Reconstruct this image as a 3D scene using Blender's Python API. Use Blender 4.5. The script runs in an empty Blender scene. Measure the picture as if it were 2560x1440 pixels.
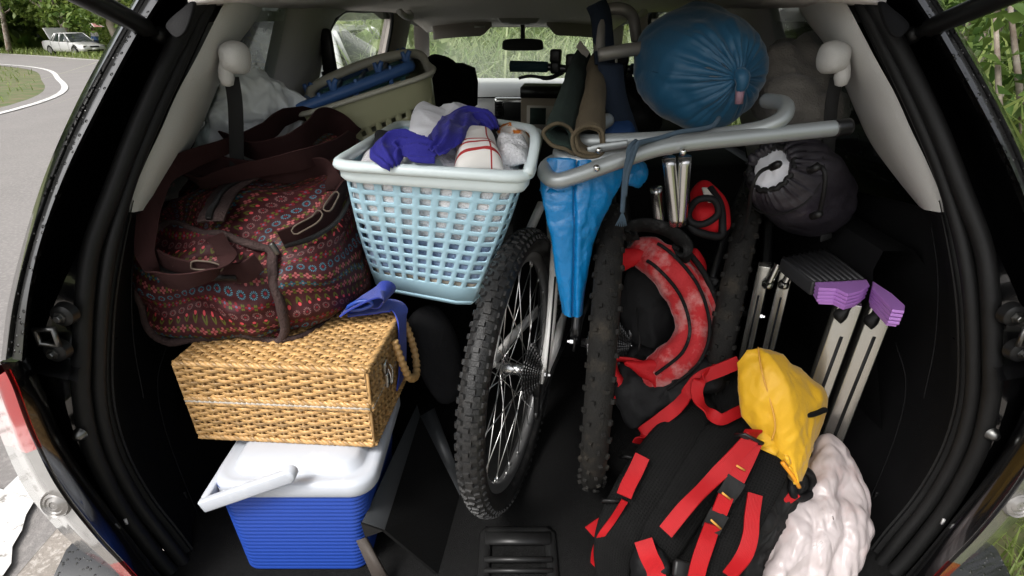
import bpy, math, random
import numpy as np
from mathutils import Vector, Matrix, noise, Euler

# ------------------------------------------------------------------ camera
scene = bpy.context.scene
cam_data = bpy.data.cameras.new('camera')
cam = bpy.data.objects.new('camera', cam_data)
scene.collection.objects.link(cam)
cam.location = (0, 0, 1.53)
cam.rotation_euler = (math.radians(64.5), 0, 0)
cam_data.sensor_width = 36
cam_data.lens = 20
cam_data.clip_start = 0.02
cam_data.clip_end = 500
scene.camera = cam

# ------------------------------------------------------------------ world, sun, exposure
SUN_EL, SUN_AZ = math.radians(52), math.radians(222)      # overcast glow from behind the photographer
world = bpy.data.worlds.new('World'); scene.world = world; world.use_nodes = True
wn = world.node_tree.nodes; wl = world.node_tree.links
sky = wn.new('ShaderNodeTexSky'); sky.sky_type = 'NISHITA'; sky.sun_disc = False
sky.sun_elevation = SUN_EL; sky.sun_rotation = SUN_AZ
sky.air_density = 1.0; sky.dust_density = 6.0; sky.ozone_density = 1.0
hs = wn.new('ShaderNodeHueSaturation'); hs.inputs['Saturation'].default_value = 0.22
wl.new(sky.outputs[0], hs.inputs['Color'])
bg = wn['Background']; bg.inputs['Strength'].default_value = 0.125
wl.new(hs.outputs[0], bg.inputs['Color'])
sun_data = bpy.data.lights.new('sun', 'SUN'); sun_data.energy = 1.3; sun_data.angle = math.radians(16)
sun_data.color = (1.0, 0.97, 0.93)
sun = bpy.data.objects.new('sun', sun_data); scene.collection.objects.link(sun)
# sky rotation is measured from +Y towards +X
sd = Vector((math.sin(SUN_AZ) * math.cos(SUN_EL), math.cos(SUN_AZ) * math.cos(SUN_EL), math.sin(SUN_EL)))
sun.rotation_euler = sd.to_track_quat('Z', 'Y').to_euler()
scene.view_settings.view_transform = 'Standard'
scene.view_settings.look = 'None'
scene.view_settings.gamma = 1
scene.view_settings.use_curve_mapping = False
scene.view_settings.exposure = 1.1
scene.render.engine = 'CYCLES'
scene.cycles.max_bounces = 6; scene.cycles.transparent_max_bounces = 12
scene.cycles.diffuse_bounces = 4; scene.cycles.glossy_bounces = 3; scene.cycles.transmission_bounces = 4
scene.cycles.caustics_reflective = False; scene.cycles.caustics_refractive = False
scene.cycles.use_denoising = True

random.seed(7)
RNG = np.random.default_rng(7)

# ------------------------------------------------------------------ helpers
def V(*a): return np.array(a, float)

def cr(pts, n, closed=False, arc=True):
    """Catmull-Rom through pts, resampled to n points."""
    p = np.asarray(pts, float); k = len(p)
    if closed: q = np.vstack([p[-1:], p, p[:2]]); segs = k
    else: q = np.vstack([2*p[:1]-p[1:2], p, 2*p[-1:]-p[-2:-1]]); segs = k-1
    m = 14; out = []
    for i in range(segs):
        a, b, c, d = q[i:i+4]
        for t in np.arange(m)/m:
            out.append(.5*((2*b)+(c-a)*t+(2*a-5*b+4*c-d)*t*t+(3*b-a-3*c+d)*t**3))
    out.append(p[0] if closed else p[-1]); out = np.array(out)
    if arc:
        s = np.r_[0, np.cumsum(np.linalg.norm(np.diff(out, axis=0), axis=1))]
    else:
        s = np.linspace(0, 1, len(out))
    x = np.linspace(0, s[-1], n+1)[:-1] if closed else np.linspace(0, s[-1], n)
    return np.stack([np.interp(x, s, out[:, j]) for j in range(p.shape[1])], 1)

def unit(v):
    v = np.asarray(v, float); return v/(np.linalg.norm(v)+1e-12)

class MB:
    def __init__(s): s.v = []; s.f = []; s.uv = []; s.mi = []
    def add(s, verts, faces, uv=None, mi=0):
        o = len(s.v)
        s.v.extend([tuple(map(float, q)) for q in verts])
        s.uv.extend(uv if uv is not None else [(0, 0)]*len(verts))
        s.f.extend([tuple(i+o for i in f) for f in faces]); s.mi.extend([mi]*len(faces))
        return s
    def box(s, c, size, rot=None, mi=0):
        x, y, z = [d/2 for d in size]
        q = np.array([(-x,-y,-z),(x,-y,-z),(x,y,-z),(-x,y,-z),(-x,-y,z),(x,-y,z),(x,y,z),(-x,y,z)])
        if rot is not None: q = q @ np.array(rot).T
        return s.add(q+np.asarray(c), [(0,3,2,1),(4,5,6,7),(0,1,5,4),(1,2,6,5),(2,3,7,6),(3,0,4,7)], mi=mi)
    def hexa(s, q, mi=0):
        return s.add(q, [(0,3,2,1),(4,5,6,7),(0,1,5,4),(1,2,6,5),(2,3,7,6),(3,0,4,7)], mi=mi)
    def tube(s, pts, r, n=10, caps=True, closed=False, flat=1.0, up=None):
        p = np.asarray(pts, float); m = len(p)
        r = np.full(m, r) if np.isscalar(r) else np.asarray(r, float)
        if closed: t = np.roll(p, -1, 0)-np.roll(p, 1, 0)
        else: t = np.gradient(p, axis=0)
        t /= np.linalg.norm(t, axis=1, keepdims=True)+1e-12
        a = unit(np.cross(t[0], up if up is not None else ((0,0,1) if abs(t[0][2]) < .9 else (1,0,0))))
        V_, UV = [], []; L = 0
        for i in range(m):
            if i: L += np.linalg.norm(p[i]-p[i-1])
            a = unit(a - t[i]*np.dot(a, t[i])) if up is None else unit(np.cross(t[i], up))
            b = np.cross(t[i], a)
            for k in range(n):
                w = 2*math.pi*k/n
                V_.append(p[i]+r[i]*(a*math.cos(w)+b*math.sin(w)*flat)); UV.append((L, k/n))
        Fs = []
        for i in range(m if closed else m-1):
            j = (i+1) % m
            for k in range(n):
                Fs.append((i*n+k, i*n+(k+1) % n, j*n+(k+1) % n, j*n+k))
        if caps and not closed:
            Fs.append(tuple(range(n-1, -1, -1))); Fs.append(tuple((m-1)*n+k for k in range(n)))
        return s.add(V_, Fs, UV)
    def ribbon(s, pts, w, side, t=.0025, n=None):
        """flat strap: side = width direction (one vector or one per control point)"""
        p = np.asarray(pts, float); sd = np.asarray(side, float)
        if sd.ndim == 1: sd = np.tile(sd, (len(p), 1))
        n = n or len(p)*8
        q = cr(np.hstack([p, sd]), n); p, sd = q[:, :3], q[:, 3:]
        T = np.gradient(p, axis=0); T /= np.linalg.norm(T, axis=1, keepdims=True)+1e-12
        sd = sd-T*np.sum(sd*T, 1, keepdims=True); sd /= np.linalg.norm(sd, axis=1, keepdims=True)+1e-12
        N = np.cross(T, sd)
        L = np.r_[0, np.cumsum(np.linalg.norm(np.diff(p, axis=0), axis=1))]
        prof = [(-.5, -.5), (0, -.62), (.5, -.5), (.5, .5), (0, .62), (-.5, .5)]
        VV, UV = [], []
        for i in range(n):
            for a, b in prof:
                VV.append(p[i]+sd[i]*a*w+N[i]*b*t); UV.append((L[i], a*w))
        Fs = []
        for i in range(n-1):
            for k in range(6):
                Fs.append((i*6+k, i*6+(k+1) % 6, (i+1)*6+(k+1) % 6, (i+1)*6+k))
        Fs.append((5,4,3,2,1,0)); o = (n-1)*6; Fs.append(tuple(o+k for k in range(6)))
        return s.add(VV, Fs, UV)
    def loft(s, rows, closed=False, capA=False, capB=False, mi=0):
        """rows: list of equally long point arrays; uv in metres (u along rows, v across)"""
        R = np.array(rows, float); m, n, _ = R.shape
        u = np.cumsum(np.r_[np.zeros((1, )), np.linalg.norm(np.diff(R.mean(0), axis=0), axis=1)])
        v = np.zeros((m, n))
        v[1:] = np.cumsum(np.linalg.norm(np.diff(R, axis=0), axis=2), axis=0)
        UV = [(float(v[i, j]), float(u[j])) for i in range(m) for j in range(n)]
        Fs = []
        for i in range(m-1):
            for j in range(n if closed else n-1):
                k = (j+1) % n
                Fs.append((i*n+j, i*n+k, (i+1)*n+k, (i+1)*n+j))
        if capA: Fs.append(tuple(range(n-1, -1, -1)))
        if capB: Fs.append(tuple((m-1)*n+j for j in range(n)))
        return s.add(R.reshape(-1, 3), Fs, UV, mi=mi)
    def grid(s, fn, nu, nv):
        P_ = [fn(i/(nu-1), j/(nv-1)) for i in range(nu) for j in range(nv)]
        UV = [(i/(nu-1), j/(nv-1)) for i in range(nu) for j in range(nv)]
        return s.add(P_, [(i*nv+j, (i+1)*nv+j, (i+1)*nv+j+1, i*nv+j+1) for i in range(nu-1) for j in range(nv-1)], UV)
    def lathe(s, prof, n=32, c=(0,0,0), ax=(1,0,0), ref=None, closed=False):
        """prof: (along axis, radius)"""
        ax = unit(ax); a = unit(np.cross(ax, ref if ref is not None else ((0,0,1) if abs(ax[2]) < .9 else (1,0,0)))); b = np.cross(ax, a)
        VV = [np.asarray(c)+ax*h+r*(a*math.cos(2*math.pi*k/n)+b*math.sin(2*math.pi*k/n)) for h, r in prof for k in range(n)]
        m = len(prof)
        Fs = [(i*n+k, i*n+(k+1) % n, ((i+1) % m)*n+(k+1) % n, ((i+1) % m)*n+k) for i in range(m if closed else m-1) for k in range(n)]
        return s.add(VV, Fs)
    def ball(s, c, r, nu=16, nv=10):
        r = (r, r, r) if np.isscalar(r) else r
        def fn(u, v):
            a, b = 2*math.pi*u, math.pi*(v-.5)
            return np.asarray(c)+np.array([r[0]*math.cos(a)*math.cos(b), r[1]*math.sin(a)*math.cos(b), r[2]*math.sin(b)])
        return s.grid(fn, nu+1, nv+1)
    def mesh(s, name):
        me = bpy.data.meshes.new(name); me.from_pydata(s.v, [], s.f)
        uvl = me.uv_layers.new(name='uv')
        idx = np.empty(len(me.loops), np.int32); me.loops.foreach_get('vertex_index', idx)
        uvl.data.foreach_set('uv', np.asarray(s.uv, np.float32)[idx].ravel())
        if any(s.mi): me.polygons.foreach_set('material_index', np.asarray(s.mi, np.int32))
        return me

def link(o, parent=None, local=False):
    scene.collection.objects.link(o)
    if parent is not None:
        o.parent = parent
        if not local:
            # the part is modelled in world coordinates: undo its parents' offsets
            q = parent; off = Vector((0,0,0))
            while q is not None: off += q.location; q = q.parent
            o.location = -off
    return o

def obj(name, mb, material, parent=None, local=False, smooth=True, bevel=0, bseg=2, solid=0, sub=0, weld=0, angle=None):
    me = mb.mesh(name) if isinstance(mb, MB) else mb
    if material is not None and len(me.materials) == 0:
        for m_ in (material if isinstance(material, (list, tuple)) else [material]): me.materials.append(m_)
    if smooth: me.polygons.foreach_set('use_smooth', [True]*len(me.polygons))
    o = bpy.data.objects.new(name, me); link(o, parent, local)
    if weld: w = o.modifiers.new('w', 'WELD'); w.merge_threshold = weld
    if solid: m = o.modifiers.new('s', 'SOLIDIFY'); m.thickness = abs(solid); m.offset = 1 if solid > 0 else -1
    if bevel:
        m = o.modifiers.new('b', 'BEVEL'); m.width = bevel; m.segments = bseg; m.limit_method = 'ANGLE'; m.angle_limit = math.radians(35)
        m.harden_normals = False
    if sub: m = o.modifiers.new('u', 'SUBSURF'); m.levels = sub; m.render_levels = sub
    if smooth and angle: 
        me.set_sharp_from_angle(angle=math.radians(angle))
    return o

def thing(name, label, cat, loc=(0,0,0), rz=0, group=None):
    o = bpy.data.objects.new(name, None); o.empty_display_size = .05
    scene.collection.objects.link(o); o.location = loc; o.rotation_euler = (0, 0, rz)
    return tag(o, label, cat, group)

def tag(o, label=None, cat=None, group=None, kind=None):
    if label: o['label'] = label
    if cat: o['category'] = cat
    if group: o['group'] = group
    if kind: o['kind'] = kind
    return o

FOLD = [Vector((math.cos(i*2.4)*math.cos(i*.9), math.sin(i*2.4)*math.cos(i*.9), math.sin(i*.9))) for i in range(24)]
def wrinkle(o, amp, scale, seed=0, aniso=(1,1,1), mode='fbm', along=None, fall=None):
    """push vertices along their normals with noise (real creases, not a bump map)"""
    me = o.data; n = len(me.vertices)
    co = np.empty(n*3); me.vertices.foreach_get('co', co); co = co.reshape(-1, 3)
    no = np.empty(n*3); me.vertex_normals.foreach_get('vector', no); no = no.reshape(-1, 3)
    sc = np.asarray(aniso)*scale; out = co.copy(); off = Vector((seed*3.1, seed*7.7, seed*1.3))
    for i in range(n):
        p = Vector(co[i]*sc)+off
        if mode == 'fbm': h = noise.fractal(p, 1.0, 2.0, 3)
        elif mode == 'ridge':
            h = 0; a = 1; q = p.copy()
            for k in range(3):
                h += a*(0.5-min(1, abs(noise.noise(q))*2.2)); q = q*2.03+Vector((3,1,2)); a *= .5
        elif mode == 'fold':
            h = 0
            for k, (a, fr) in enumerate(((1, 1), (.7, 1.7), (.45, 2.9))):
                dr_ = FOLD[(seed*3+k*5) % 24]; wv = noise.noise(p*.45*fr+Vector((k*7, 0, seed)))
                h += a*(.6-abs(math.sin(p.dot(dr_)*fr*3.2+3.2*wv))**.7)*(.35+.65*abs(noise.noise(p*.6+Vector((k, 5, 2)))*2))
        elif mode == 'crumple':
            q = p+Vector((noise.noise(p*.8), noise.noise(p*.8+Vector((9,0,0))), noise.noise(p*.8+Vector((0,9,0)))))*.55
            h = noise.voronoi(q)[0][0]-.45+.5*(noise.voronoi(q*1.9+Vector((4,2,1)))[0][0]-.45)
        elif mode == 'crease':
            q = p+Vector((noise.noise(p*.7), noise.noise(p*.7+Vector((9,0,0))), noise.noise(p*.7+Vector((0,9,0)))))*.9
            h = 0; a = 1
            for k in range(2):
                d = noise.voronoi(q)[0]; h -= a*math.exp(-((d[1]-d[0])/.16)**2); q = q*1.9; a *= .55
        w = amp if fall is None else amp*fall(co[i])
        out[i] = co[i]+no[i]*h*w
    me.vertices.foreach_set('co', out.ravel()); me.update()
    return o

# ------------------------------------------------------------------ materials
def mat(name, col, rough=.6, metal=0, bump=None, var=.12, vscale=12, coat=0, spec=.5, sheen=0, trans=0, sss=0, col2=None, c2scale=None, c2lo=.45, c2hi=.6, rvar=0, coord='Object', wcol=None, island=0):
    m = bpy.data.materials.new(name); m.use_nodes = True; nt = m.node_tree; N = nt.nodes; L = nt.links
    b = N['Principled BSDF']
    tc = N.new('ShaderNodeTexCoord')
    nz = N.new('ShaderNodeTexNoise'); nz.inputs['Scale'].default_value = vscale; nz.inputs['Detail'].default_value = 5
    L.new(tc.outputs[coord], nz.inputs['Vector'])
    mx = N.new('ShaderNodeMix'); mx.data_type = 'RGBA'
    c = np.array(col)
    mx.inputs[6].default_value = (*np.clip(c*(1-var), 0, 1), 1); mx.inputs[7].default_value = (*np.clip(c*(1+var), 0, 1), 1)
    L.new(nz.outputs[0], mx.inputs[0]); out = mx.outputs[2]
    if col2 is not None:
        n2 = N.new('ShaderNodeTexNoise'); n2.inputs['Scale'].default_value = c2scale or vscale; n2.inputs['Detail'].default_value = 8
        n2.inputs['Roughness'].default_value = .65
        L.new(tc.outputs[coord], n2.inputs['Vector'])
        mr = N.new('ShaderNodeMapRange'); mr.inputs[1].default_value = c2lo; mr.inputs[2].default_value = c2hi
        L.new(n2.outputs[0], mr.inputs[0])
        m2 = N.new('ShaderNodeMix'); m2.data_type = 'RGBA'; m2.inputs[7].default_value = (*col2, 1)
        L.new(mr.outputs[0], m2.inputs[0]); L.new(out, m2.inputs[6]); out = m2.outputs[2]
    L.new(out, b.inputs['Base Color'])
    b.inputs['Roughness'].default_value = rough; b.inputs['Metallic'].default_value = metal
    b.inputs['Specular IOR Level'].default_value = spec
    if rvar:
        mr = N.new('ShaderNodeMapRange'); mr.inputs[3].default_value = max(.03, rough-rvar); mr.inputs[4].default_value = min(1, rough+rvar)
        L.new(nz.outputs[0], mr.inputs[0]); L.new(mr.outputs[0], b.inputs['Roughness'])
    if coat: b.inputs['Coat Weight'].default_value = coat; b.inputs['Coat Roughness'].default_value = .06
    if sheen: b.inputs['Sheen Weight'].default_value = sheen; b.inputs['Sheen Roughness'].default_value = .4
    if island:
        gi = N.new('ShaderNodeNewGeometry'); hv = N.new('ShaderNodeHueSaturation'); mv = N.new('ShaderNodeMapRange'); mv.inputs[3].default_value = 1-island; mv.inputs[4].default_value = 1+island*.6
        L.new(gi.outputs['Random Per Island'], mv.inputs[0]); L.new(mv.outputs[0], hv.inputs['Value']); L.new(out, hv.inputs['Color']); L.new(hv.outputs[0], b.inputs['Base Color'])
    if sss: b.inputs['Subsurface Weight'].default_value = sss; b.inputs['Subsurface Radius'].default_value = (.02, .02, .02)
    if bump:
        kind, sc, st = bump[:3]
        if kind == 'noise':
            t = N.new('ShaderNodeTexNoise'); t.inputs['Scale'].default_value = sc; t.inputs['Detail'].default_value = 4; h = t.outputs[0]
            L.new(tc.outputs[coord], t.inputs['Vector'])
        elif kind == 'weave':
            t1 = N.new('ShaderNodeTexWave'); t1.bands_direction = 'X'; t1.inputs['Scale'].default_value = sc
            t2 = N.new('ShaderNodeTexWave'); t2.bands_direction = 'Y'; t2.inputs['Scale'].default_value = sc
            for t in (t1, t2): L.new(tc.outputs['UV'], t.inputs['Vector'])
            mm = N.new('ShaderNodeMath'); mm.operation = 'MULTIPLY'; L.new(t1.outputs[1], mm.inputs[0]); L.new(t2.outputs[1], mm.inputs[1]); h = mm.outputs[0]
            if wcol:
                wm = N.new('ShaderNodeMix'); wm.data_type = 'RGBA'; wm.inputs[7].default_value = (*wcol, 1); L.new(h, wm.inputs[0]); L.new(out, wm.inputs[6]); L.new(wm.outputs[2], b.inputs['Base Color'])
        elif kind == 'bands':
            t = N.new('ShaderNodeTexWave'); t.bands_direction = bump[3]; t.inputs['Scale'].default_value = sc; h = t.outputs[1]
            L.new(tc.outputs['UV'], t.inputs['Vector'])
        elif kind == 'drops':
            t = N.new('ShaderNodeTexVoronoi'); t.inputs['Scale'].default_value = sc
            L.new(tc.outputs[coord], t.inputs['Vector'])
            mr = N.new('ShaderNodeMapRange'); mr.inputs[1].default_value = .34; mr.inputs[2].default_value = .12
            L.new(t.outputs[0], mr.inputs[0])
            # keep only some cells wet
            cm = N.new('ShaderNodeSeparateColor'); L.new(t.outputs['Color'], cm.inputs[0])
            gt = N.new('ShaderNodeMath'); gt.operation = 'GREATER_THAN'; gt.inputs[1].default_value = .45; L.new(cm.outputs[0], gt.inputs[0])
            mm = N.new('ShaderNodeMath'); mm.operation = 'MULTIPLY'; L.new(mr.outputs[0], mm.inputs[0]); L.new(gt.outputs[0], mm.inputs[1]); h = mm.outputs[0]
        bp = N.new('ShaderNodeBump'); bp.inputs['Strength'].default_value = st; bp.inputs['Distance'].default_value = .003 if kind != 'noise' else .004
        L.new(h, bp.inputs['Height']); L.new(bp.outputs[0], b.inputs['Normal'])
        if kind == 'drops' and coat: L.new(bp.outputs[0], b.inputs['Coat Normal'])
    if trans:
        tr = N.new('ShaderNodeBsdfTranslucent'); ms = N.new('ShaderNodeMixShader'); ms.inputs[0].default_value = trans
        L.new(out, tr.inputs[0]); L.new(b.outputs[0], ms.inputs[1]); L.new(tr.outputs[0], ms.inputs[2])
        L.new(ms.outputs[0], N['Material Output'].inputs[0])
    return m

def glassy(name, tint, gloss=.06, drops=False):
    """thin pane: see-through with a fresnel reflection"""
    m = bpy.data.materials.new(name); m.use_nodes = True; N = m.node_tree.nodes; L = m.node_tree.links
    N.remove(N['Principled BSDF'])
    t = N.new('ShaderNodeBsdfTransparent'); t.inputs[0].default_value = (*tint, 1)
    g = N.new('ShaderNodeBsdfGlossy'); g.inputs['Roughness'].default_value = .02; g.inputs[0].default_value = (.9,.9,.9,1)
    lw = N.new('ShaderNodeLayerWeight'); lw.inputs[0].default_value = .5
    pw = N.new('ShaderNodeMath'); pw.operation = 'POWER'; pw.inputs[1].default_value = 4; L.new(lw.outputs['Facing'], pw.inputs[0])
    f = N.new('ShaderNodeMath'); f.operation = 'MULTIPLY_ADD'; f.inputs[1].default_value = .9; f.inputs[2].default_value = .045; L.new(pw.outputs[0], f.inputs[0])
    ms = N.new('ShaderNodeMixShader'); L.new(f.outputs[0], ms.inputs[0]); L.new(t.outputs[0], ms.inputs[1]); L.new(g.outputs[0], ms.inputs[2])
    out = ms.outputs[0]
    if drops:
        tc = N.new('ShaderNodeTexCoord'); v = N.new('ShaderNodeTexVoronoi'); v.inputs['Scale'].default_value = 75
        L.new(tc.outputs['Object'], v.inputs['Vector'])
        mr = N.new('ShaderNodeMapRange'); mr.inputs[1].default_value = .3; mr.inputs[2].default_value = .16; L.new(v.outputs[0], mr.inputs[0])
        sc = N.new('ShaderNodeSeparateColor'); L.new(v.outputs['Color'], sc.inputs[0])
        gt = N.new('ShaderNodeMath'); gt.operation = 'GREATER_THAN'; gt.inputs[1].default_value = .55; L.new(sc.outputs[0], gt.inputs[0])
        mm = N.new('ShaderNodeMath'); mm.operation = 'MULTIPLY'; L.new(mr.outputs[0], mm.inputs[0]); L.new(gt.outputs[0], mm.inputs[1])
        d = N.new('ShaderNodeBsdfGlossy'); d.inputs['Roughness'].default_value = .25; d.inputs[0].default_value = (.75,.8,.8,1)
        m2 = N.new('ShaderNodeMixShader'); L.new(mm.outputs[0], m2.inputs[0]); L.new(out, m2.inputs[1]); L.new(d.outputs[0], m2.inputs[2]); out = m2.outputs[0]
    L.new(out, N['Material Output'].inputs[0])
    return m

def pillow(mb, ring, nrm, tf, tb=None, k=7, cen=None):
    """puffed-out shape from a closed outline"""
    ring = np.asarray(ring, float); c = ring.mean(0) if cen is None else np.asarray(cen, float); nrm = unit(nrm); tb = tf*.4 if tb is None else tb
    rows = []
    for s, sg, th in [(math.sin(a), -1, tb) for a in np.linspace(.12, math.pi/2, k)]+[(math.sin(a), 1, tf) for a in np.linspace(math.pi/2, .12, k)[1:]]:
        rows.append(c+(ring-c)*s+nrm*sg*th*math.sqrt(max(0, 1-s*s)))
    mb.loft(rows, closed=True, capA=True, capB=True); return mb

def patch(mb, c, bulge, nrm=(0, -.4, .9), n=30, m=30, amp=.012, sc=9, seed=0, edge=0):
    """crumpled cloth over four corners (a b c d round the edge)"""
    a, b, cc, d = [np.asarray(q, float) for q in c]; nrm = unit(nrm)
    def fn(u, v):
        p = a*(1-u)*(1-v)+b*u*(1-v)+cc*u*v+d*(1-u)*v
        k = (1-(2*u-1)**4)*(1-(2*v-1)**4)
        q = Vector(p*sc)+Vector((seed*5.3, seed*2.1, seed))
        h = noise.fractal(q, 1, 2, 3)*amp*.5
        for kk, (aa, fr) in enumerate(((1, 1.8), (.8, 3.3), (.5, 5.5))):
            h += aa*amp*(.55-abs(math.sin(q.dot(FOLD[(seed*3+kk*5) % 24])*fr+2.6*noise.noise(q*.5+Vector((kk*7, seed, 0)))))**.7)*(.4+1.2*abs(noise.noise(q*.7+Vector((kk, 3, 1)))))
        e = np.array(noise.noise_vector(q*.9))*amp*(1.2+edge)
        return p+nrm*(bulge*k**.6+h)+e
    mb.grid(fn, n, m); return mb

def ringloft(mb, rings, nu=64, nv=30, capA=None, capB=None):
    """smooth skin through closed rings of matching control points"""
    R = np.array([cr(q, nu, True, arc=False) for q in rings])
    S = np.stack([cr(R[:, j], nv) for j in range(nu)], 1)
    mb.loft(list(S), closed=True, capA=capA, capB=capB); return S
def holed(mb, top, bot, cols, rows, fill=.6, keep=None, m0=.06, m1=.1, prof=None):
    """basket wall between two rings with rounded square openings cut through it"""
    n = len(top)
    def pt(j, t):
        q = top[j % n]*(1-t)+bot[j % n]*t
        return q if prof is None else q+prof(t)*unit(q-(top.mean(0)*(1-t)+bot.mean(0)*t))
    ts = np.r_[0, np.linspace(m0, 1-m1, rows+1), 1]
    for i in range(len(ts)-1):
        for j in range(n):
            a, b, c, d = pt(j, ts[i]), pt(j+1, ts[i]), pt(j+1, ts[i+1]), pt(j, ts[i+1])
            if 0 < i <= rows and (keep is None or keep(i-1, j)):
                f = fill/2; g = f*.72
                loc = [(-g, -f), (g, -f), (f, -g), (f, g), (g, f), (-g, f), (-f, g), (-f, -g)]
                inn = [a*(.5-x)*(.5-y)+b*(.5+x)*(.5-y)+c*(.5+x)*(.5+y)+d*(.5-x)*(.5+y) for x, y in loc]
                mb.add([a, b, c, d]+inn, [(0,1,5,4), (1,6,5), (1,2,7,6), (2,8,7), (2,3,9,8), (3,10,9), (3,0,11,10), (0,4,11)])
            else: mb.add([a, b, c, d], [(0,1,2,3)])
    return mb
def rquad(c, rad, per):
    """rounded four-corner ring; per = cells on each side (corner bends add 3 each)"""
    c = [np.asarray(q, float) for q in c]; out = []
    for i in range(4):
        p, q, nx, pv = c[i], c[(i+1) % 4], c[(i+2) % 4], c[i-1]
        d = unit(q-p); L_ = np.linalg.norm(q-p); dp = unit(pv-p)
        for k in range(2):
            t = (k+.0)/2; a = p+dp*rad; b = p+d*rad; out.append(a*(1-t)**2+p*2*t*(1-t)+b*t*t)
        for k in range(per[i]): out.append(p+d*(rad+(L_-2*rad)*k/per[i]))
    return np.array(out)

# ================================================================== the setting
def leaf_mat(name, c1, c2, trans=.35, rough=.5):
    m = bpy.data.materials.new(name); m.use_nodes = True; N = m.node_tree.nodes; L = m.node_tree.links
    b = N['Principled BSDF']; g = N.new('ShaderNodeNewGeometry'); r = N.new('ShaderNodeValToRGB')
    r.color_ramp.elements[0].color = (*c1, 1); r.color_ramp.elements[1].color = (*c2, 1)
    L.new(g.outputs['Random Per Island'], r.inputs[0]); L.new(r.outputs[0], b.inputs['Base Color'])
    b.inputs['Roughness'].default_value = rough; b.inputs['Specular IOR Level'].default_value = .3
    t = N.new('ShaderNodeBsdfTranslucent'); ms = N.new('ShaderNodeMixShader'); ms.inputs[0].default_value = trans
    L.new(r.outputs[0], t.inputs[0]); L.new(b.outputs[0], ms.inputs[1]); L.new(t.outputs[0], ms.inputs[2]); L.new(ms.outputs[0], N['Material Output'].inputs[0])
    return m

def leaves(name, C, D, ln, wd, material, parent=None, bend=.25, kind=None):
    """one mesh of many folded leaf faces: centres C, directions D (n x 3)"""
    n = len(C); D = D/(np.linalg.norm(D, axis=1, keepdims=True)+1e-9)
    R = RNG.normal(size=(n, 3)); S = np.cross(D, R); S /= np.linalg.norm(S, axis=1, keepdims=True)+1e-9; U = np.cross(S, D)
    ln = np.broadcast_to(ln, n)[:, None]; wd = np.broadcast_to(wd, n)[:, None]
    v = np.empty((n, 6, 3)); mid = C+D*ln*.45
    v[:, 0] = C; v[:, 1] = mid-S*wd*.5+U*wd*bend*.5; v[:, 2] = C+D*ln-U*ln*bend; v[:, 3] = mid+S*wd*.5+U*wd*bend*.5
    v[:, 4] = mid; v[:, 5] = C+D*ln*.8-U*ln*bend*.6
    f = np.array([[0,1,4],[0,4,3],[1,2,4],[4,2,3]])
    F = (np.arange(n)[:, None, None]*6+f[None]).reshape(-1, 3)
    me = bpy.data.meshes.new(name); me.vertices.add(n*6); me.vertices.foreach_set('co', v.ravel())
    me.loops.add(F.size); me.loops.foreach_set('vertex_index', F.ravel().astype(np.int32))
    me.polygons.add(len(F)); me.polygons.foreach_set('loop_start', np.arange(0, F.size, 3, dtype=np.int32))
    me.update(calc_edges=True); me.materials.append(material)
    o = bpy.data.objects.new(name, me); link(o, parent)
    if kind: o['kind'] = kind
    return o

def blades(name, base, H, lean, wd, material, parent=None, kind='stuff', seg=5, droop=1.0):
    """long arching grass or reed blades"""
    n = len(base); az = RNG.uniform(0, 2*math.pi, n); d = np.stack([np.cos(az), np.sin(az), np.zeros(n)], 1); s = np.stack([-np.sin(az), np.cos(az), np.zeros(n)], 1)
    H = np.broadcast_to(H, n); lean = np.broadcast_to(lean, n); wd = np.broadcast_to(wd, n)
    V_ = np.empty((n, seg*2, 3))
    for k in range(seg):
        t = k/(seg-1)
        c = base+d*(H*lean*t**1.8)[:, None]+np.stack([np.zeros(n)]*2+[H*(t-.45*droop*lean*t**3)], 1)
        w = (wd*(1-t**2.2)*.5+.0006)[:, None]
        V_[:, 2*k] = c-s*w; V_[:, 2*k+1] = c+s*w
    f = np.array([[2*k, 2*k+1, 2*k+3, 2*k+2] for k in range(seg-1)])
    F = (np.arange(n)[:, None, None]*(seg*2)+f[None]).reshape(-1, 4)
    me = bpy.data.meshes.new(name); me.vertices.add(n*seg*2); me.vertices.foreach_set('co', V_.ravel())
    me.loops.add(F.size); me.loops.foreach_set('vertex_index', F.ravel().astype(np.int32))
    me.polygons.add(len(F)); me.polygons.foreach_set('loop_start', np.arange(0, F.size, 4, dtype=np.int32))
    me.polygons.foreach_set('use_smooth', np.ones(len(F), bool))
    me.update(calc_edges=True); me.materials.append(material)
    o = bpy.data.objects.new(name, me); link(o, parent)
    if kind: o['kind'] = kind
    return o

M = {}
M['soil'] = mat('soil_grass', (.075, .1, .03), .95, var=.4, vscale=1.5, col2=(.13, .11, .06), c2scale=3, bump=('noise', 30, .6))
M['asphalt'] = mat('asphalt', (.165, .154, .147), .85, var=.22, vscale=1.6, col2=(.22, .205, .195), c2scale=45, c2lo=.48, c2hi=.62, bump=('noise', 160, .5))
M['gravel'] = mat('worn_asphalt', (.22, .195, .17), .9, var=.3, vscale=9, col2=(.35, .32, .29), c2scale=60, c2lo=.5, c2hi=.6, bump=('noise', 70, .9))
M['line'] = mat('road_paint', (.55, .54, .52), .7, var=.06, vscale=5, col2=(.2, .185, .17), c2scale=10, c2lo=.56, c2hi=.62, bump=('noise', 90, .3))
M['leaf_far'] = leaf_mat('far_leaves', (.05, .105, .018), (.16, .22, .045), .4)
M['leaf_far_light'] = leaf_mat('bright_far_leaves', (.1, .17, .03), (.24, .3, .07), .45)
M['leaf_near'] = leaf_mat('shrub_leaves', (.03, .07, .012), (.12, .18, .04), .4)
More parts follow.
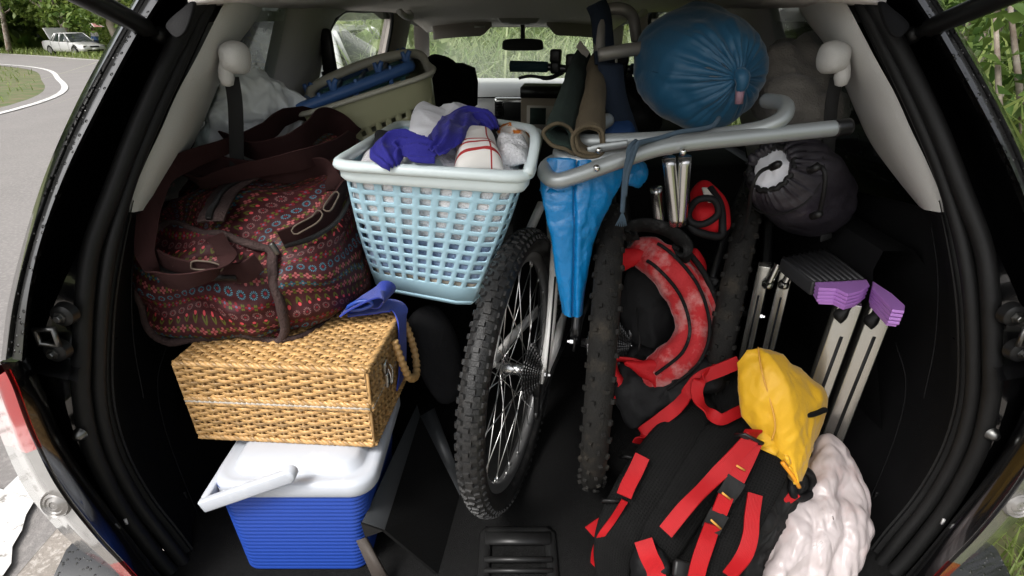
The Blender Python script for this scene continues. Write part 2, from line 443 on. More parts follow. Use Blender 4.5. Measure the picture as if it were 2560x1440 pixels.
M['reed'] = leaf_mat('reed_blades', (.22, .32, .11), (.55, .6, .34), .5)
M['grass'] = leaf_mat('grass_blades', (.1, .15, .03), (.27, .33, .1), .4)
M['bark'] = mat('bark', (.16, .12, .09), .95, var=.4, vscale=3, col2=(.3, .27, .23), c2scale=5, bump=('noise', 14, 1))
M['bark_pale'] = mat('pale_bark', (.42, .36, .3), .9, var=.25, vscale=2, bump=('noise', 10, .8))

# ground: level round the car, then falling gently ahead
def gz(y): return -.0262*np.maximum(0, np.asarray(y, float)-10)
mb = MB()
def gfn(u, v):
    x, y = -130+260*u, -40+190*v
    return (x, y, -.012+gz(y))
mb.grid(gfn, 40, 96)
tag(obj('ground', mb, M['soil']), kind='structure')

left_edge = cr([(-8.2, -30, 0), (-8.3, -8, 0), (-8.6, 4, 0), (-9.7, 11.2, 0), (-13.8, 17.7, 0), (-22.8, 27.1, 0), (-41, 36, 0), (-85, 47, 0)], 120)
right_edge = cr([(-1.5, -30, 0), (-1.5, -8, 0), (-1.52, 2, 0), (-2.1, 9, 0), (-6.2, 18, 0), (-13.5, 26.5, 0), (-22.9, 33.8, 0), (-41.3, 47.5, 0), (-85, 72, 0)], 120)
for q_ in (left_edge, right_edge): q_[:, 2] += gz(q_[:, 1])
mb = MB(); mb.loft([left_edge+V(0,0,.004), (left_edge+right_edge)/2+V(0,0,.03), right_edge+V(0,0,.004)])
tag(obj('road', mb, M['asphalt']), kind='structure')
mb = MB(); se = cr([(1.12, -30, 0), (1.12, 0, 0), (1.15, 4, 0), (.9, 7, 0), (-1.2, 9.5, 0), (-1.6, 9.6, 0)], 60); sl = cr([(-1.5, -30, 0), (-1.5, -8, 0), (-1.52, 2, 0), (-2.1, 9, 0)], 60)
mb.loft([sl+V(0,0,.0045), (sl+se)/2+V(0,0,.012), se+V(0,0,.0045)])
tag(obj('road_shoulder', mb, M['gravel']), kind='structure')
def offset_curve(c, d):
    t = np.gradient(c, axis=0); t /= np.linalg.norm(t, axis=1, keepdims=True); return c+np.stack([t[:, 1], -t[:, 0], 0*t[:, 0]], 1)*d
for nm, c, d0, d1, z in (('edge_line', left_edge, .35, .49, .016), ('edge_line', right_edge, -.3, -.16, .014)):
    mb = MB(); mb.loft([offset_curve(c, d0)+V(0,0,z), offset_curve(c, d1)+V(0,0,z)])
    tag(obj(nm, mb, M['line']), kind='structure')
# the broad worn paint patch beside the rear wheel
mb = MB(); pl = cr([(-2.7, .2, .019), (-2.7, 1.8, .019)], 20); pr = cr([(-1.40, .2, .017), (-1.46, .8, .017), (-1.52, 1.15, .017), (-1.58, 1.3, .017), (-1.64, 1.46, .017)], 20)
pr[:, 0] += RNG.normal(0, .008, 20)
mb.loft([pl+(pr-pl)*t+V(0, 0, .004) for t in np.linspace(0, 1, 6)]); tag(obj('painted_patch', mb, M['line']), kind='structure')

# verge grass: to the right of the car, by the bend and along the far road edge
n = 9000; b = np.stack([RNG.uniform(1.0, 3.6, n), RNG.uniform(.1, 4.5, n), np.zeros(n)], 1)
tag(blades('verge_grass', b, RNG.uniform(.05, .22, n), RNG.uniform(.2, 1.0, n), RNG.uniform(.004, .009, n), M['grass']), 'light green grass tufts along the verge right of the black car', 'grass')
n = 5000; t = RNG.uniform(0, 1, n)**.7; b = np.stack([RNG.uniform(-34, -8.8, n), RNG.uniform(6, 30, n), np.zeros(n)], 1)
le = left_edge[np.abs(left_edge[None, :, 1]-b[:, 1:2]).argmin(1)]; b = b[b[:, 0] < le[:, 0]-.5]; b[:, 2] = gz(b[:, 1])
tag(blades('bend_grass', b, RNG.uniform(.08, .25, len(b)), .5, .02, M['grass']), 'yellow green grass on the inside of the road bend', 'grass')
n = 9000; k = RNG.integers(50, 112, n); b = right_edge[k]+(right_edge[np.minimum(k+1, 119)]-right_edge[k])*RNG.uniform(0, 1, n)[:, None]
t_ = np.gradient(right_edge, axis=0); t_ /= np.linalg.norm(t_, axis=1, keepdims=True); nn = np.stack([t_[:, 1], -t_[:, 0], 0*t_[:, 0]], 1)
b = b+nn[k]*RNG.uniform(.2, 9, n)[:, None]; b[:, 2] = gz(b[:, 1])
tag(blades('far_verge_grass', b, RNG.uniform(.1, .5, n), .5, RNG.uniform(.03, .07, n), M['grass']), 'bright grass strip between the far road edge and the wood', 'grass')

# the wood beyond the bend: trees one by one
def tree(loc, h, spread, lean, material, bark, label, group, n=2600, leaf=(.2, .42), crown_lo=.25, trunk_r=.14):
    t = thing('broadleaf_tree', label, 'tree', loc, group=group)
    L0 = V(*loc); top = L0+V(lean[0]*h, lean[1]*h, h*.8)
    mb = MB(); path = cr([L0-V(0,0,.2), L0+(top-L0)*.35+V(RNG.normal(0, .12), RNG.normal(0, .12), 0), L0+(top-L0)*.7, top], 14)
    mb.tube(path, np.linspace(trunk_r, trunk_r*.3, 14), 8)
    tips = []
    for i in range(7):
        p0 = path[4+i]; a = RNG.uniform(0, 2*math.pi); l = spread*RNG.uniform(.5, .95)
        p1 = p0+V(math.cos(a)*l, math.sin(a)*l, l*RNG.uniform(.25, .8)); tips.append(p1)
        mb.tube(cr([p0, (p0+p1)/2+V(0, 0, -.1*l), p1], 7), np.linspace(trunk_r*.4, .015, 7), 6)
    obj('trunk', mb, bark, t)
    # crown: leaf clumps round branch ends and through the volume
    nc = 34; cl = np.array([tips[i % 7]+RNG.normal(0, spread*.28, 3) if i < 16 else top+V(0, 0, -h*.22)+RNG.normal(0, 1, 3)*V(spread*.55, spread*.55, h*.2) for i in range(nc)])
    cl[:, 2] = np.maximum(cl[:, 2], L0[2]+h*crown_lo)
    k = RNG.integers(0, nc, n); rad = RNG.uniform(.35, .9, nc)*spread*.3
    C = cl[k]+RNG.normal(0, .55, (n, 3))*rad[k][:, None]
    leaves('crown', C, RNG.normal(size=(n, 3))+V(0, 0, -.5), RNG.uniform(*leaf, n), RNG.uniform(leaf[0]*.5, leaf[1]*.55, n), material, t)
    return t
spots = [(-31.5, 33.6, 7.5, (0, 0)), (-26.5, 32.4, 8.5, (.12, 0)), (-22.5, 31.8, 8, (-.2, .05)), (-20.6, 32.6, 9, (-.22, 0)), (-17.0, 29.5, 7.5, (.05, 0)),
         (-13.0, 28.5, 8.5, (0, 0)), (-9.2, 26.5, 7.5, (.1, 0)), (-5.8, 24.5, 8.5, (-.05, 0)), (-2.5, 23, 8, (0, 0)), (-36, 37, 9, (0, 0)), (-29, 39, 11, (0, 0)), (-21, 38, 11, (0, 0)), (-12, 35, 11, (0, 0)), (-5, 31, 10, (0, 0))]
for i, (x, y, h, ln) in enumerate(spots):
    pale = i in (3, 6)
    where = ['tree at the far left edge of the wood', 'bushy tree just left of the silver sedan', 'dark leaning trunk tree behind the silver sedan', 'pale leaning trunk tree behind the umbrella',
             'tree right of the silver sedan behind the black pillar', 'tree in the wood seen low through the rear side glass', 'pale trunk tree seen through the left rear door window', 'tree seen right in the rear door window',
             'tree seen through the small front door window', 'taller tree behind the left edge of the wood', 'taller tree behind the silver sedan', 'taller tree behind the leaning trunks', 'taller tree behind the rear side glass', 'taller tree behind the rear door window'][i]
    x, y, h = x*1.42, y*1.42, h*1.3; tree((x, y, float(gz(y))), h, h*.36, ln, M['leaf_far'] if i % 3 else M['leaf_far_light'], M['bark_pale'] if pale else M['bark'], 'green '+where, 'trees beyond the road bend', n=3600, leaf=(.26, .55), trunk_r=.3 if i in (2, 3) else .2)
# undergrowth along the wood's foot reads as one mass
n = 26000; k = RNG.integers(44, 106, n); b = right_edge[k]+nn[k]*RNG.uniform(7, 15, n)[:, None]+RNG.normal(0, .6, (n, 3))
clump = np.array([noise.noise(Vector((q[0]*.35, q[1]*.35, 0))) for q in b]); b[:, 2] = gz(b[:, 1])+RNG.uniform(0, 1, n)*(3+2.6*clump)
tag(leaves('undergrowth', b, RNG.normal(size=(n, 3)), RNG.uniform(.25, .55, n), RNG.uniform(.15, .3, n), M['leaf_far_light'], kind='stuff'), 'bright green undergrowth at the foot of the wood', 'undergrowth')
# dense dark wood behind everything
n = 16000; a = RNG.uniform(-1.25, .55, n); r = RNG.uniform(68, 80, n)
b = np.stack([r*np.sin(a), r*np.cos(a), RNG.uniform(0, 1, n)**.9*18-2], 1)
tag(leaves('distant_wood', b, RNG.normal(size=(n, 3)), RNG.uniform(1.3, 2.4, n), RNG.uniform(.9, 1.6, n), M['leaf_far'], kind='stuff'), 'deep green wood filling the far background', 'wood')

# tall reeds in front of the windscreen
n = 4200; b = np.stack([RNG.uniform(-3.6, 3.6, n), RNG.uniform(7.4, 11.0, n), np.zeros(n)], 1)
tag(blades('tall_reeds', b, RNG.uniform(.7, 2.6, n), RNG.uniform(.3, 1.5, n), RNG.uniform(.012, .036, n), M['reed'], seg=7), 'pale tall reeds and cane grass seen through the windscreen', 'reeds')
n = 5000; b = np.stack([RNG.uniform(-5, 4.5, n), RNG.uniform(9, 13, n), RNG.uniform(.1, 3.6, n)], 1)
tag(leaves('roadside_thicket', b, RNG.normal(size=(n, 3)), RNG.uniform(.12, .3, n), RNG.uniform(.08, .2, n), M['leaf_far_light'], kind='stuff'), 'leafy thicket behind the reeds ahead of the car', 'thicket')
# broad pale leaves in the reeds, left in the windscreen
n = 70; b = np.stack([RNG.normal(-1.15, .28, n), RNG.normal(7.3, .15, n), RNG.uniform(.9, 2.0, n)], 1)
vt = thing('broadleaf_vine', 'vine with broad rounded leaves at the left of the windscreen view', 'vine', (-1.15, 7.35, 0))
leaves('vine_leaves', b, RNG.normal(size=(n, 3))*V(1, .5, .6)+V(0, -.3, -.6), RNG.uniform(.16, .26, n), RNG.uniform(.15, .22, n), M['reed'], vt)
mb = MB(); mb.tube(cr([(-1.15, 7.35, 0), (-1.2, 7.3, .8), (-1.1, 7.32, 1.5), (-1.2, 7.3, 2.1)], 16), .012, 6); obj('stem', mb, M['bark'], vt)

# bushes to the right of the car
def shrub(loc, h, w, n, label, ln=(.06, .14), material='leaf_near', stems=5):
    t = thing('roadside_shrub', label, 'shrub', loc, group='shrubs right of the car'); L0 = V(*loc); mb = MB(); tips = []
    for i in range(stems):
        a = RNG.uniform(0, 6.28); tip = L0+V(math.cos(a)*w*.5, math.sin(a)*w*.5, h*RNG.uniform(.6, 1))
        pth = cr([L0+RNG.normal(0, .05, 3)*V(1, 1, 0), (L0+tip)/2+RNG.normal(0, .08, 3), tip], 10); tips.append(pth)
        mb.tube(pth, np.linspace(.028, .008, 10), 6)
    obj('stem', mb, M['bark'], t)
    T = np.vstack(tips); k = RNG.integers(0, len(T), n); C = T[k]+RNG.normal(0, w*.22, (n, 3)); C[:, 2] = np.maximum(.05, C[:, 2])
    leaves('foliage', C, RNG.normal(size=(n, 3))+V(0, 0, -.35), RNG.uniform(*ln, n), RNG.uniform(ln[0]*.35, ln[1]*.42, n), M[material], t)
shrub((2.5, 2.3, 0), 2.2, 1.2, 2600, 'shrub nearest the car, its small leaves beside the right strut', stems=7)
shrub((3.4, 3.4, 0), 2.9, 1.8, 3200, 'taller shrub standing behind the one at the right strut', stems=7)
shrub((2.3, 1.1, 0), 1.4, .9, 1500, 'low shrub at the right edge of the photo, level with the lamp', stems=6)
shrub((4.4, 2.2, 0), 3.1, 1.8, 2600, 'dark shrub at the back of the right verge', stems=6)
shrub((3.9, 5.2, 0), 3.2, 2.2, 3000, 'shrub seen through the right rear side glass', stems=7)
n = 420; b = np.stack([RNG.uniform(1.7, 3.2, n), RNG.uniform(1.2, 3.2, n), RNG.uniform(0, .3, n)], 1)
tag(blades('cane_grass', b, RNG.uniform(.7, 1.9, n), RNG.uniform(.3, .9, n), RNG.uniform(.018, .04, n), M['grass'], seg=7), 'long arching cane grass blades right of the black car', 'grass')
n = 9000; b = np.stack([RNG.uniform(5, 8, n), RNG.uniform(-1, 9, n), RNG.uniform(0, 4.5, n)], 1)
tag(leaves('hedge_mass', b, RNG.normal(size=(n, 3)), RNG.uniform(.2, .4, n), RNG.uniform(.1, .22, n), M['leaf_near'], kind='stuff'), 'dark leafy hedge closing the right verge', 'hedge')

# ================================================================== the black SUV
CX = .04
M['paint'] = mat('black_car_paint', (.0045, .0045, .005), .22, coat=1, var=.1, vscale=4)
M['paint_wet'] = mat('wet_black_paint', (.012, .012, .012), .28, coat=1, var=.3, vscale=20, bump=('drops', 120, .9), rvar=.15)
M['rubber'] = mat('black_rubber', (.008, .008, .008), .55, spec=.25, var=.3, vscale=30, bump=('noise', 90, .15))
M['plastic'] = mat('black_trim_plastic', (.0065, .0065, .007), .66, spec=.15, var=.25, vscale=20, bump=('noise', 500, .25))
M['plastic_shiny'] = mat('satin_black_plastic', (.010, .010, .010), .38, var=.2, vscale=30, spec=.3)
M['trim'] = mat('grey_trim_plastic', (.46, .455, .435), .6, var=.05, vscale=10, bump=('noise', 420, .2))
M['liner'] = mat('headliner_cloth', (.7, .67, .63), .95, var=.06, vscale=40, bump=('noise', 600, .25))
M['visor'] = mat('sun_visor_vinyl', (.36, .32, .3), .8, var=.06, vscale=20)
M['carpet'] = mat('boot_carpet', (.008, .008, .008), 1, var=.5, vscale=120, spec=.1, bump=('noise', 700, .8), col2=(.03, .03, .03), c2scale=260, c2lo=.62, c2hi=.7)
M['chrome'] = mat('bright_metal', (.7, .7, .68), .18, 1, var=.1)
M['steel'] = mat('dark_steel', (.16, .16, .155), .35, 1, var=.3, vscale=40)
M['glass_tint'] = glassy('rear_tinted_glass', (.86, .92, .9), drops=True)
M['glass_clear'] = glassy('clear_glass', (.9, .93, .9))
M['dash'] = mat('dash_plastic', (.5, .5, .5), .5, var=.05)
M['seat'] = mat('black_seat_cloth', (.006, .006, .006), 1, var=.3, vscale=50, spec=.1)
M['belt'] = mat('seat_belt_webbing', (.007, .007, .007), .8, bump=('weave', 300, .5))

suv = thing('suv', 'black SUV with its tailgate open, boot and cabin packed full', 'car', (CX, .7, 0))
def mir(p):
    p = np.array(p, float); p[..., 0] = 2*CX-p[..., 0]; return p
N_ = 44
def both(name, build, material, **kw):
    """one part for each side of the car"""
    o1 = obj(name, build(lambda p: np.array(p, float)), material, suv, **kw)
    o2 = obj(name, build(mir), material, suv, **kw)
    return o1, o2

# outlines of the tailgate opening, from the roof down (left side; the right is its mirror)
A  = [(-0.5381,1.09,1.6605),(-0.5665,1.045,1.6061),(-0.593,1.0,1.5536),(-0.6176,0.9455,1.4923),(-0.6481,0.881,1.4128),(-0.6791,0.821,1.3257),(-0.7035,0.77,1.2394),(-0.7293,0.733,1.1547),(-0.7523,0.71,1.074)]
A1 = [(-0.5211,1.075,1.6587),(-0.5502,1.03,1.605),(-0.5767,0.985,1.5532),(-0.5988,0.9305,1.4929),(-0.6289,0.866,1.4148),(-0.6586,0.806,1.3294),(-0.6824,0.755,1.2451),(-0.707,0.718,1.1624),(-0.7295,0.695,1.0836)]
B  = [(-0.4976,1.08,1.6593),(-0.5231,1.035,1.6053),(-0.5479,0.99,1.5533),(-0.5723,0.94,1.4981),(-0.6055,0.871,1.4141),(-0.6408,0.811,1.3282),(-0.6687,0.76,1.2432),(-0.6892,0.725,1.1652),(-0.7092,0.7,1.0804)]
B1 = [(-0.5048,1.11,1.6629),(-0.5317,1.065,1.6075),(-0.5581,1.02,1.5541),(-0.5849,0.97,1.497),(-0.6209,0.901,1.4102),(-0.6592,0.841,1.3207),(-0.6904,0.79,1.2318),(-0.713,0.755,1.1501),(-0.7359,0.73,1.0611)]
G0 = [(-0.5417,1.24,1.6784),(-0.571,1.195,1.617),(-0.6025,1.15,1.5571),(-0.6349,1.1,1.4926),(-0.6819,1.031,1.3929),(-0.7307,0.971,1.2884),(-0.7785,0.92,1.1828),(-0.8183,0.885,1.0847),(-0.8627,0.86,0.9776)]
C1 = [(-0.5019,1.165,1.6695),(-0.5283,1.12,1.6115),(-0.5518,1.075,1.5553),(-0.5709,1.0205,1.4893),(-0.5993,0.952,1.3972),(-0.6342,0.896,1.307),(-0.6746,0.845,1.2111),(-0.7298,0.81,1.1225),(-0.7936,0.7845,1.0223)]
D  = [(-0.4651,1.16,1.6689),(-0.4952,1.115,1.6112),(-0.5257,1.07,1.5552),(-0.562,1.002,1.472),(-0.5969,0.935,1.3811),(-0.6301,0.882,1.2914),(-0.6655,0.84,1.213),(-0.6792,0.811,1.1432),(-0.6981,0.783,1.0423),(-0.7115,0.774,0.9865),(-0.7234,0.7661,0.8964),(-0.7251,0.765,0.8306),(-0.7205,0.765,0.7463),(-0.7065,0.765,0.6692),(-0.6802,0.765,0.5802),(-0.6449,0.765,0.5035),(-0.5918,0.765,0.4183)]
E  = [(-0.4467,1.185,1.6719),(-0.4819,1.14,1.613),(-0.5119,1.095,1.5558),(-0.5425,1.027,1.4705),(-0.5788,0.96,1.3771),(-0.6173,0.904,1.2788),(-0.6424,0.8525,1.1737),(-0.663,0.82,1.0807),(-0.6871,0.799,0.9689),(-0.6985,0.792,0.8899),(-0.7003,0.79,0.8012),(-0.6861,0.79,0.7036),(-0.6589,0.79,0.6162),(-0.6292,0.79,0.5213),(-0.5834,0.79,0.4329),(-0.5312,0.79,0.3558)]
def r(c, n=N_): return cr(c, n)

def pillar(f):
    mb = MB(); a, a1 = r(A), r(A1)
    out = [a+V(-.035, .9, .02)*1, a+V(-.03, .35, .01), a+V(-.02, .06, 0), a+V(-.006, .012, 0), a, a1]
    mb.loft([f(q) for q in out]); return mb
both('quarter_panel', pillar, M['paint'], angle=50)
def gutter(f):
    mb = MB(); a1, b, b1 = r(A1), r(B), r(B1)
    mb.loft([f(q) for q in (a1, a1*.85+b*.15+V(0, .012, 0), a1*.75+b*.25+V(0, .004, 0), a1*.3+b*.7, b+V(0, -.003, 0), b1)]); return mb
both('drip_rail', gutter, M['paint_wet'], angle=60)
def channel(f):
    mb = MB(); b1, g, c = r(B1), r(G0), r(C1); d = r(np.array(D)[:9])
    mb.loft([f(q) for q in (b1, b1*.6+g*.4, g, g*.45+c*.55, c+V(0, .004, 0), c*.8+d*.2+V(0, -.006, 0), d*.75+c*.25+V(0, .012, 0), d+V(0, .02, 0))]); return mb
both('rain_channel', channel, M['paint'], angle=60)

# lower quarter: inner lamp edge to the seal
LI = [(-0.7224,0.6795,1.0902),(-0.7145,0.6735,1.0536),(-0.7129,0.668,1.0047),(-0.7115,0.665,0.9606),(-0.7077,0.665,0.868),(-0.6839,0.665,0.7663),(-0.6555,0.665,0.6848),(-0.623,0.665,0.5853)]
L1 = [(-0.7204,0.6995,1.0773),(-0.7169,0.6935,1.0394),(-0.7105,0.6886,0.9981),(-0.7069,0.685,0.9301),(-0.6974,0.685,0.8524),(-0.6786,0.685,0.7684),(-0.652,0.685,0.6625),(-0.6199,0.685,0.5569)]
L2 = [(-0.8053,0.7985,1.0053),(-0.7904,0.794,0.9724),(-0.7942,0.788,0.9103),(-0.791,0.785,0.8426),(-0.7809,0.785,0.7534),(-0.7586,0.785,0.6572),(-0.7232,0.785,0.5358),(-0.6853,0.785,0.4148)]
L3 = [(-0.7496,0.7725,1.0148),(-0.7362,0.769,0.99),(-0.7378,0.763,0.93),(-0.7385,0.76,0.8645),(-0.7303,0.76,0.7922),(-0.7144,0.76,0.7152),(-0.6835,0.76,0.6006),(-0.6414,0.76,0.4746)]
def lowq(f):
    mb = MB(); d = r(np.array(D)[8:]); rows = [r(LI), r(L1), r(L1)*.8+r(L2)*.2+V(0, .02, 0), r(L2), r(L3), d+V(0, .01, 0)]
    mb.loft([f(q) for q in rows]); return mb
both('lower_quarter', lowq, M['paint'], angle=60)
def ledge(f):
    # the joint under the pillar
    mb = MB(); p = np.array([(-0.8074,0.7595,1.0384),(-0.7818,0.7597,1.0398),(-0.7506,0.7595,1.0384),(-0.7207,0.7585,1.0316),(-0.6869,0.7575,1.0248)]); q = np.array([(-0.7661,0.7188,1.0598),(-0.7426,0.7185,1.0579),(-0.7098,0.7165,1.045),(-0.6812,0.7155,1.0384),(-0.655,0.7145,1.0319)])
    mb.loft([f(cr(p, 12)+V(0, .1, 0)), f(cr(p, 12)), f(cr(q, 12)), f(cr(q, 12)+V(0, .02, -.02))]); return mb
both('quarter_joint', ledge, M['paint'], angle=50)

# rubber seal: round bulb and a flatter lip behind it
def seal(f):
    mb = MB(); d, e = r(D, 70), r(E, 70)
    mb.tube(f(d*.72+e*.28+V(0, -.012, 0)), .0135, 10); mb.tube(f(d*.25+e*.75+V(0, -.002, 0)), .014, 10, flat=.8)
    mb.loft([f(d+V(0, .02, 0)), f(d*.5+e*.5+V(0, .012, 0)), f(e+V(0, .02, 0))]); return mb
both('weatherstrip', seal, M['rubber'])

# grey pillar trim and black lower side trim
F_ = [(-0.4219,1.195,1.673),(-0.4593,1.15,1.6137),(-0.4958,1.105,1.5561),(-0.5322,1.037,1.47),(-0.5587,0.9968,1.4147),(-0.5788,0.963,1.3638),(-0.6006,0.935,1.3172),(-0.622,0.911,1.2701),(-0.6332,0.896,1.2408)]
G_ = [(-0.5,1.582,1.6703), (-0.525,1.4334,1.5956), (-0.545,1.3388,1.5236), (-0.568,1.2693,1.4718), (-0.6,1.2294,1.4034), (-0.618,1.1866,1.3489), (-0.632,1.1408,1.3021), (-0.665,1.0825,1.245), (-0.69,1.0383,1.2074)]
def ptrim(f):
    mb = MB(); a, b = r(F_), r(G_)
    mb.loft([f(q) for q in (a+V(0, .03, 0), a, a*.93+b*.07+V(.012, -.004, 0), a*.7+b*.3+V(.022, 0, 0), a*.4+b*.6+V(.014, 0, 0), a*.12+b*.88+V(.006, 0, 0), b, b+V(-.02, .01, 0))]); return mb
both('pillar_trim', ptrim, M['trim'], angle=60)
E2 = [(-0.622,0.8935,1.2585),(-0.6348,0.865,1.2035),(-0.6487,0.84,1.1437),(-0.663,0.82,1.0807),(-0.6871,0.799,0.9689),(-0.6985,0.792,0.8899),(-0.7003,0.79,0.8012),(-0.6861,0.79,0.7036),(-0.6589,0.79,0.6162),(-0.6292,0.79,0.5213),(-0.5834,0.79,0.4329),(-0.5312,0.79,0.3558)]
def strim(f):
    mb = MB(); e = r(E2)
    rows = [e+V(0, .012, 0)]
    for k, (dx, dy) in enumerate(((-.006, .03), (-.03, .08), (-.05, .16), (-.06, .35), (-.062, .8), (-.06, 1.9), (-.05, 3.4))):
        q = e.copy(); q[:, 1] += dy; q[:, 0] += dx; t = min(1, dy/.4); q[:, 0] = q[:, 0]*(1-t)+np.minimum(q[:, 0], -.63-.06*np.clip((1.15-q[:, 2])/.2, 0, 1))*t
        q[:, 2] = np.minimum(q[:, 2], 1.235-.08*min(1, dy/.5)); rows.append(q)
    mb.loft([f(q) for q in rows]); return mb
both('side_trim', strim, M['plastic'])
# pocket handle in the right trim
mb = MB(); hp = V(*(0.8416,1.02,1.0078)); mb.tube(cr([hp+V(0, 0, .05), hp+V(-.012, 0, .045), hp+V(-.014, 0, 0), hp+V(-.012, 0, -.045), hp+V(0, 0, -.05)], 20), .007, 8); mb.tube(cr([hp+V(.01, .02, .06), hp+V(.012, -.03, .055), hp+V(.012, -.03, -.055), hp+V(.01, .02, -.06)], 24, True), .005, 6, closed=True)
obj('trim_pocket', mb, M['plastic_shiny'], suv)

# cabin sides: window line, pillars and glass
def H(z): return .70-.28*(z-1.1)
def SP(Y, z, d=0): return (CX-H(z)-d, Y, z)
def strip(f, rows, mb): mb.loft([f(np.array(q)) for q in rows])
def cpil(f):
    mb = MB(); zs = np.linspace(1.12, 1.6, 14)
    y0 = 1.44+.13*((zs-1.12)/.48)**1.5; y1 = 1.72+.14*(zs-1.12)/.48+.55*np.clip((zs-1.5)/.1, 0, 1)**2
    rows = [[SP(a, z, .04) for a, z in zip(y0, zs)], [SP(a, z) for a, z in zip(y0, zs)], [SP(a+.04, z, -.028) for a, z in zip(y0, zs)], [SP((a+b)/2, z, -.032) for a, b, z in zip(y0, y1, zs)], [SP(b-.04, z, -.026) for b, z in zip(y1, zs)], [SP(b, z) for b, z in zip(y1, zs)], [SP(b, z, .04) for b, z in zip(y1, zs)]]
    strip(f, rows, mb); return mb
both('rear_door_pillar', cpil, M['trim'], angle=60)
def bpil(f):
    mb = MB(); zs = np.linspace(1.08, 1.6, 12); y0 = 2.88+.1*(1.6-zs)/.5*-.6; y1 = y0+.42
    rows = [[SP(a, z, .04) for a, z in zip(y0, zs)], [SP(a, z) for a, z in zip(y0, zs)], [SP(a+.05, z, -.03) for a, z in zip(y0, zs)], [SP(b-.08, z, -.03) for b, z in zip(y1, zs)], [SP(b, z) for b, z in zip(y1, zs)], [SP(b, z, .04) for b, z in zip(y1, zs)]]
    strip(f, rows, mb); return mb
both('centre_pillar', bpil, M['visor'], angle=60)
def apil(f):
    mb = MB(); zs = np.linspace(1.05, 1.6, 12); y0 = 4.5-.95*(zs-1.05)/.55; 
    rows = [[SP(a-.05, z, .03) for a, z in zip(y0, zs)], [SP(a-.05, z, -.03) for a, z in zip(y0, zs)], [SP(a+.02, z, -.055) for a, z in zip(y0, zs)], [SP(a+.1, z, -.03) for a, z in zip(y0, zs)], [SP(a+.1, z, .03) for a, z in zip(y0, zs)]]
    strip(f, rows, mb); return mb
both('windscreen_pillar', apil, M['visor'], angle=60)
def sill(f):
    mb = MB(); ys = np.linspace(1.0, 4.6, 20)
    mb.loft([f(np.array([SP(y, z, d) for y in ys])) for z, d in ((.45, .05), (1.0, .06), (1.1, .05), (1.13, .03), (1.13, -.03), (1.09, -.05), (1.0, -.05), (.5, -.02))]); return mb
both('door_panel', sill, M['plastic'], angle=60)
def roofrail(f):
    mb = MB(); ys = np.linspace(1.1, 4.0, 20)
    mb.loft([f(np.array([(CX-x, y, z-.06*max(0, (y-2.9))**1.5) for y in ys])) for x, z in ((.60, 1.52), (.585, 1.57), (.55, 1.556), (.53, 1.565))]); return mb
both('roof_rail_trim', roofrail, M['trim'], angle=60)
def qglass(f):
    mb = MB(); g = r(G_[1:], 14); zs = g[:, 2]; mb.loft([f(g+V(-.012, 0, 0)), f(np.array([SP(1.44+.13*(max(0, min(1.6, z)-1.12)/.48)**1.5+.01, z, .012) for z in zs]))]); return mb
both('quarter_glass', qglass, M['glass_tint'], smooth=False)
def sglass(f):
    mb = MB(); zs = np.linspace(1.12, 1.6, 6); mb.loft([f(np.array([SP(y, z, .015) for z in zs])) for y in (1.7, 2.9)]); return mb
both('rear_door_window', sglass, M['glass_clear'], smooth=False)
def fglass(f):
    mb = MB(); zs = np.linspace(1.1, 1.6, 6); mb.loft([f(np.array([SP(y, z, .015) for z in zs])) for y in (3.2, 4.4)]); return mb
both('front_door_window', fglass, M['glass_clear'], smooth=False)
def sealw(f):
    mb = MB(); mb.tube(f(cr([SP(1.75, 1.14), SP(1.80, 1.4), SP(1.95, 1.535), SP(2.3, 1.55), SP(2.8, 1.545), SP(2.86, 1.4), SP(2.78, 1.14)], 50)), .009, 6); return mb
both('window_seal', sealw, M['rubber'])

# headliner, roof, windscreen, header and visors
def hz(y): return 1.592-.105*max(0, (y-2.7)/1.1)**1.6
mb = MB(); ys = np.linspace(1.02, 3.8, 26)
mb.loft([[(CX+x, y, hz(y)-.035*abs(x/.56)**3) for y in ys] for x in np.linspace(-.56, .56, 15)]); obj('headliner', mb, M['liner'], suv, solid=.01)
mb = MB(); ys = np.linspace(.98, 4.0, 20)
mb.loft([[(CX+x*(1 if y > 1.1 else .97), y, 1.68-.05*abs(x/.66)**3-.1*max(0, (y-2.9))**1.5) for y in ys] for x in np.linspace(-.66, .66, 13)]); obj('roof', mb, M['paint'], suv, solid=.02)
mb = MB(); mb.loft([[(CX+x, 3.8, 1.485-.03*(x/.55)**2) for x in np.linspace(-.56, .56, 12)], [(CX+x, 4.62, 1.09) for x in np.linspace(-.66, .66, 12)]]); obj('windscreen', mb, M['glass_clear'], suv)
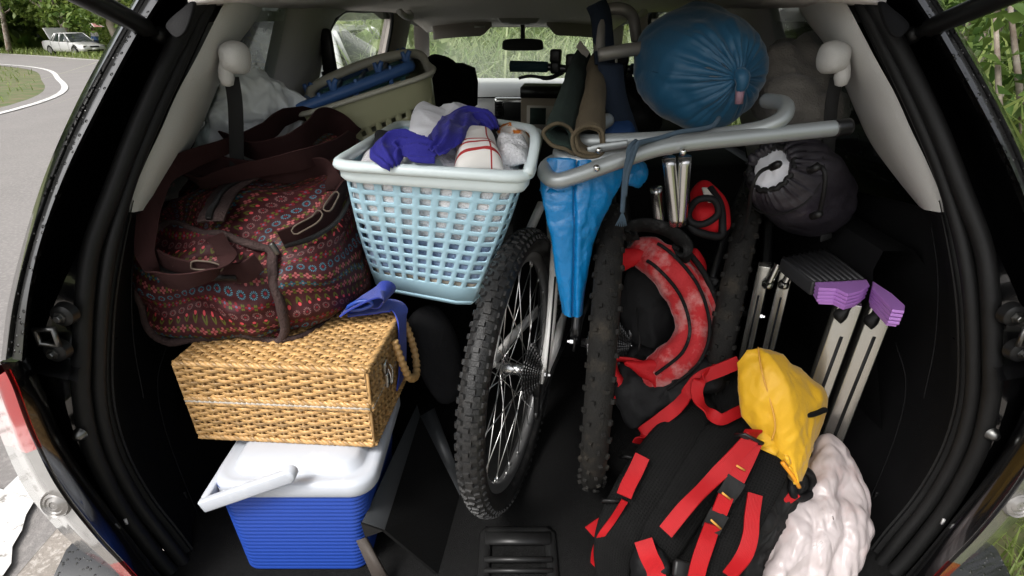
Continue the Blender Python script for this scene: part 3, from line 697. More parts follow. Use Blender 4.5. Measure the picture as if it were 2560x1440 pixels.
# sun visors and the raised middle with the map light
for sx in (-1, 1):
    mb = MB(); x0, x1 = CX+sx*.16, CX+sx*.50
    def vf(u, v):
        x = x0+(x1-x0)*u; drop = .085*(1-.0*u); k = min(1, u/.16)
        return (x, 3.62+.02*v, 1.515-.02*u*u-drop*v*(.35+.65*k))
    mb.grid(vf, 16, 6); obj('sun_visor', mb, M['visor'], suv, solid=.014, bevel=.004)
mb = MB(); mb.hexa([(CX-.56, 3.66, 1.50), (CX+.56, 3.66, 1.50), (CX+.56, 3.84, 1.47), (CX-.56, 3.84, 1.47), (CX-.56, 3.66, 1.56), (CX+.56, 3.66, 1.56), (CX+.56, 3.84, 1.54), (CX-.56, 3.84, 1.54)]); obj('windscreen_header', mb, M['visor'], suv, bevel=.01)
mb = MB(); mb.hexa([(CX-.1, 3.48, 1.497), (CX+.1, 3.48, 1.497), (CX+.085, 3.6, 1.487), (CX-.085, 3.6, 1.487), (CX-.13, 3.46, 1.54), (CX+.13, 3.46, 1.54), (CX+.11, 3.64, 1.53), (CX-.11, 3.64, 1.53)]); ml = obj('map_light', mb, M['trim'], suv, bevel=.012, bseg=3)
mb = MB(); mb.box((CX, 3.53, 1.494), (.12, .05, .006)); obj('lens', mb, M['dash'], ml, bevel=.002)
mb = MB(); mb.hexa([(-0.2164,3.6,1.4711), (-0.1543,3.6,1.4711), (-0.154,3.6,1.4836), (-0.2161,3.6,1.4836), (-0.2167,3.604,1.471), (-0.1544,3.604,1.471), (-0.1542,3.604,1.4835), (-0.2163,3.604,1.4835)]); obj('visor_label', mb, M['dash'], suv)
# mirror
mb = MB(); mc = V(*(0.0633,3.62,1.3791)); pts = [(-.115, .022), (-.12, 0), (-.11, -.026), (0, -.03), (.11, -.026), (.12, 0), (.115, .022), (.09, .033), (0, .036), (-.09, .033)]
ring = cr([(mc[0]+x, mc[1], mc[2]+z) for x, z in pts], 40, True); cen = ring.mean(0)
mb.loft([cen+(ring-cen)*.93+V(0, -.004, 0), ring+V(0, .002, 0), ring+V(0, .02, 0), cen+(ring-cen)*.7+V(0, .045, 0)], closed=True, capA=True, capB=True)
mr_ = obj('rear_view_mirror', mb, M['plastic_shiny'], suv, angle=40)
mb = MB(); mb.tube(cr([mc+V(0, .03, .02), mc+V(0, .035, .06), mc+V(0, .07, .11)], 10), .014, 10); obj('mirror_stem', mb, M['plastic_shiny'], mr_)
# grab handles
for s_ in (-1, 1):
    mb = MB(); hx = CX+s_*.50
    mb.tube(cr([(hx, 2.55, 1.555), (hx-s_*.02, 2.57, 1.535), (hx-s_*.025, 2.66, 1.528), (hx-s_*.02, 2.75, 1.535), (hx, 2.77, 1.555)], 18), .013, 8); obj('grab_handle', mb, M['trim'], suv)

# dashboard with centre vents and screen
mb = MB(); prof = [(4.62, 1.105), (4.4, 1.12), (4.15, 1.112), (4.02, 1.09), (3.96, 1.03), (3.97, .93), (4.02, .75), (4.05, .5)]
mb.loft([[(CX+x, y+.07*(x/.7)**2, z) for y, z in prof] for x in np.linspace(-.72, .72, 16)]); da = obj('dashboard', mb, M['dash'], suv)
mb = MB(); mb.loft([[(CX+x, 3.948, z-.012*abs(x)) for x in np.linspace(-.66, .66, 14)] for z in (1.052, 1.043)]); obj('dash_seam', mb, M['plastic'], da, solid=.004)
mb = MB(); mb.box((CX+.02, 3.94, .965), (.36, .05, .17)); cs = obj('centre_console', mb, M['chrome'], da, bevel=.02, bseg=3)
mb = MB(); mb.box((CX+.0, 3.908, .965), (.19, .012, .115)); obj('display_screen', mb, M['plastic_shiny'], cs if False else da, bevel=.004)
for k in range(5):
    mb = MB(); mb.box((CX-.128, 3.906, 1.01-k*.018), (.04, .014, .009)); obj('vent_slat', mb, M['plastic'], da)
mb = MB(); mb.box((CX-.128, 3.9125, .974), (.05, .008, .1)); obj('vent_frame', mb, M['plastic_shiny'], da, bevel=.003)

# front seats with head restraints, folded rear seat back
for s_, nm in ((-1, 'front seat beside the left window'), (1, 'front seat')):
    mb = MB(); sx = CX+s_*.33
    rings = [cr([(sx-w, y-.06, z), (sx-w*.6, y-.085, z), (sx+w*.6, y-.085, z), (sx+w, y-.06, z), (sx+w, y+.05, z), (sx, y+.07, z), (sx-w, y+.05, z)], 32, True) for w, y, z in ((.2, 2.82, .62), (.25, 2.76, .75), (.25, 2.7, .95), (.23, 2.64, 1.08), (.17, 2.61, 1.14), (.1, 2.6, 1.155))]
    mb.loft(rings, closed=True, capA=True, capB=True); se_ = obj('front_seat', mb, M['seat'], suv)
    mb = MB(); rings = [cr([(sx-w, y-.04, z), (sx, y-.055, z), (sx+w, y-.04, z), (sx+w, y+.04, z), (sx, y+.055, z), (sx-w, y+.04, z)], 28, True) for w, y, z in ((.09, 2.58, 1.16), (.125, 2.575, 1.185), (.13, 2.57, 1.28), (.12, 2.565, 1.335), (.08, 2.565, 1.352))]
    mb.loft(rings, closed=True, capA=True, capB=True); obj('head_restraint', mb, M['seat'], se_)
# boot floor
mb = MB(); mb.grid(lambda u, v: (CX-.74+1.48*u, .66+3.6*v, .56+.002*noise.noise(Vector((u*9, v*12, 0)))), 20, 24); fl = obj('boot_floor', mb, M['carpet'], suv, solid=-.03)
mb = MB(); mb.tube([(-0.1417,0.776,0.5563), (0.0079,0.774,0.5532), (0.1653,0.776,0.5563)], .003, 6); mb.tube([(-0.1423,0.782,0.5579), (0.0079,0.78,0.5547), (0.166,0.782,0.5579)], .002, 6); obj('floor_seam', mb, M['plastic_shiny'], fl)
# floor hatch handle: recessed frame with a grip bar
hc = V(*(0.0119,0.7873,0.565))
mb = MB(); w, d_ = .066, .062
fr = cr([(hc[0]-w, hc[1]-d_, .563), (hc[0]-w, hc[1]+d_*.9, .563), (hc[0]-w*.9, hc[1]+d_, .563), (hc[0]+w*.9, hc[1]+d_, .563), (hc[0]+w, hc[1]+d_*.9, .563), (hc[0]+w, hc[1]-d_, .563)], 40)
mb.tube(fr, .013, 8, flat=.6); ha = obj('hatch_handle', mb, M['plastic_shiny'], suv)
mb = MB(); mb.tube([(hc[0]-w, hc[1]-.012, .572), (hc[0]+w, hc[1]-.012, .572)], .006, 8); mb.tube([(hc[0]-w, hc[1]-.035, .57), (hc[0]+w, hc[1]-.035, .57)], .005, 8); obj('grip_bar', mb, M['plastic_shiny'], ha)
mb = MB(); mb.tube([(hc[0]-w, hc[1]+.04, .57), (hc[0]+w, hc[1]+.04, .57)], .016, 10, flat=.5); obj('grip_pad', mb, M['plastic_shiny'], ha)
# sill and bumper below the opening
mb = MB(); xs = np.linspace(-.95, .95, 31)
def bx(x): return .10*abs(x/.9)**3
mb.loft([[(CX+x, y+bx(x), z) for x in xs] for y, z in ((.76, .545), (.70, .548), (.66, .53), (.60, .50), (.575, .44), (.57, .35), (.6, .28), (.66, .25))]); obj('rear_bumper', mb, M['paint_wet'], suv)

# tail lamps
M['lamp_red'] = mat('red_lamp_plastic', (.3, .006, .006), .15, coat=1, var=.25, vscale=25)
M['lamp_grey'] = mat('lamp_reflector', (.2, .19, .18), .22, .2, var=.25, vscale=9, coat=.6)
M['lens'] = glassy('lamp_lens', (.93, .93, .92))
LO = [(-0.863,0.7785,1.0185),(-0.8752,0.77,0.9574),(-0.8796,0.7655,0.8858),(-0.8833,0.765,0.7939),(-0.8758,0.765,0.7228),(-0.8473,0.765,0.6345),(-0.8074,0.765,0.569),(-0.7445,0.765,0.5035)]
LM = [(-0.777,0.713,1.058),(-0.7762,0.7065,1.0157),(-0.7777,0.7017,0.959),(-0.7793,0.7,0.8925),(-0.7728,0.7,0.8156),(-0.7465,0.7,0.7184),(-0.714,0.7,0.6435),(-0.6794,0.7,0.5579)]
def lampf(f, lo, hi, d=0, n=40):
    a, b, c = r(LI, n)[lo:hi], r(LM, n)[lo:hi], r(LO, n)[lo:hi]
    mb = MB(); mb.loft([f(q+V(d*1.2, d, 0)) for q in (a, a*.93+b*.07, a*.5+b*.5+V(0, -.012, 0), b+V(0, -.006, 0), b*.5+c*.5, c, c+V(.004, .06, 0))]); return mb
for f, rs in ((lambda p: np.array(p, float), 'left'), (mir, 'right')):
    tl = obj('tail_lamp', lampf(f, 1, 12, .004), M['lamp_red'], suv)
    obj('clear_section', lampf(f, 11, 31, .004), M['lamp_grey'], tl)
    obj('lower_reflector', lampf(f, 30, 37, .004), M['lamp_red'], tl)
    for (px, py) in ((0, 0),):
        c_ = r(LI, 40)[19]*.6+r(LM, 40)[19]*.4+V(0, -.008, 0); mb = MB()
        mb.lathe([(.003, .001), (.0025, .006), (.004, .007), (.001, .013), (.003, .015), (.0, .020), (.002, .022), (-.004, .024)], 28, f(c_), (0, -1, .25)); obj('bulb_reflector', mb, M['lamp_grey'], tl, angle=30)
# plain body skin outside and below the lamps
def skin(f):
    mb = MB(); o_ = r(LO, 30); mb.loft([f(q) for q in (o_+V(.008, .066, 0), o_+V(-.004, .08, -.004), o_+V(-.03, .3, -.02), o_+V(-.035, .9, 0))]); return mb
both('body_side', skin, M['paint'])

# latch brackets with bolts, left and right
for f, nm in ((lambda p: np.array(p, float), 'l'), (mir, 'r')):
    mb = MB(); c1, c2 = V(*[(-0.6812,0.759,1.121)][0]), V(*[(-0.7004,0.745,1.0659)][0]); mid = V(*[(-0.6968,0.7478,1.0961)][0])
    for c_ in (c1, c2): mb.lathe([(.004, 0), (.004, .013), (.001, .017), (-.012, .019)], 24, f(c_), (0, -1, 0))
    br = obj('latch_bracket', mb, M['plastic_shiny'], suv, angle=40)
    mb = MB(); u_, w_ = .014, .013
    mb.tube(f(np.array([mid+V(-u_, -.01, w_), mid+V(u_, -.01, w_*1.1), mid+V(u_*.9, -.01, -w_), mid+V(-u_, -.01, -w_*.9)])), .005, 6, closed=True); obj('latch_loop', mb, M['steel'], br)
    for c_ in (c1, c2):
        mb = MB(); mb.lathe([(.013, 0), (.013, .0045), (.012, .0055), (.007, .0056), (.0068, .009), (.005, .0095)], 6, f(c_), (0, -1, 0)); obj('bolt', mb, M['steel'], br, smooth=False)
    # small screw stud lower on the flange
    c_ = V(*[(-0.7143,0.7458,0.9066)][0]); mb = MB(); mb.lathe([(.012, 0), (.010, .007), (.002, .011), (0, .012)], 16, f(c_), (0, -1, 0)); obj('stud', mb, M['steel'], suv)
    mb = MB(); q = V(*[(-0.6871,0.735,0.7187)][0]); mb.box(f(q), (.004, .003, .012)); obj('paper_tag', mb, M['dash'], suv)

# gas struts up to the raised tailgate
for f in (lambda p: np.array(p, float), mir):
    a, b = V(*(-0.5839,1.02,1.5062)), V(*(-0.5335,0.8,1.5524))
    mb = MB(); d_ = unit(b-a); mb.tube(f(np.array([a, a+d_*.05])), .009, 10); mb.tube(f(np.array([a+d_*.045, a+d_*.3])), .0145, 14); mb.tube(f(np.array([a+d_*.3, a+d_*.62])), .006, 10)
    st = obj('gas_strut', mb, M['plastic_shiny'], suv, angle=40)
    mb = MB(); mb.ball(f(a+V(.006, .004, -.004)), .014); obj('ball_joint', mb, M['plastic_shiny'], st)
    # blade shaped hinge bracket beside it
    mb = MB(); q = [(-0.5098,1.0085,1.5521),(-0.5036,1.006,1.5492),(-0.5037,0.99,1.5309),(-0.5089,0.97,1.5085),(-0.5207,0.9625,1.5001),(-0.535,0.97,1.5085),(-0.5423,0.979,1.5185),(-0.5338,0.99,1.5309),(-0.5221,0.999,1.5412)]
    q = cr(q, 30, True); mb.loft([f(q), f(q+V(0, .012, 0))], closed=True, capA=True, capB=True); obj('hinge_bracket', mb, M['plastic'], suv, bevel=.003)
# raised tailgate above the photographer
mb = MB(); mb.loft([[(CX+x, y, z+.03*(1-(x/.7)**2)) for x in np.linspace(-.62, .62, 15)] for y, z in ((1.0, 1.70), (.78, 1.83), (.4, 2.08), (.1, 2.24), (0, 2.25), (-.08, 2.17))]); tg = obj('tailgate', mb, M['paint'], suv, solid=.05)

# shoulder-belt covers on the rear pillars and their belts
for f, nm in ((lambda p: np.array(p, float), 'left'), (mir, 'right')):
    c_ = V(*(-0.4975,1.1,1.461)); mb = MB()
    ring0 = [(-.022, .03), (.004, .036), (.028, .026), (.034, -.002), (.024, -.026), (.004, -.03), (-.02, -.024), (-.028, .004)]
    def rg(s, dy, ox=0): s *= .84; return cr([(c_[0]+x*s+ox, c_[1]+dy, c_[2]+z*s) for x, z in ring0], 28, True)
    mb.loft([f(q) for q in (rg(.25, -.034), rg(.6, -.03), rg(.88, -.018), rg(1, 0), rg(1.0, .03, -.012), rg(.95, .06, -.03))], closed=True, capA=True)
    bc = obj('belt_guide_cover', mb, M['trim'], suv)
    k_ = V(*(-0.512,1.085,1.4359)); mb = MB(); mb.lathe([(-.02, .003), (-.017, .010), (-.004, .0135), (.010, .0125), (.024, .009)], 18, f(k_), unit(f(V(.05, .1, 1))-f(V(0, 0, 0)))); obj('belt_guide_knob', mb, M['trim'], bc)
    mb = MB(); mb.ribbon([f(V(*(-0.5111,1.1,1.4312))), f(V(*(-0.5146,1.105,1.3972))), f(V(*(-0.523,1.11,1.3533))), f(V(*(-0.5471,1.12,1.2513))), f(V(*(-0.5839,1.13,1.1035)))], .026, (1, .2, 0)); obj('seat_belt', mb, M['belt'], bc)
# rear-seat belt reel on the left door pillar
mb = MB(); c_ = V(*(-0.5116,1.72,1.446)); mb.hexa([c_+V(-.02, -.02, -.06), c_+V(.022, -.02, -.06), c_+V(.01, .03, -.06), c_+V(-.03, .03, -.06), c_+V(-.012, -.02, .055), c_+V(.018, -.02, .055), c_+V(.005, .03, .055), c_+V(-.03, .03, .055)]); bh = obj('belt_height_slider', mb, M['plastic_shiny'], suv, bevel=.01)
mb = MB(); mb.ribbon([c_+V(.0, -.024, -.05), c_+V(.02, -.03, -.13), c_+V(.05, -.02, -.3), c_+V(.08, 0, -.5)], .045, (1, .1, .1)); obj('seat_belt', mb, M['belt'], bh)

# seams, hooks and clips in the black side trims
for f in (lambda p: np.array(p, float), mir):
    for pts in ([(-0.703,1.0,0.9262), (-0.7123,0.95,0.8629), (-0.7051,0.92,0.7661), (-0.6851,0.9,0.6228), (-0.6578,0.88,0.5157)], [(-0.6636,0.96,1.1979), (-0.6616,0.9,1.1162), (-0.672,0.87,1.0047), (-0.6723,0.85,0.8979)]):
        mb = MB(); mb.tube(f(cr(pts, 30)+V(-.004, .006, 0)), .0012, 5); obj('trim_seam', mb, M['plastic'], suv)
    q = f(V(*(-0.7075,0.9,0.5943))); mb = MB(); mb.tube(cr([q+V(0, 0, .02), q+V(0, -.016, .016), q+V(0, -.018, -.012), q+V(0, 0, -.018)], 16), .004, 6); mb.box(q+V(0, .004, 0), (.03, .006, .05)); obj('cargo_hook', mb, M['plastic_shiny'], suv, bevel=.003)

# ================================================================== cargo, left half
def floral():
    m = bpy.data.materials.new('floral_print_nylon'); m.use_nodes = True; N = m.node_tree.nodes; L = m.node_tree.links
    b = N['Principled BSDF']; tc = N.new('ShaderNodeTexCoord'); sp = N.new('ShaderNodeSeparateXYZ'); L.new(tc.outputs['UV'], sp.inputs[0])
    def m_(op, a, b_=None, c_=None):
        n = N.new('ShaderNodeMath'); n.operation = op
        for i, q in enumerate((a, b_, c_)):
            if q is None: continue
            if isinstance(q, (int, float)): n.inputs[i].default_value = q
            else: L.new(q, n.inputs[i])
        return n.outputs[0]
    wz = N.new('ShaderNodeTexNoise'); wz.inputs['Scale'].default_value = 7; L.new(tc.outputs['UV'], wz.inputs['Vector'])
    v = m_('DIVIDE', m_('ADD', sp.outputs[1], m_('MULTIPLY', wz.outputs[0], .05)), .0158); row = m_('FLOOR', v); fv = m_('SUBTRACT', m_('FRACT', v), .5)
    odd = m_('MODULO', row, 2); fu = m_('SUBTRACT', m_('FRACT', m_('ADD', m_('DIVIDE', sp.outputs[0], .0178), m_('MULTIPLY', odd, .5))), .5)
    rr = m_('SQRT', m_('ADD', m_('MULTIPLY', fu, fu), m_('MULTIPLY', fv, fv))); an = m_('ARCTAN2', fv, fu)
    k = m_('MODULO', m_('ADD', row, 700), 7)
    petal = m_('LESS_THAN', rr, m_('MULTIPLY', m_('POWER', m_('ABSOLUTE', m_('COSINE', m_('MULTIPLY', an, 2))), .6), .36))
    ringm = m_('MULTIPLY', m_('MULTIPLY', m_('GREATER_THAN', rr, .2), m_('LESS_THAN', rr, .36)), m_('GREATER_THAN', m_('COSINE', m_('MULTIPLY', an, 13)), .1))
    dot = m_('LESS_THAN', rr, .1)
    au = m_('ABSOLUTE', fu)
    def ell(x, y, x0, y0, a, c): 
        dx = m_('DIVIDE', m_('SUBTRACT', x, x0), a); dy = m_('DIVIDE', m_('SUBTRACT', y, y0), c); return m_('LESS_THAN', m_('ADD', m_('MULTIPLY', dx, dx), m_('MULTIPLY', dy, dy)), 1)
    leaf = ell(m_('SUBTRACT', au, m_('MULTIPLY', fv, .35)), fv, .17, -.12, .09, .32); bud = ell(fu, fv, 0, .28, .15, .17)
    speck = ell(au, m_('ABSOLUTE', fv), .43, .16, .07, .13)
    col = None
    nz = N.new('ShaderNodeTexNoise'); nz.inputs['Scale'].default_value = 9; L.new(tc.outputs['UV'], nz.inputs['Vector'])
    mx = N.new('ShaderNodeMix'); mx.data_type = 'RGBA'; mx.inputs[6].default_value = (.03, .007, .008, 1); mx.inputs[7].default_value = (.06, .014, .016, 1); L.new(nz.outputs[0], mx.inputs[0]); col = mx.outputs[2]
    def over(mask, c, base):
        n = N.new('ShaderNodeMix'); n.data_type = 'RGBA'; n.inputs[7].default_value = (*c, 1); L.new(mask, n.inputs[0]); L.new(base, n.inputs[6]); return n.outputs[2]
    def typ(i): return m_('COMPARE', k, i, .4)
    pink, teal, red, white, green, peri = (.29, .08, .08), (.012, .075, .1), (.16, .010, .018), (.22, .115, .11), (.08, .083, .014), (.085, .09, .15)
    for i, c, cd in ((0, pink, red), (1, teal, white), (2, pink, red), (5, red, peri)):
        t = typ(i); col = over(m_('MULTIPLY', speck, t), green, col); col = over(m_('MULTIPLY', petal, t), c, col); col = over(m_('MULTIPLY', dot, t), cd, col)
    t = typ(3); col = over(m_('MULTIPLY', leaf, t), green, col); col = over(m_('MULTIPLY', bud, t), (.5, .06, .07), col)
    for i, c in ((4, white), (6, (.05, .2, .27))):
        t = typ(i); col = over(m_('MULTIPLY', ringm, t), c, col); col = over(m_('MULTIPLY', dot, t), red, col)
    L.new(col, b.inputs['Base Color']); b.inputs['Roughness'].default_value = .55; b.inputs['Specular IOR Level'].default_value = .2
    w1 = N.new('ShaderNodeTexNoise'); w1.inputs['Scale'].default_value = 28; w1.inputs['Detail'].default_value = 4; L.new(tc.outputs['Object'], w1.inputs['Vector'])
    bp = N.new('ShaderNodeBump'); bp.inputs['Strength'].default_value = .45; bp.inputs['Distance'].default_value = .01; L.new(w1.outputs[0], bp.inputs['Height']); L.new(bp.outputs[0], b.inputs['Normal'])
    return m
M['floral'] = floral()
M['brown_web'] = mat('brown_webbing', (.03, .012, .0115), .8, var=.2, vscale=30, spec=.12, bump=('bands', 160, .5, 'Y'))
M['brown_cord'] = mat('brown_piping', (.035, .018, .016), .85, var=.4, vscale=60, bump=('noise', 220, .8))
M['stitch'] = mat('pale_stitching', (.1, .075, .055), .8)
M['zip'] = mat('black_zip', (.008, .007, .007), .5, bump=('bands', 400, .7, 'X'))

# ---- floral duffel bag lying on the wicker hamper
duf = thing('duffel_bag', 'brown duffel bag with pink and teal flower print on the wicker hamper', 'bag', (-.5, .95, .975))
R0 = [(-0.4377,0.985,1.144), (-0.4278,0.95,1.0769), (-0.4371,0.935,0.9743), (-0.5174,0.94,0.9872), (-0.6478,0.935,0.9726), (-0.6883,0.945,1.007), (-0.6998,0.96,1.0886), (-0.6968,0.985,1.1408), (-0.6463,1.01,1.1791), (-0.5625,0.985,1.1661)]
R1 = [(-0.3714,1.06,1.1959), (-0.3563,1.0,1.0787), (-0.3692,1.0,0.9866), (-0.5259,1.03,0.975), (-0.6678,1.03,0.9656), (-0.7359,1.04,0.979), (-0.7572,1.05,1.0561), (-0.7273,1.07,1.1473), (-0.6683,1.1,1.2081), (-0.5347,1.09,1.2174)]
R2 = [(-0.3419,1.16,1.2204), (-0.3083,1.13,1.0854), (-0.3209,1.15,0.9795), (-0.478,1.17,0.9465), (-0.6209,1.18,0.9874), (-0.7305,1.18,0.9874), (-0.76,1.18,1.0847), (-0.729,1.2,1.1788), (-0.6324,1.2,1.2227), (-0.4559,1.19,1.2356)]
R3 = [(-0.3323,1.3,1.2478), (-0.3184,1.28,1.1649), (-0.3403,1.28,1.0469), (-0.4734,1.3,0.9973), (-0.6271,1.3,1.0185), (-0.6987,1.3,1.0497), (-0.7168,1.3,1.1398), (-0.6901,1.3,1.2158), (-0.5801,1.3,1.2614), (-0.4324,1.3,1.2793)]
R4 = [(-0.3313,1.4,1.2647), (-0.3301,1.38,1.216), (-0.3734,1.38,1.1766), (-0.4732,1.38,1.1667), (-0.57,1.38,1.1766), (-0.627,1.38,1.1866), (-0.6505,1.38,1.216), (-0.6247,1.4,1.2407), (-0.5478,1.42,1.2754), (-0.4094,1.42,1.2868)]
mb = MB(); S = ringloft(mb, [R0, R1, R2, R3, R4], 110, 60, capB=True)
bd = obj('bag_body', mb, M['floral'], duf); wrinkle(bd, .016, 7, 3, (1, 1, 1.6)); wrinkle(bd, .012, 8, 5, (1, .6, 1.8), 'fold')
ring = cr(R0, 80, True); cen = ring.mean(0); mb = MB()
rows = []
for s in np.linspace(1, .04, 16): rows.append(cen+(ring-cen)*s+V(0, -.045, .004)*(1-s**2.2))
UVs = [(float(p[0]), float(p[2])) for q in rows for p in q]; mb.loft(rows, closed=True, capB=True); mb.uv = UVs
ep = obj('end_panel', mb, M['floral'], duf); wrinkle(ep, .016, 8, 8, (1, 1, 1.8)); wrinkle(ep, .014, 8, 2, (.7, 1, 1.8), 'fold')
mb = MB(); mb.tube(ring+V(0, -.006, .003)+.004*np.array([noise.noise_vector(Vector(p*30)) for p in ring]), .0085, 8, closed=True); obj('piping', mb, M['brown_cord'], duf)
mb = MB(); mb.tube(cr([(-0.4341,0.926,0.9814), (-0.4007,0.95,0.9761), (-0.3589,1.05,0.9737), (-0.3221,1.14,0.9803)], 24), .006, 6); obj('bottom_piping', mb, M['brown_cord'], duf)
# zip on the top, between two brown tapes
zp = [(-0.5378,0.985,1.1777), (-0.5395,1.02,1.1929), (-0.5445,1.08,1.2058), (-0.5369,1.115,1.2201), (-0.5209,1.14,1.2315)]
mb = MB(); mb.ribbon([V(*q)+V(0, -.012, .014) for q in zp], .05, (1, .1, .15), .004); obj('zip_tape', mb, M['brown_cord'], duf)
mb = MB(); mb.ribbon([V(*q)+V(0, -.015, .018) for q in zp], .010, (1, .1, .15), .005); obj('zip', mb, M['zip'], duf)
# end pocket flap band and handle straps
mb = MB(); mb.ribbon([(-0.6453,0.93,1.1626), (-0.5943,0.905,1.1443), (-0.5275,0.9,1.1238), (-0.4676,0.905,1.1215), (-0.438,0.925,1.1358)], .04, (0, -.1, 1), .004); obj('pocket_band', mb, M['brown_web'], duf, angle=50)
mb = MB(); mb.ribbon([(-0.6495,0.925,1.157), (-0.5946,0.9,1.1329), (-0.5274,0.895,1.1139), (-0.4742,0.9,1.1131)], .009, (0, -.1, 1), .006); obj('pocket_zip', mb, M['zip'], duf)
for c0, c1 in (((395,640), (450,652)), ((495,662), (560,676))): pass
mb = MB()
for pts in ([(-0.6178,0.918,1.1561), (-0.6132,0.92,1.162), (-0.5909,0.911,1.1567), (-0.5707,0.905,1.1503), (-0.5699,0.904,1.1432), (-0.5761,0.905,1.1398), (-0.5966,0.91,1.1459), (-0.6167,0.917,1.1505)], [(-0.5408,0.897,1.1432), (-0.5362,0.898,1.1502), (-0.5143,0.898,1.1473), (-0.4943,0.898,1.1383), (-0.4932,0.898,1.1308), (-0.5018,0.898,1.1262), (-0.5209,0.897,1.1312), (-0.5399,0.897,1.1357)]):
    mb = MB(); mb.tube(cr(pts, 24, True)+V(0, -.004, 0), .0016, 5, closed=True); obj('pocket_stitching', mb, M['stitch'], duf)
sd1 = (.35, -.1, 1)
mb = MB(); mb.ribbon([(-0.5296,0.955,1.168), (-0.484,0.905,1.1592), (-0.498,0.88,1.1365), (-0.5462,0.87,1.1262), (-0.5905,0.875,1.1351), (-0.6158,0.89,1.1653), (-0.6244,0.92,1.2118), (-0.6219,0.97,1.2604), (-0.6014,1.03,1.2956), (-0.5738,1.1,1.3088), (-0.5291,1.2,1.3148), (-0.4882,1.3,1.323), (-0.4575,1.4,1.3163)], .034,
    [(1, -.3, .1), (1, -.3, -.3), (.5, -.3, .7), (0, -.3, 1), (-.5, -.3, .8), (-.9, -.4, .1), (-.9, -.4, .2), (-.8, -.5, .5), (-.3, -.5, .8), (0, -.4, .9), (.1, -.3, 1), (.1, -.4, 1), (.1, -.4, 1)], .003, 90); obj('carry_strap', mb, M['brown_web'], duf, angle=50)
mb = MB(); mb.ribbon([(-0.3472,1.07,1.2248), (-0.3749,1.1,1.2562), (-0.4543,1.1,1.2483), (-0.5146,1.1,1.2602), (-0.5831,1.12,1.2751), (-0.6229,1.1,1.2641), (-0.5927,1.07,1.2467), (-0.5538,1.08,1.2535), (-0.4747,1.08,1.2651), (-0.3994,1.09,1.2781), (-0.3509,1.2,1.2862), (-0.3371,1.28,1.2831)], .04,
    [(.7, 0, -.6), (.6, -.3, .6), (.1, -.3, 1), (.1, -.3, 1), (-.3, -.2, 1), (-.6, -.3, .5), (.2, -.4, .8), (.1, -.4, 1), (0, -.4, 1), (0, -.4, 1), (.2, -.3, 1), (.2, -.3, 1)], .003, 90); obj('carry_strap', mb, M['brown_web'], duf, angle=50)
mb = MB(); mb.ribbon([(-0.5879,1.18,1.3064), (-0.5295,1.15,1.2908), (-0.4677,1.16,1.2983), (-0.4299,1.2,1.3148), (-0.3906,1.3,1.323), (-0.36,1.34,1.2897)], .055, [(0, -.5, 1)]*6, .003); obj('carry_strap', mb, M['brown_web'], duf, angle=50)
# side pocket band
mb = MB(); mb.ribbon([(-0.4083,0.965,1.1658), (-0.3732,0.985,1.1777), (-0.3417,1.04,1.2022), (-0.3326,1.1,1.2203)], .045, (.1, -.45, 1), .004); obj('side_pocket_band', mb, M['brown_web'], duf, angle=50)
mb = MB(); mb.ribbon([(-0.4019,0.955,1.1527), (-0.3605,0.975,1.1682), (-0.3292,1.03,1.1896), (-0.3226,1.09,1.2028)], .008, (.1, -.45, 1), .005); obj('side_zip', mb, M['zip'], duf)
mb = MB()
for pts in ([(-0.383,0.962,1.1822), (-0.3757,0.966,1.1913), (-0.3546,0.985,1.2045), (-0.3503,0.998,1.2116), (-0.3396,0.998,1.2094), (-0.3448,0.985,1.1969), (-0.3628,0.966,1.1823), (-0.3762,0.96,1.1753)], [(-0.3373,1.0,1.2148), (-0.3332,1.01,1.2231), (-0.3239,1.04,1.2333), (-0.3153,1.04,1.2302), (-0.3185,1.02,1.2216), (-0.3258,1.0,1.2133)]): mb = MB(); mb.tube(cr(pts, 20, True)+V(0, -.006, .003), .0016, 5, closed=True); obj('side_stitching', mb, M['stitch'], duf)
mb = MB(); mb.box((-0.4081,0.925,1.157), (.009, .01, .03), Euler((.2, -.25, 0)).to_matrix()); obj('zip_pull', mb, M['steel'], duf, bevel=.002)

# the soft bag sags: one warp through all of its parts
for o_ in [c for c in scene.objects if c.parent is duf]:
    me = o_.data; co = np.empty(len(me.vertices)*3); me.vertices.foreach_get('co', co); co = co.reshape(-1, 3)
    for i, p_ in enumerate(co):
        w_ = np.array(noise.noise_vector(Vector(p_*6.5)))*.022+np.array(noise.noise_vector(Vector(p_*14)+Vector((5, 1, 2))))*.008
        co[i] = p_+w_*V(1, 1, .9)*min(1, max(0, (p_[2]-.985)/.05))
    me.vertices.foreach_set('co', co.ravel()); me.update()

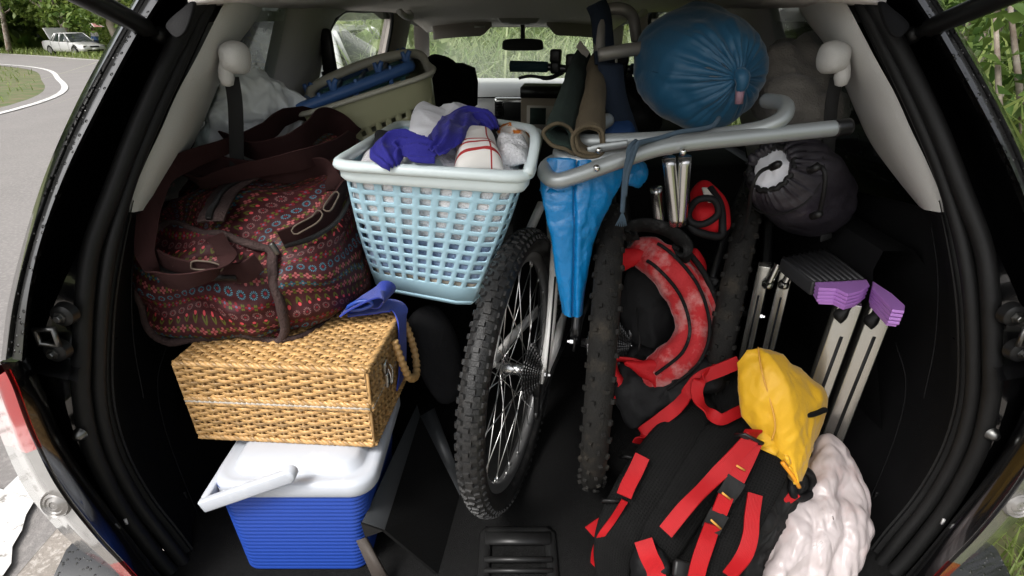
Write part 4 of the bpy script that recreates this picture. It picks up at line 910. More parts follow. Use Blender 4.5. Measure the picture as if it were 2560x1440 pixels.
# ---- wicker hamper
M['wicker'] = mat('split_willow', (.45, .265, .1), .5, var=.3, vscale=45, island=.4, col2=(.3, .14, .04), c2scale=30, c2lo=.58, c2hi=.75, coat=.15)
M['wicker_dark'] = mat('wicker_core', (.07, .03, .01), .9)
M['linen'] = mat('hamper_lining', (.5, .46, .4), .9)
wk = thing('wicker_hamper', 'straw coloured wicker picnic hamper standing on the blue cooler', 'hamper', (-.42, .95, .806))
FL, FR, BR, BL = V(-.603, .856, 0), V(-.252, .831, 0), V(-.232, 1.05, 0), V(-.583, 1.075, 0)
def z_(p, z): return p+V(0, 0, z)
ZB, ZM, ZT = .808, .893, .974
taper = .010
def lev(c, z):
    cc = (FL+FR+BR+BL)/4; k = 1-.035*(ZT-z)/(ZT-ZB); q = cc+(c-cc)*k; return V(q[0], q[1], z)
mb = MB(); i_ = .006
ring = lambda z: [lev(FL, z)+V(i_, i_, 0), lev(FR, z)+V(-i_, i_, 0), lev(BR, z)+V(-i_, -i_, 0), lev(BL, z)+V(i_, -i_, 0)]
mb.loft([ring(ZB+.002), ring(ZT-.006)], closed=True, capA=True, capB=True); obj('core', mb, M['wicker_dark'], wk, smooth=False)
def weave(mb, o, u, v, nrm, rows, stakes, amp=.0028, rw=.0052, ph=0, du=.0):
    """woven strands along u, stacked in v"""
    u = np.asarray(u, float); v = np.asarray(v, float); nrm = unit(nrm); n = stakes*5+1; Lv = np.linalg.norm(v); uv = unit(v)
    for k in range(rows):
        s = np.linspace(0, 1, n); base = o+np.outer(s, u)+v*((k+.5)/rows)
        w = np.cos(math.pi*(s*stakes+k+ph))
        jit = np.array([noise.noise(Vector((k*3.7+ph*11, q*stakes*.45, 1.3))) for q in s])
        p = base+np.outer(amp*w+.0012*jit, nrm)+np.outer(jit*rw*.38, uv)
        rr = Lv/rows*.60*(1+.22*noise.noise(Vector((k*1.9, ph, 4))))*(1+.12*jit)
        prof = [(-1, 0), (-.6, .3), (0, .38), (.6, .3), (1, 0), (0, -.4)]
        VV = [p[i]+uv*rr[i]*a+nrm*rr[i]*b for i in range(n) for a, b in prof]
        mb.add(VV, [(i*6+j, i*6+(j+1) % 6, (i+1)*6+(j+1) % 6, (i+1)*6+j) for i in range(n-1) for j in range(6)])
    # upright stakes showing between the strands
    for k in range(stakes+1):
        s = k/stakes; mb.tube([o+u*s, o+u*s+v], .0032, 5, caps=False)
def side(z0, z1, a, b, nrm, rows, st, nm, par, ph):
    mb = MB(); o = lev(a, z0); u = lev(b, z0)-o; v = lev(a, z1)-o; weave(mb, o, u, v, nrm, rows, st, ph=ph); ob = obj(nm, mb, M['wicker'], par); ob['kind'] = 'stuff'; return ob
nf, nr = unit(np.cross(FR-FL, (0, 0, 1))), unit(np.cross(BR-FR, (0, 0, 1)))
side(ZB+.006, ZM-.006, FL, FR, nf, 11, 16, 'front_weave', wk, 0)
side(ZM+.008, ZT-.004, FL, FR, nf, 10, 16, 'lid_front_weave', wk, 1)
side(ZB+.006, ZM-.006, FR, BR, nr, 10, 10, 'side_weave', wk, 0)
side(ZM+.008, ZT-.004, FR, BR, nr, 9, 10, 'lid_side_weave', wk, 1)
side(ZB+.006, ZT-.004, BL, FL, -nr, 15, 9, 'far_side_weave', wk, 1)
mb = MB(); weave(mb, lev(FL, ZT), lev(FR, ZT)-lev(FL, ZT), lev(BL, ZT)-lev(FL, ZT), (0, 0, 1), 24, 24, amp=.0022); o = obj('lid_weave', mb, M['wicker'], wk); o['kind'] = 'stuff'
def twist(p, q, rr=.0048, n=60):
    mb = MB()
    for a in (0, math.pi*2/3, math.pi*4/3):
        t = np.linspace(0, 1, n); w = t*np.linalg.norm(q-p)/.03*2*math.pi+a; d = unit(q-p); e1 = unit(np.cross(d, (0.1, .2, 1))); e2 = np.cross(d, e1)
        mb.tube(p+np.outer(t, q-p)+rr*.55*(np.outer(np.cos(w), e1)+np.outer(np.sin(w), e2)), rr*.75, 6)
    return mb
for z, ofs in ((ZB, .001), (ZM-.004, .001), (ZM+.006, .001), (ZT, .0)):
    for a, b, nn_ in ((FL, FR, nf), (FR, BR, nr)):
        obj('border_braid', twist(lev(a, z)+nn_*ofs, lev(b, z)+nn_*ofs), M['wicker'], wk)
mb = MB(); mb.ribbon([lev(FL, ZM+.001)+nf*.003, lev(FR, ZM+.001)+nf*.003], .006, (0, 0, 1), .004, 12); mb.ribbon([lev(FR, ZM+.001)+nr*.003, lev(BR, ZM+.001)+nr*.003], .006, (0, 0, 1), .004, 12); obj('lining_edge', mb, M['linen'], wk)
# clasp and cane ring handle on the right side
cm = (lev(FR, ZM+.02)*.62+lev(BR, ZM+.02)*.38)+nr*.006
mb = MB(); mb.box(cm+V(0, 0, .018), (.005, .028, .02)); mb.box(cm+V(.001, 0, -.012), (.006, .02, .03)); mb.tube(cr([cm+V(.006, -.008, .015), cm+V(.01, -.009, 0), cm+V(.008, -.006, -.022), cm+V(.008, .006, -.022), cm+V(.01, .009, 0), cm+V(.006, .008, .015)], 24), .0018, 6); obj('clasp', mb, M['chrome'], wk, bevel=.001, angle=30)
hm = lev(FR, ZM+.02)*.2+lev(BR, ZM+.02)*.8+nr*.008
pth = cr([hm+V(0, -.045, .045), hm+V(.012, -.05, .0), hm+V(.022, -.04, -.045), hm+V(.028, 0, -.065), hm+V(.022, .04, -.045), hm+V(.012, .05, 0), hm+V(0, .045, .045)], 90)
mb = MB(); mb.tube(pth, .0075*(1+.14*np.sign(np.sin(np.arange(90)*1.6))), 10); obj('cane_handle', mb, M['wicker'], wk)

# ---- cooler
M['cooler_blue'] = mat('cooler_blue_plastic', (.013, .05, .29), .45, var=.1, vscale=6, bump=('noise', 300, .1))
M['cooler_white'] = mat('cooler_white_plastic', (.43, .455, .5), .42, var=.03, vscale=8, col2=(.6, .61, .62), c2scale=6, c2lo=.6, c2hi=.75)
co = thing('cooler', 'blue ribbed cooler with white lid under the wicker hamper', 'cooler', (-.39, .91, .562))
def rrect(x0, x1, y0, y1, z, rad, n=8, sk=(0, 0)):
    out = []
    for cx, cy, a0 in ((x1-rad, y0+rad, -90), (x1-rad, y1-rad, 0), (x0+rad, y1-rad, 90), (x0+rad, y0+rad, 180)):
        for k in range(n+1):
            a = math.radians(a0+90*k/n); out.append((cx+rad*math.cos(a)+sk[0], cy+rad*math.sin(a)+sk[1], z))
    return np.array(out)
mb = MB(); rows = []; zz = np.linspace(.562, .772, 116)
for i, z in enumerate(zz):
    t = (z-.562)/.21; rib = .0012*abs(math.sin(math.pi*(z-.562)/.0092)); g = -.018*(1-t)
    rows.append(rrect(-.525-g, -.262+g, .772-g*.3, 1.045+g, z, .03+rib, 6)+0*rib if False else rrect(-.537-g-rib, -.262+g+rib, .762+g*.0-rib, 1.045+g+rib, z, .03, 6))
mb.loft(rows, closed=True, capA=True, capB=True); obj('ribbed_body', mb, M['cooler_blue'], co, angle=75)
mb = MB(); rows = []
for z, o_, rd in ((.752, .0, .035), (.751, .012, .042), (.758, .016, .045), (.776, .016, .045), (.783, .012, .042), (.784, .002, .04), (.781, -.010, .035), (.784, -.014, .032), (.797, -.020, .03), (.802, -.028, .028), (.803, -.06, .02)):
    rows.append(rrect(-.525-o_, -.262+o_, .772-o_, 1.045+o_, z, rd, 8))
mb.loft(rows, closed=True, capA=True, capB=True); lid = obj('lid', mb, M['cooler_white'], co, angle=60)
# raised pad over the pivot, and the swing handle folded to the left
mb = MB(); pv = V(*(-0.3841,0.745,0.8177)); fc = V(*(-0.5443,0.738,0.7542)); bk = V(fc[0], 1.06, fc[2]); pb = V(pv[0], 1.07, pv[2])
hw, ht = .014, .0125
def bar(p, q, up):
    d = unit(q-p); s_ = unit(np.cross(d, up)); u_ = np.cross(s_, d)
    return [p-s_*hw*.5-u_*ht, p+s_*hw*.5-u_*ht, q+s_*hw*.5-u_*ht, q-s_*hw*.5-u_*ht, p-s_*hw*.5+u_*ht, p+s_*hw*.5+u_*ht, q+s_*hw*.5+u_*ht, q-s_*hw*.5+u_*ht]
mb.hexa(bar(pv+V(.004, 0, 0), fc, (0, 0, 1))); mb.hexa(bar(fc+V(.003, .006, .001), bk, (0, 0, 1))); mb.hexa(bar(bk, pb, (0, 0, 1)))
obj('swing_handle', mb, M['cooler_white'], co, bevel=.003)
mb = MB(); mb.lathe([(-.007, .0), (-.007, .010), (-.005, .0125), (.012, .0125)], 20, pv, (0, 1, 0)); obj('handle_pivot', mb, M['cooler_white'], co)

# ---- black fold-up box panel standing beside the cooler
M['fold'] = mat('black_corrugated_plastic', (.005, .005, .005), .8, spec=.1, var=.2, vscale=20, bump=('noise', 260, .3))
M['fold_edge'] = mat('grey_vinyl_edge', (.03, .032, .034), .4, var=.15, vscale=20)
M['fold_brown'] = mat('brown_corrugated_edge', (.035, .027, .022), .7, var=.2, bump=('bands', 200, .8, 'X'))
fb = thing('folding_box', 'black fold-up storage box with grey edges between cooler and bicycle wheel', 'box', (-.19, .9, .562))
a, b, c, d = V(*(-0.2346,0.755,0.6753)), V(*(-0.2208,1.1,0.665)), V(*(-0.1167,0.951,0.5594)), V(*(-0.1404,0.752,0.5575))
nb = unit(np.cross(b-a, d-a)); nb = nb if nb[1] < 0 else -nb
mb = MB(); mb.hexa([a, b, c, d, a-nb*.006, b-nb*.006, c-nb*.006, d-nb*.006]); obj('panel', mb, M['fold'], fb, smooth=False)
mb = MB(); e = V(*(-0.2733,0.752,0.6989)); f_ = V(*(-0.2302,1.12,0.6829)); mb.hexa([e, f_, b, a, e+V(0, .004, -.004), f_+V(0, .004, -.004), b+V(0, .004, -.004), a+V(0, .004, -.004)]); obj('edge_strip', mb, M['fold_edge'], fb, bevel=.001)
mb = MB(); g1, g2 = V(*(-0.1892,1.12,0.6733)), V(*(-0.0975,0.955,0.5493)); mb.hexa([b, g1, g2, c, b+V(0, .004, -.003), g1+V(0, .004, -.003), g2+V(0, .004, -.003), c+V(0, .004, -.003)]); obj('edge_strip', mb, M['fold_edge'], fb)
mb = MB(); h1, h2 = V(*(-0.0906,0.957,0.5436)), V(*(-0.0989,0.752,0.5552)); mb.hexa([c, h1, h2, d, c+V(0, .004, -.004), h1+V(0, .004, -.004), h2+V(0, .004, -.004), d+V(0, .004, -.004)]); obj('edge_strip', mb, M['fold_edge'], fb)
mb = MB(); k1, k2, k3, k4 = V(*(-0.2861,0.742,0.6625)), V(*(-0.2712,0.748,0.6638)), V(*(-0.2216,0.72,0.5583)), V(*(-0.2499,0.715,0.5651)); mb.hexa([k1, k2, k3, k4]+[q+V(.003, .004, -.003) for q in (k1, k2, k3, k4)]); obj('bottom_flap', mb, M['fold_brown'], fb)
mb = MB(); m1 = V(*(-0.2751,0.75,0.6981)); m2 = V(*(-0.2376,0.754,0.6733)); m3 = V(*(-0.2712,0.75,0.6614)); mb.add([m1, m2, m3, m1+V(0, .004, 0), m2+V(0, .004, 0), m3+V(0, .004, 0)], [(0,1,2), (5,4,3), (0,3,4,1), (1,4,5,2), (2,5,3,0)]); obj('corner_gusset', mb, M['plastic_shiny'], fb, smooth=False)

# ---- grey padded seat back behind the hamper
M['grey_cloth'] = mat('charcoal_cloth', (.014, .014, .015), .95, spec=.1, var=.2, vscale=40, bump=('noise', 500, .4))
mb = MB(); ring = cr([(-0.2403,1.14,0.8897), (-0.219,1.15,0.9259), (-0.1805,1.17,0.9258), (-0.1459,1.17,0.8728), (-0.125,1.16,0.7849), (-0.1245,1.12,0.7146), (-0.1614,1.1,0.7003), (-0.1957,1.1,0.7575), (-0.2286,1.12,0.8324)], 50, True)
pillow(mb, ring, (-.3, -1, .35), .05, .06); tag(obj('seat_cushion', mb, M['grey_cloth']), 'charcoal padded seat cushion wedged between wicker hamper and front tyre', 'cushion')

# ---- blue strap over the hamper corner
M['blue_web'] = mat('blue_webbing', (.012, .035, .3), .6, var=.15, vscale=30, bump=('bands', 220, .5, 'Y'), sheen=.2)
bs = thing('blue_strap', 'folded royal blue strap draped over the right corner of the wicker hamper', 'strap', (-.27, 1.0, .975))
mb = MB(); mb.ribbon([(-0.3319,1.02,0.9942), (-0.2854,1.03,0.9953), (-0.2427,1.04,0.9929), (-0.2265,1.025,0.9777), (-0.2254,1.01,0.9298), (-0.2284,1.0,0.8729), (-0.2372,1.0,0.8278)], .05, [(.1, 1, .1), (.1, 1, .1), (.1, 1, 0), (.1, 1, 0), (.1, 1, 0), (.1, 1, 0), (.1, 1, 0)], .003, 60); obj('band', mb, M['blue_web'], bs, angle=50)
mb = MB(); mb.ribbon([(-0.3337,1.0,1.002), (-0.2977,0.995,1.0276), (-0.2578,1.0,1.0461), (-0.2436,1.01,1.0351), (-0.257,1.02,1.015), (-0.2906,1.025,1.0125), (-0.3264,1.03,0.9935)], .045, [(.5, 1, .3)]*7, .003, 60); obj('folded_end', mb, M['blue_web'], bs, angle=50)
mb = MB(); mb.tube(cr([(-0.3217,0.985,1.0152), (-0.3014,0.98,1.0317), (-0.2763,0.98,1.0352), (-0.2724,0.985,1.024), (-0.297,0.985,1.0134)], 24, True), .004, 6, closed=True); obj('cord_hook', mb, M['cooler_blue'], bs)

# ---- pale blue laundry basket
M['bask_blue'] = mat('pale_blue_plastic', (.4, .62, .73), .35, var=.04, vscale=8, sss=.1)
M['bask_rim'] = mat('pale_rim_plastic', (.66, .75, .76), .35, var=.03, vscale=8)
lb = thing('laundry_basket', 'pale blue laundry basket with square holes, heaped with clothes', 'basket', (-.15, 1.2, 1.0))
zr = 1.296
T4 = [V(*(-0.3066,0.9914,1.296)), V(*(0.0207,0.9087,1.296)), V(*(0.0575,1.305,1.296)), V(-.27, 1.4, zr)]
zb = 1.005
B4 = [V(*(-0.3106,1.1168,1.005)), V(*(-0.0711,1.0219,1.005)), V(-.035, 1.30, zb), V(-.26, 1.38, zb)]
per = (7, 7, 7, 7)
tp, bt = rquad(T4, .035, per), rquad(B4, .045, per)
mb = MB(); holed(mb, tp, bt, len(tp), 10, .6, m0=.1, m1=.12, prof=lambda t: .006*math.sin(math.pi*t))
bw = obj('basket_wall', mb, M['bask_blue'], lb, weld=.0004, solid=.003, bevel=.0008, bseg=1)
mb = MB(); cb = bt.mean(0); mb.loft([bt, cb+(bt-cb)*.95+V(0, 0, -.012), cb+(bt-cb)*.6+V(0, 0, -.013)], closed=True, capB=True); obj('basket_base', mb, M['bask_blue'], lb, solid=.003)
mb = MB(); ct = tp.mean(0); tt = ct+(cr(tp, 120, True)-ct)*1.025; mb.tube(tt, .0115, 10, closed=True, up=(0, 0, 1), flat=.9); mb.loft([tt+V(0, 0, -.004), tt+V(0, 0, -.022), ct+(tt-ct)*.97+V(0, 0, -.03)], closed=True); obj('rim', mb, M['bask_rim'], lb)
# fold-up handle at the right end
mb = MB(); mb.tube(cr([(0.0246,0.91,1.3003), (0.0327,0.93,1.3184), (0.039,0.97,1.3429), (0.0361,1.05,1.3453), (0.0158,1.15,1.3354), (-0.0356,1.3,1.3187)], 40), .009, 8, flat=.8); obj('handle', mb, M['bask_rim'], lb)

# clothes in it
M['terry'] = mat('white_terry', (.78, .78, .8), 1, var=.1, vscale=40, bump=('noise', 220, 1), sheen=.3)
M['terry_blue'] = mat('blue_grey_terry', (.24, .33, .5), 1, var=.25, vscale=40, bump=('noise', 220, 1), sheen=.3)
M['cotton'] = mat('white_cotton', (.8, .81, .85), .9, var=.05, vscale=20, bump=('noise', 60, .3))
M['royal'] = mat('royal_blue_jersey', (.018, .016, .24), .85, var=.15, vscale=20, sheen=.1, bump=('noise', 350, .3))
M['denim'] = mat('dark_denim', (.009, .010, .014), .9, var=.3, vscale=60, bump=('noise', 400, .4))
M['cream'] = mat('cream_cloth', (.55, .47, .38), .9, var=.15, vscale=20)
def stripes():
    m = mat('red_striped_linen', (.8, .77, .73), .9, bump=('weave', 60, .15)); N = m.node_tree.nodes; L = m.node_tree.links; b = N['Principled BSDF']
    src = b.inputs['Base Color'].links[0].from_socket; tc = N.new('ShaderNodeTexCoord'); sp = N.new('ShaderNodeSeparateXYZ'); L.new(tc.outputs['UV'], sp.inputs[0])
    tot = None
    for ax, c in ((1, .12), (1, .24), (1, .32), (0, .75), (1, .8)):
        n = N.new('ShaderNodeMath'); n.operation = 'COMPARE'; n.inputs[1].default_value = c; n.inputs[2].default_value = .016; L.new(sp.outputs[ax], n.inputs[0])
        if tot is None: tot = n.outputs[0]
        else:
            q = N.new('ShaderNodeMath'); q.operation = 'MAXIMUM'; L.new(tot, q.inputs[0]); L.new(n.outputs[0], q.inputs[1]); tot = q.outputs[0]
    mx = N.new('ShaderNodeMix'); mx.data_type = 'RGBA'; mx.inputs[7].default_value = (.42, .03, .03, 1); L.new(tot, mx.inputs[0]); L.new(src, mx.inputs[6]); L.new(mx.outputs[2], b.inputs['Base Color'])
    return m
M['striped'] = stripes()
def prints():
    m = mat('orange_print_cotton', (.7, .66, .6), .9, col2=(.65, .2, .02), c2scale=26, c2lo=.5, c2hi=.53); return m
M['print'] = prints()
def cloth(name, corners, bulge, material, label, cat='clothes', seed=0, amp=.014, sc=12, nrm=(0, -.4, .9), n=64, thick=.002):
    mb = MB(); patch(mb, corners, bulge, nrm, n, n, amp, sc, seed)
    o = obj(name, mb, material, solid=thick); return tag(o, label, cat, 'laundry in the pale blue basket')
# folded towels low in the basket, seen through the holes
def folded(zs, inset, material, label, seed):
    k0 = (zr-zs[0])/(zr-zb); 
    rows = []
    for z in np.linspace(zs[0], zs[1], 8):
        k = (zr-z)/(zr-zb); q = tp*(1-k)+bt*k; c = q.mean(0); bul = .012*math.sin(math.pi*(z-zs[0])/(zs[1]-zs[0])); rows.append(cr(c+(q-c)*(inset+.085+bul*1.2), 90, True))
    mb = MB(); mb.loft(rows, closed=True, capA=True, capB=True); o = obj('folded_towel', mb, material); wrinkle(o, .006, 22, seed)
    tag(o, label, 'towel', 'laundry in the pale blue basket')
folded((1.015, 1.05), .86, M['cream'], 'cream cloth at the bottom of the pale blue basket', 1)
folded((1.052, 1.15), .88, M['terry_blue'], 'blue grey towel folded halfway down in the pale blue basket', 2)
folded((1.152, 1.275), .88, M['terry'], 'white towels folded high in the pale blue basket', 3)
cloth('white_towel', [(-0.2856,1.02,1.2798), (0.0067,0.935,1.2852), (0.0387,1.24,1.2908), (-0.3289,1.36,1.2769)], .03, M['terry'], 'white towel spread over the top of the pale blue basket', 'towel', 1, .012, 10)
cloth('jeans', [(-0.2597,1.05,1.2799), (-0.202,1.02,1.2849), (-0.2426,1.25,1.2889), (-0.3014,1.3,1.2837)], .035, M['denim'], 'dark jeans at the left end of the laundry heap', seed=4, amp=.01)
cloth('black_jeans', [(-0.1182,1.06,1.311), (-0.0264,1.08,1.2994), (-0.022,1.28,1.3108), (-0.1229,1.28,1.3134)], .02, M['denim'], 'black denim leg lying behind the striped cloth', seed=6, amp=.012)
cloth('white_shirt', [(-0.1985,1.0,1.2847), (-0.0793,0.97,1.2851), (-0.1002,1.28,1.3346), (-0.2135,1.34,1.3387)], .025, M['cotton'], 'white T-shirt heaped in the middle of the pale blue basket', seed=7, amp=.012, sc=9)
cloth('folded_shirt', [(-0.1984,1.2,1.3148), (-0.1219,1.18,1.3184), (-0.092,1.36,1.342), (-0.168,1.38,1.3393)], .015, M['cotton'], 'white cloth rising at the back of the laundry heap', seed=9, amp=.012)
o = cloth('striped_cloth', [(-0.0965,0.935,1.2906), (-0.012,0.94,1.292), (-0.0322,1.16,1.3047), (-0.1046,1.16,1.3047)], .055, M['striped'], 'white tea towel with thin red stripes in the pale blue basket', 'tea towel', 11, .006, 9)
cloth('terry_cloth', [(-0.0291,0.98,1.2987), (0.0242,0.98,1.2966), (0.0296,1.12,1.3063), (-0.0277,1.14,1.3062)], .03, M['terry'], 'small white terry cloth at the right end of the laundry heap', 'towel', 13, .01, 16)
cloth('print_cloth', [(-0.0352,1.12,1.297), (0.0345,1.1,1.3012), (0.0359,1.24,1.306), (-0.0304,1.26,1.3058)], .02, M['print'], 'white and orange printed cloth near the basket handle', seed=15, amp=.012, sc=16)
cloth('pale_cloth', [(-0.1924,0.965,1.2829), (-0.109,0.955,1.2813), (-0.1222,1.02,1.2943), (-0.1959,1.03,1.292)], .015, M['bask_rim'], 'pale blue cloth along the front rim of the laundry basket', seed=17, amp=.01, sc=18)
# royal blue shirt: one twisted piece across the heap
bsr = thing('blue_shirt', 'royal blue and white sports shirt twisted across the laundry heap', 'shirt', (-0.1529,1.1,1.3103), group='laundry in the pale blue basket')
def tw(pts, widths, seed):
    p = cr(pts, 60); w = np.interp(np.linspace(0, 1, 60), np.linspace(0, 1, len(widths)), widths); mb = MB()
    t = np.gradient(p, axis=0); rows = []
    for i in range(60):
        s_ = unit(np.cross(unit(t[i]), (0, -.55, .8))); u_ = V(0, -.45, .85); row = []
        for k in np.linspace(-1, 1, 34):
            q = p[i]+s_*w[i]*k+u_*w[i]*(.5*(1-k*k)); nz = noise.fractal(Vector(q*14)+Vector((seed, 0, 0)), 1, 2, 3); fo = abs(math.sin(k*4.5+i*.11+2*nz))**.6; row.append(q+u_*(nz*.008-.010*fo)+s_*nz*.006)
        rows.append(row)
    mb.loft(rows); return mb
obj('sleeve', tw([(-0.1968,0.945,1.3069), (-0.2033,0.95,1.3192), (-0.2098,0.98,1.3343), (-0.1884,0.99,1.3417), (-0.1538,0.96,1.333), (-0.1228,0.95,1.3284)], (.01, .03, .026, .024, .028, .018), 3), M['royal'], bsr, solid=.002)
obj('shirt_body', tw([(-0.1355,0.945,1.3269), (-0.1169,0.98,1.3396), (-0.1091,1.06,1.3485), (-0.0893,1.14,1.3545), (-0.0548,1.15,1.353), (-0.0338,1.12,1.3382)], (.016, .03, .034, .036, .03, .008), 5), M['royal'], bsr, solid=.002)
mb = MB(); mb.tube(cr([(-0.2136,0.97,1.2872), (-0.1989,0.968,1.2933), (-0.185,0.965,1.2898)], 14), .004, 6)
M['pink'] = mat('hot_pink_trim', (.7, .03, .16), .6); tag(obj('pink_band', mb, M['pink']), 'hot pink elastic band at the front rim of the laundry basket', 'band')

# ---- beige basket with drying rack
M['beige'] = mat('beige_plastic', (.34, .335, .2), .3, var=.06, vscale=6, coat=.2)
M['beige_rim'] = mat('beige_rim_plastic', (.42, .41, .33), .4, var=.04)
bb = thing('beige_basket', 'beige plastic basket tipped behind the floral duffel bag', 'basket', (-0.3496,1.45,1.27))
T4 = [V(*(-0.4838,1.32,1.3268)), V(*(-0.1799,1.42,1.4113)), V(*(-0.2795,1.72,1.4429)), V(*(-0.5403,1.66,1.3674))]
B4 = [V(*(-0.4203,1.36,1.1521)), V(*(-0.1799,1.44,1.2834)), V(*(-0.2345,1.7,1.3149)), V(*(-0.4803,1.66,1.2324))]
tp2, bt2 = rquad(T4, .05, (8, 7, 8, 7)), rquad(B4, .05, (8, 7, 8, 7))
mb = MB(); holed(mb, tp2, bt2, len(tp2), 5, .42, keep=lambda i, j: i in (2, 3), m0=.05, m1=.05); obj('basket_wall', mb, M['beige'], bb, weld=.0004, solid=.003)
c2 = tp2.mean(0); t2 = c2+(cr(tp2, 100, True)-c2)*1.015
mb = MB(); mb.tube(t2, .010, 8, closed=True, up=unit(np.cross(T4[1]-T4[0], T4[3]-T4[0])), flat=.6); obj('rim', mb, M['beige_rim'], bb)
mb = MB(); mb.loft([bt2, bt2.mean(0)+(bt2-bt2.mean(0))*.5], closed=True, capB=True); obj('basket_base', mb, M['beige'], bb, solid=.003)
mb = MB(); mb.tube(cr([(-0.4778,1.45,1.3352), (-0.496,1.47,1.3609), (-0.4787,1.5,1.3803), (-0.4132,1.53,1.4087), (-0.3342,1.55,1.4337), (-0.2641,1.56,1.4453), (-0.2261,1.54,1.439), (-0.209,1.5,1.4175), (-0.197,1.46,1.4007)], 60), .0115, 8, flat=.6); obj('handle', mb, M['beige_rim'], bb)
M['rack_blue'] = mat('blue_rack_plastic', (.05, .13, .33), .35, var=.06)
M['rack_teal'] = mat('teal_rack_plastic', (.13, .33, .33), .35, var=.06)
dr = thing('drying_rack', 'blue and teal plastic peg drying rack lying in the beige basket', 'drying rack', (-0.3814,1.5,1.3594))
O_, Ux, Uy = V(*(-0.4863,1.36,1.3385)), V(*(-0.2564,1.5,1.4175))-V(*(-0.4863,1.36,1.3385)), V(*(-0.5249,1.62,1.3509))-V(*(-0.4863,1.36,1.3385))
def rk(a, b, h=0): return O_+Ux*a+Uy*b+V(0, 0, h)
mb = MB(); mb.tube(cr([rk(.03, 0), rk(.97, 0), rk(1, .1), rk(1, .9), rk(.97, 1), rk(.03, 1), rk(0, .9), rk(0, .1)], 80, True), .012, 8, closed=True, up=(0, 0, 1), flat=1.2); obj('outer_frame', mb, M['rack_blue'], dr)
mb = MB(); mb.tube(cr([rk(.08, .14, -.012), rk(.92, .14, -.012), rk(.95, .2, -.012), rk(.95, .8, -.012), rk(.92, .86, -.012), rk(.08, .86, -.012), rk(.05, .8, -.012), rk(.05, .2, -.012)], 80, True), .010, 8, closed=True, up=(0, 0, 1), flat=1.3); obj('inner_frame', mb, M['rack_teal'], dr)
for k in (.25, .5, .75):
    mb = MB(); mb.tube([rk(k, 0), rk(k, 1)], .007, 6); obj('cross_bar', mb, M['rack_blue'], dr)
for k in range(9):
    a = .06+.11*k; mb = MB(); q = rk(a, -.02+.0*k, .0); mb.hexa([q+V(-.006, -.003, -.035), q+V(.006, -.003, -.035), q+V(.006, .006, -.035), q+V(-.006, .006, -.035), q+V(-.004, -.003, .02), q+V(.004, -.003, .02), q+V(.004, .006, .02), q+V(-.004, .006, .02)]) if k % 3 == 1 else mb.box(rk(a, .14, -.02), (.012, .008, .05)); obj('peg', mb, M['rack_blue'] if k % 3 == 1 else M['rack_teal'], dr, bevel=.002)
for a, b in ((.93, .5), (.99, .05), (.3, .0), (.0, .5), (.72, .02)):
    q = rk(a, b, .008); mb = MB(); mb.tube(cr([q, q+V(.003, -.004, .016), q+V(.010, -.004, .03)], 8), np.linspace(.009, .006, 8), 6); mb.tube(cr([q, q+V(-.005, -.004, .016), q+V(-.009, -.004, .027)], 8), np.linspace(.008, .005, 8), 6); obj('prong', mb, M['rack_blue'], dr)

# ---- white carrier bag behind the duffel
M['film'] = mat('white_bag_film', (.85, .89, .88), .3, var=.05, vscale=10, trans=.15, coat=.3)
M['film_pink'] = mat('pinkish_bag_film', (.62, .55, .545), .32, var=.03, vscale=8, trans=.3, coat=.2, col2=(.6, .4, .37), c2scale=5, c2lo=.5, c2hi=.7)
mb = MB(); ring = cr([(-0.6846,1.25,1.2587), (-0.6591,1.27,1.3278), (-0.6202,1.28,1.368), (-0.5864,1.3,1.4067), (-0.5449,1.32,1.4172), (-0.5111,1.34,1.4029), (-0.4882,1.36,1.3666), (-0.4922,1.36,1.3134), (-0.5247,1.34,1.2438), (-0.6091,1.3,1.2065), (-0.6762,1.27,1.2139)], 140, True)
pillow(mb, ring, (-.1, -1, .45), .07, .1, 40); o = obj('carrier_bag', mb, M['film']); wrinkle(o, .03, 6, 2); wrinkle(o, .03, 14, 2, (1, 1, .7), 'crumple'); wrinkle(o, .012, 26, 7, mode='crumple')
tag(o, 'crumpled translucent white carrier bag between duffel and left rear glass', 'plastic bag')
# black jacket bundle in front of the front seat
mb = MB(); ring = cr([(-0.2818,1.95,1.3874), (-0.2542,2.0,1.4166), (-0.2027,2.0,1.4021), (-0.1712,2.0,1.3714), (-0.1346,2.0,1.3653), (-0.1271,2.0,1.3025), (-0.1332,1.95,1.2195), (-0.2094,1.9,1.1893), (-0.2587,1.9,1.24), (-0.28,1.92,1.3116)], 60, True)
pillow(mb, ring, (0, -1, .2), .09, .1, 10); o = obj('black_jacket', mb, M['seat']); wrinkle(o, .012, 10, 4); tag(o, 'black jacket bundled beside the beige basket in front of the windscreen', 'jacket')

# ================================================================== cargo, right half
M['tyre'] = mat('tyre_rubber', (.014, .014, .014), .45, spec=.35, var=.3, vscale=30, col2=(.04, .038, .036), c2scale=50, c2lo=.5, c2hi=.75, bump=('noise', 300, .3))
M['tyre_mud'] = mat('dusty_tyre_rubber', (.014, .0135, .0125), .8, spec=.15, var=.3, vscale=30, col2=(.04, .034, .026), c2scale=24, c2lo=.54, c2hi=.75, bump=('noise', 300, .5))
M['white_frame'] = mat('white_frame_paint', (.72, .71, .68), .3, coat=.6, var=.04, col2=(.5, .47, .42), c2scale=30, c2lo=.62, c2hi=.75)
M['black_frame'] = mat('black_frame_paint', (.012, .012, .013), .3, coat=.6)
M['rim_alu'] = mat('grey_rim_alloy', (.3, .3, .3), .35, .8, var=.1)
M['spoke'] = mat('spoke_steel', (.55, .55, .54), .3, 1, var=.1)
M['cog'] = mat('oily_cog_steel', (.07, .07, .07), .4, .9, var=.4, vscale=60)
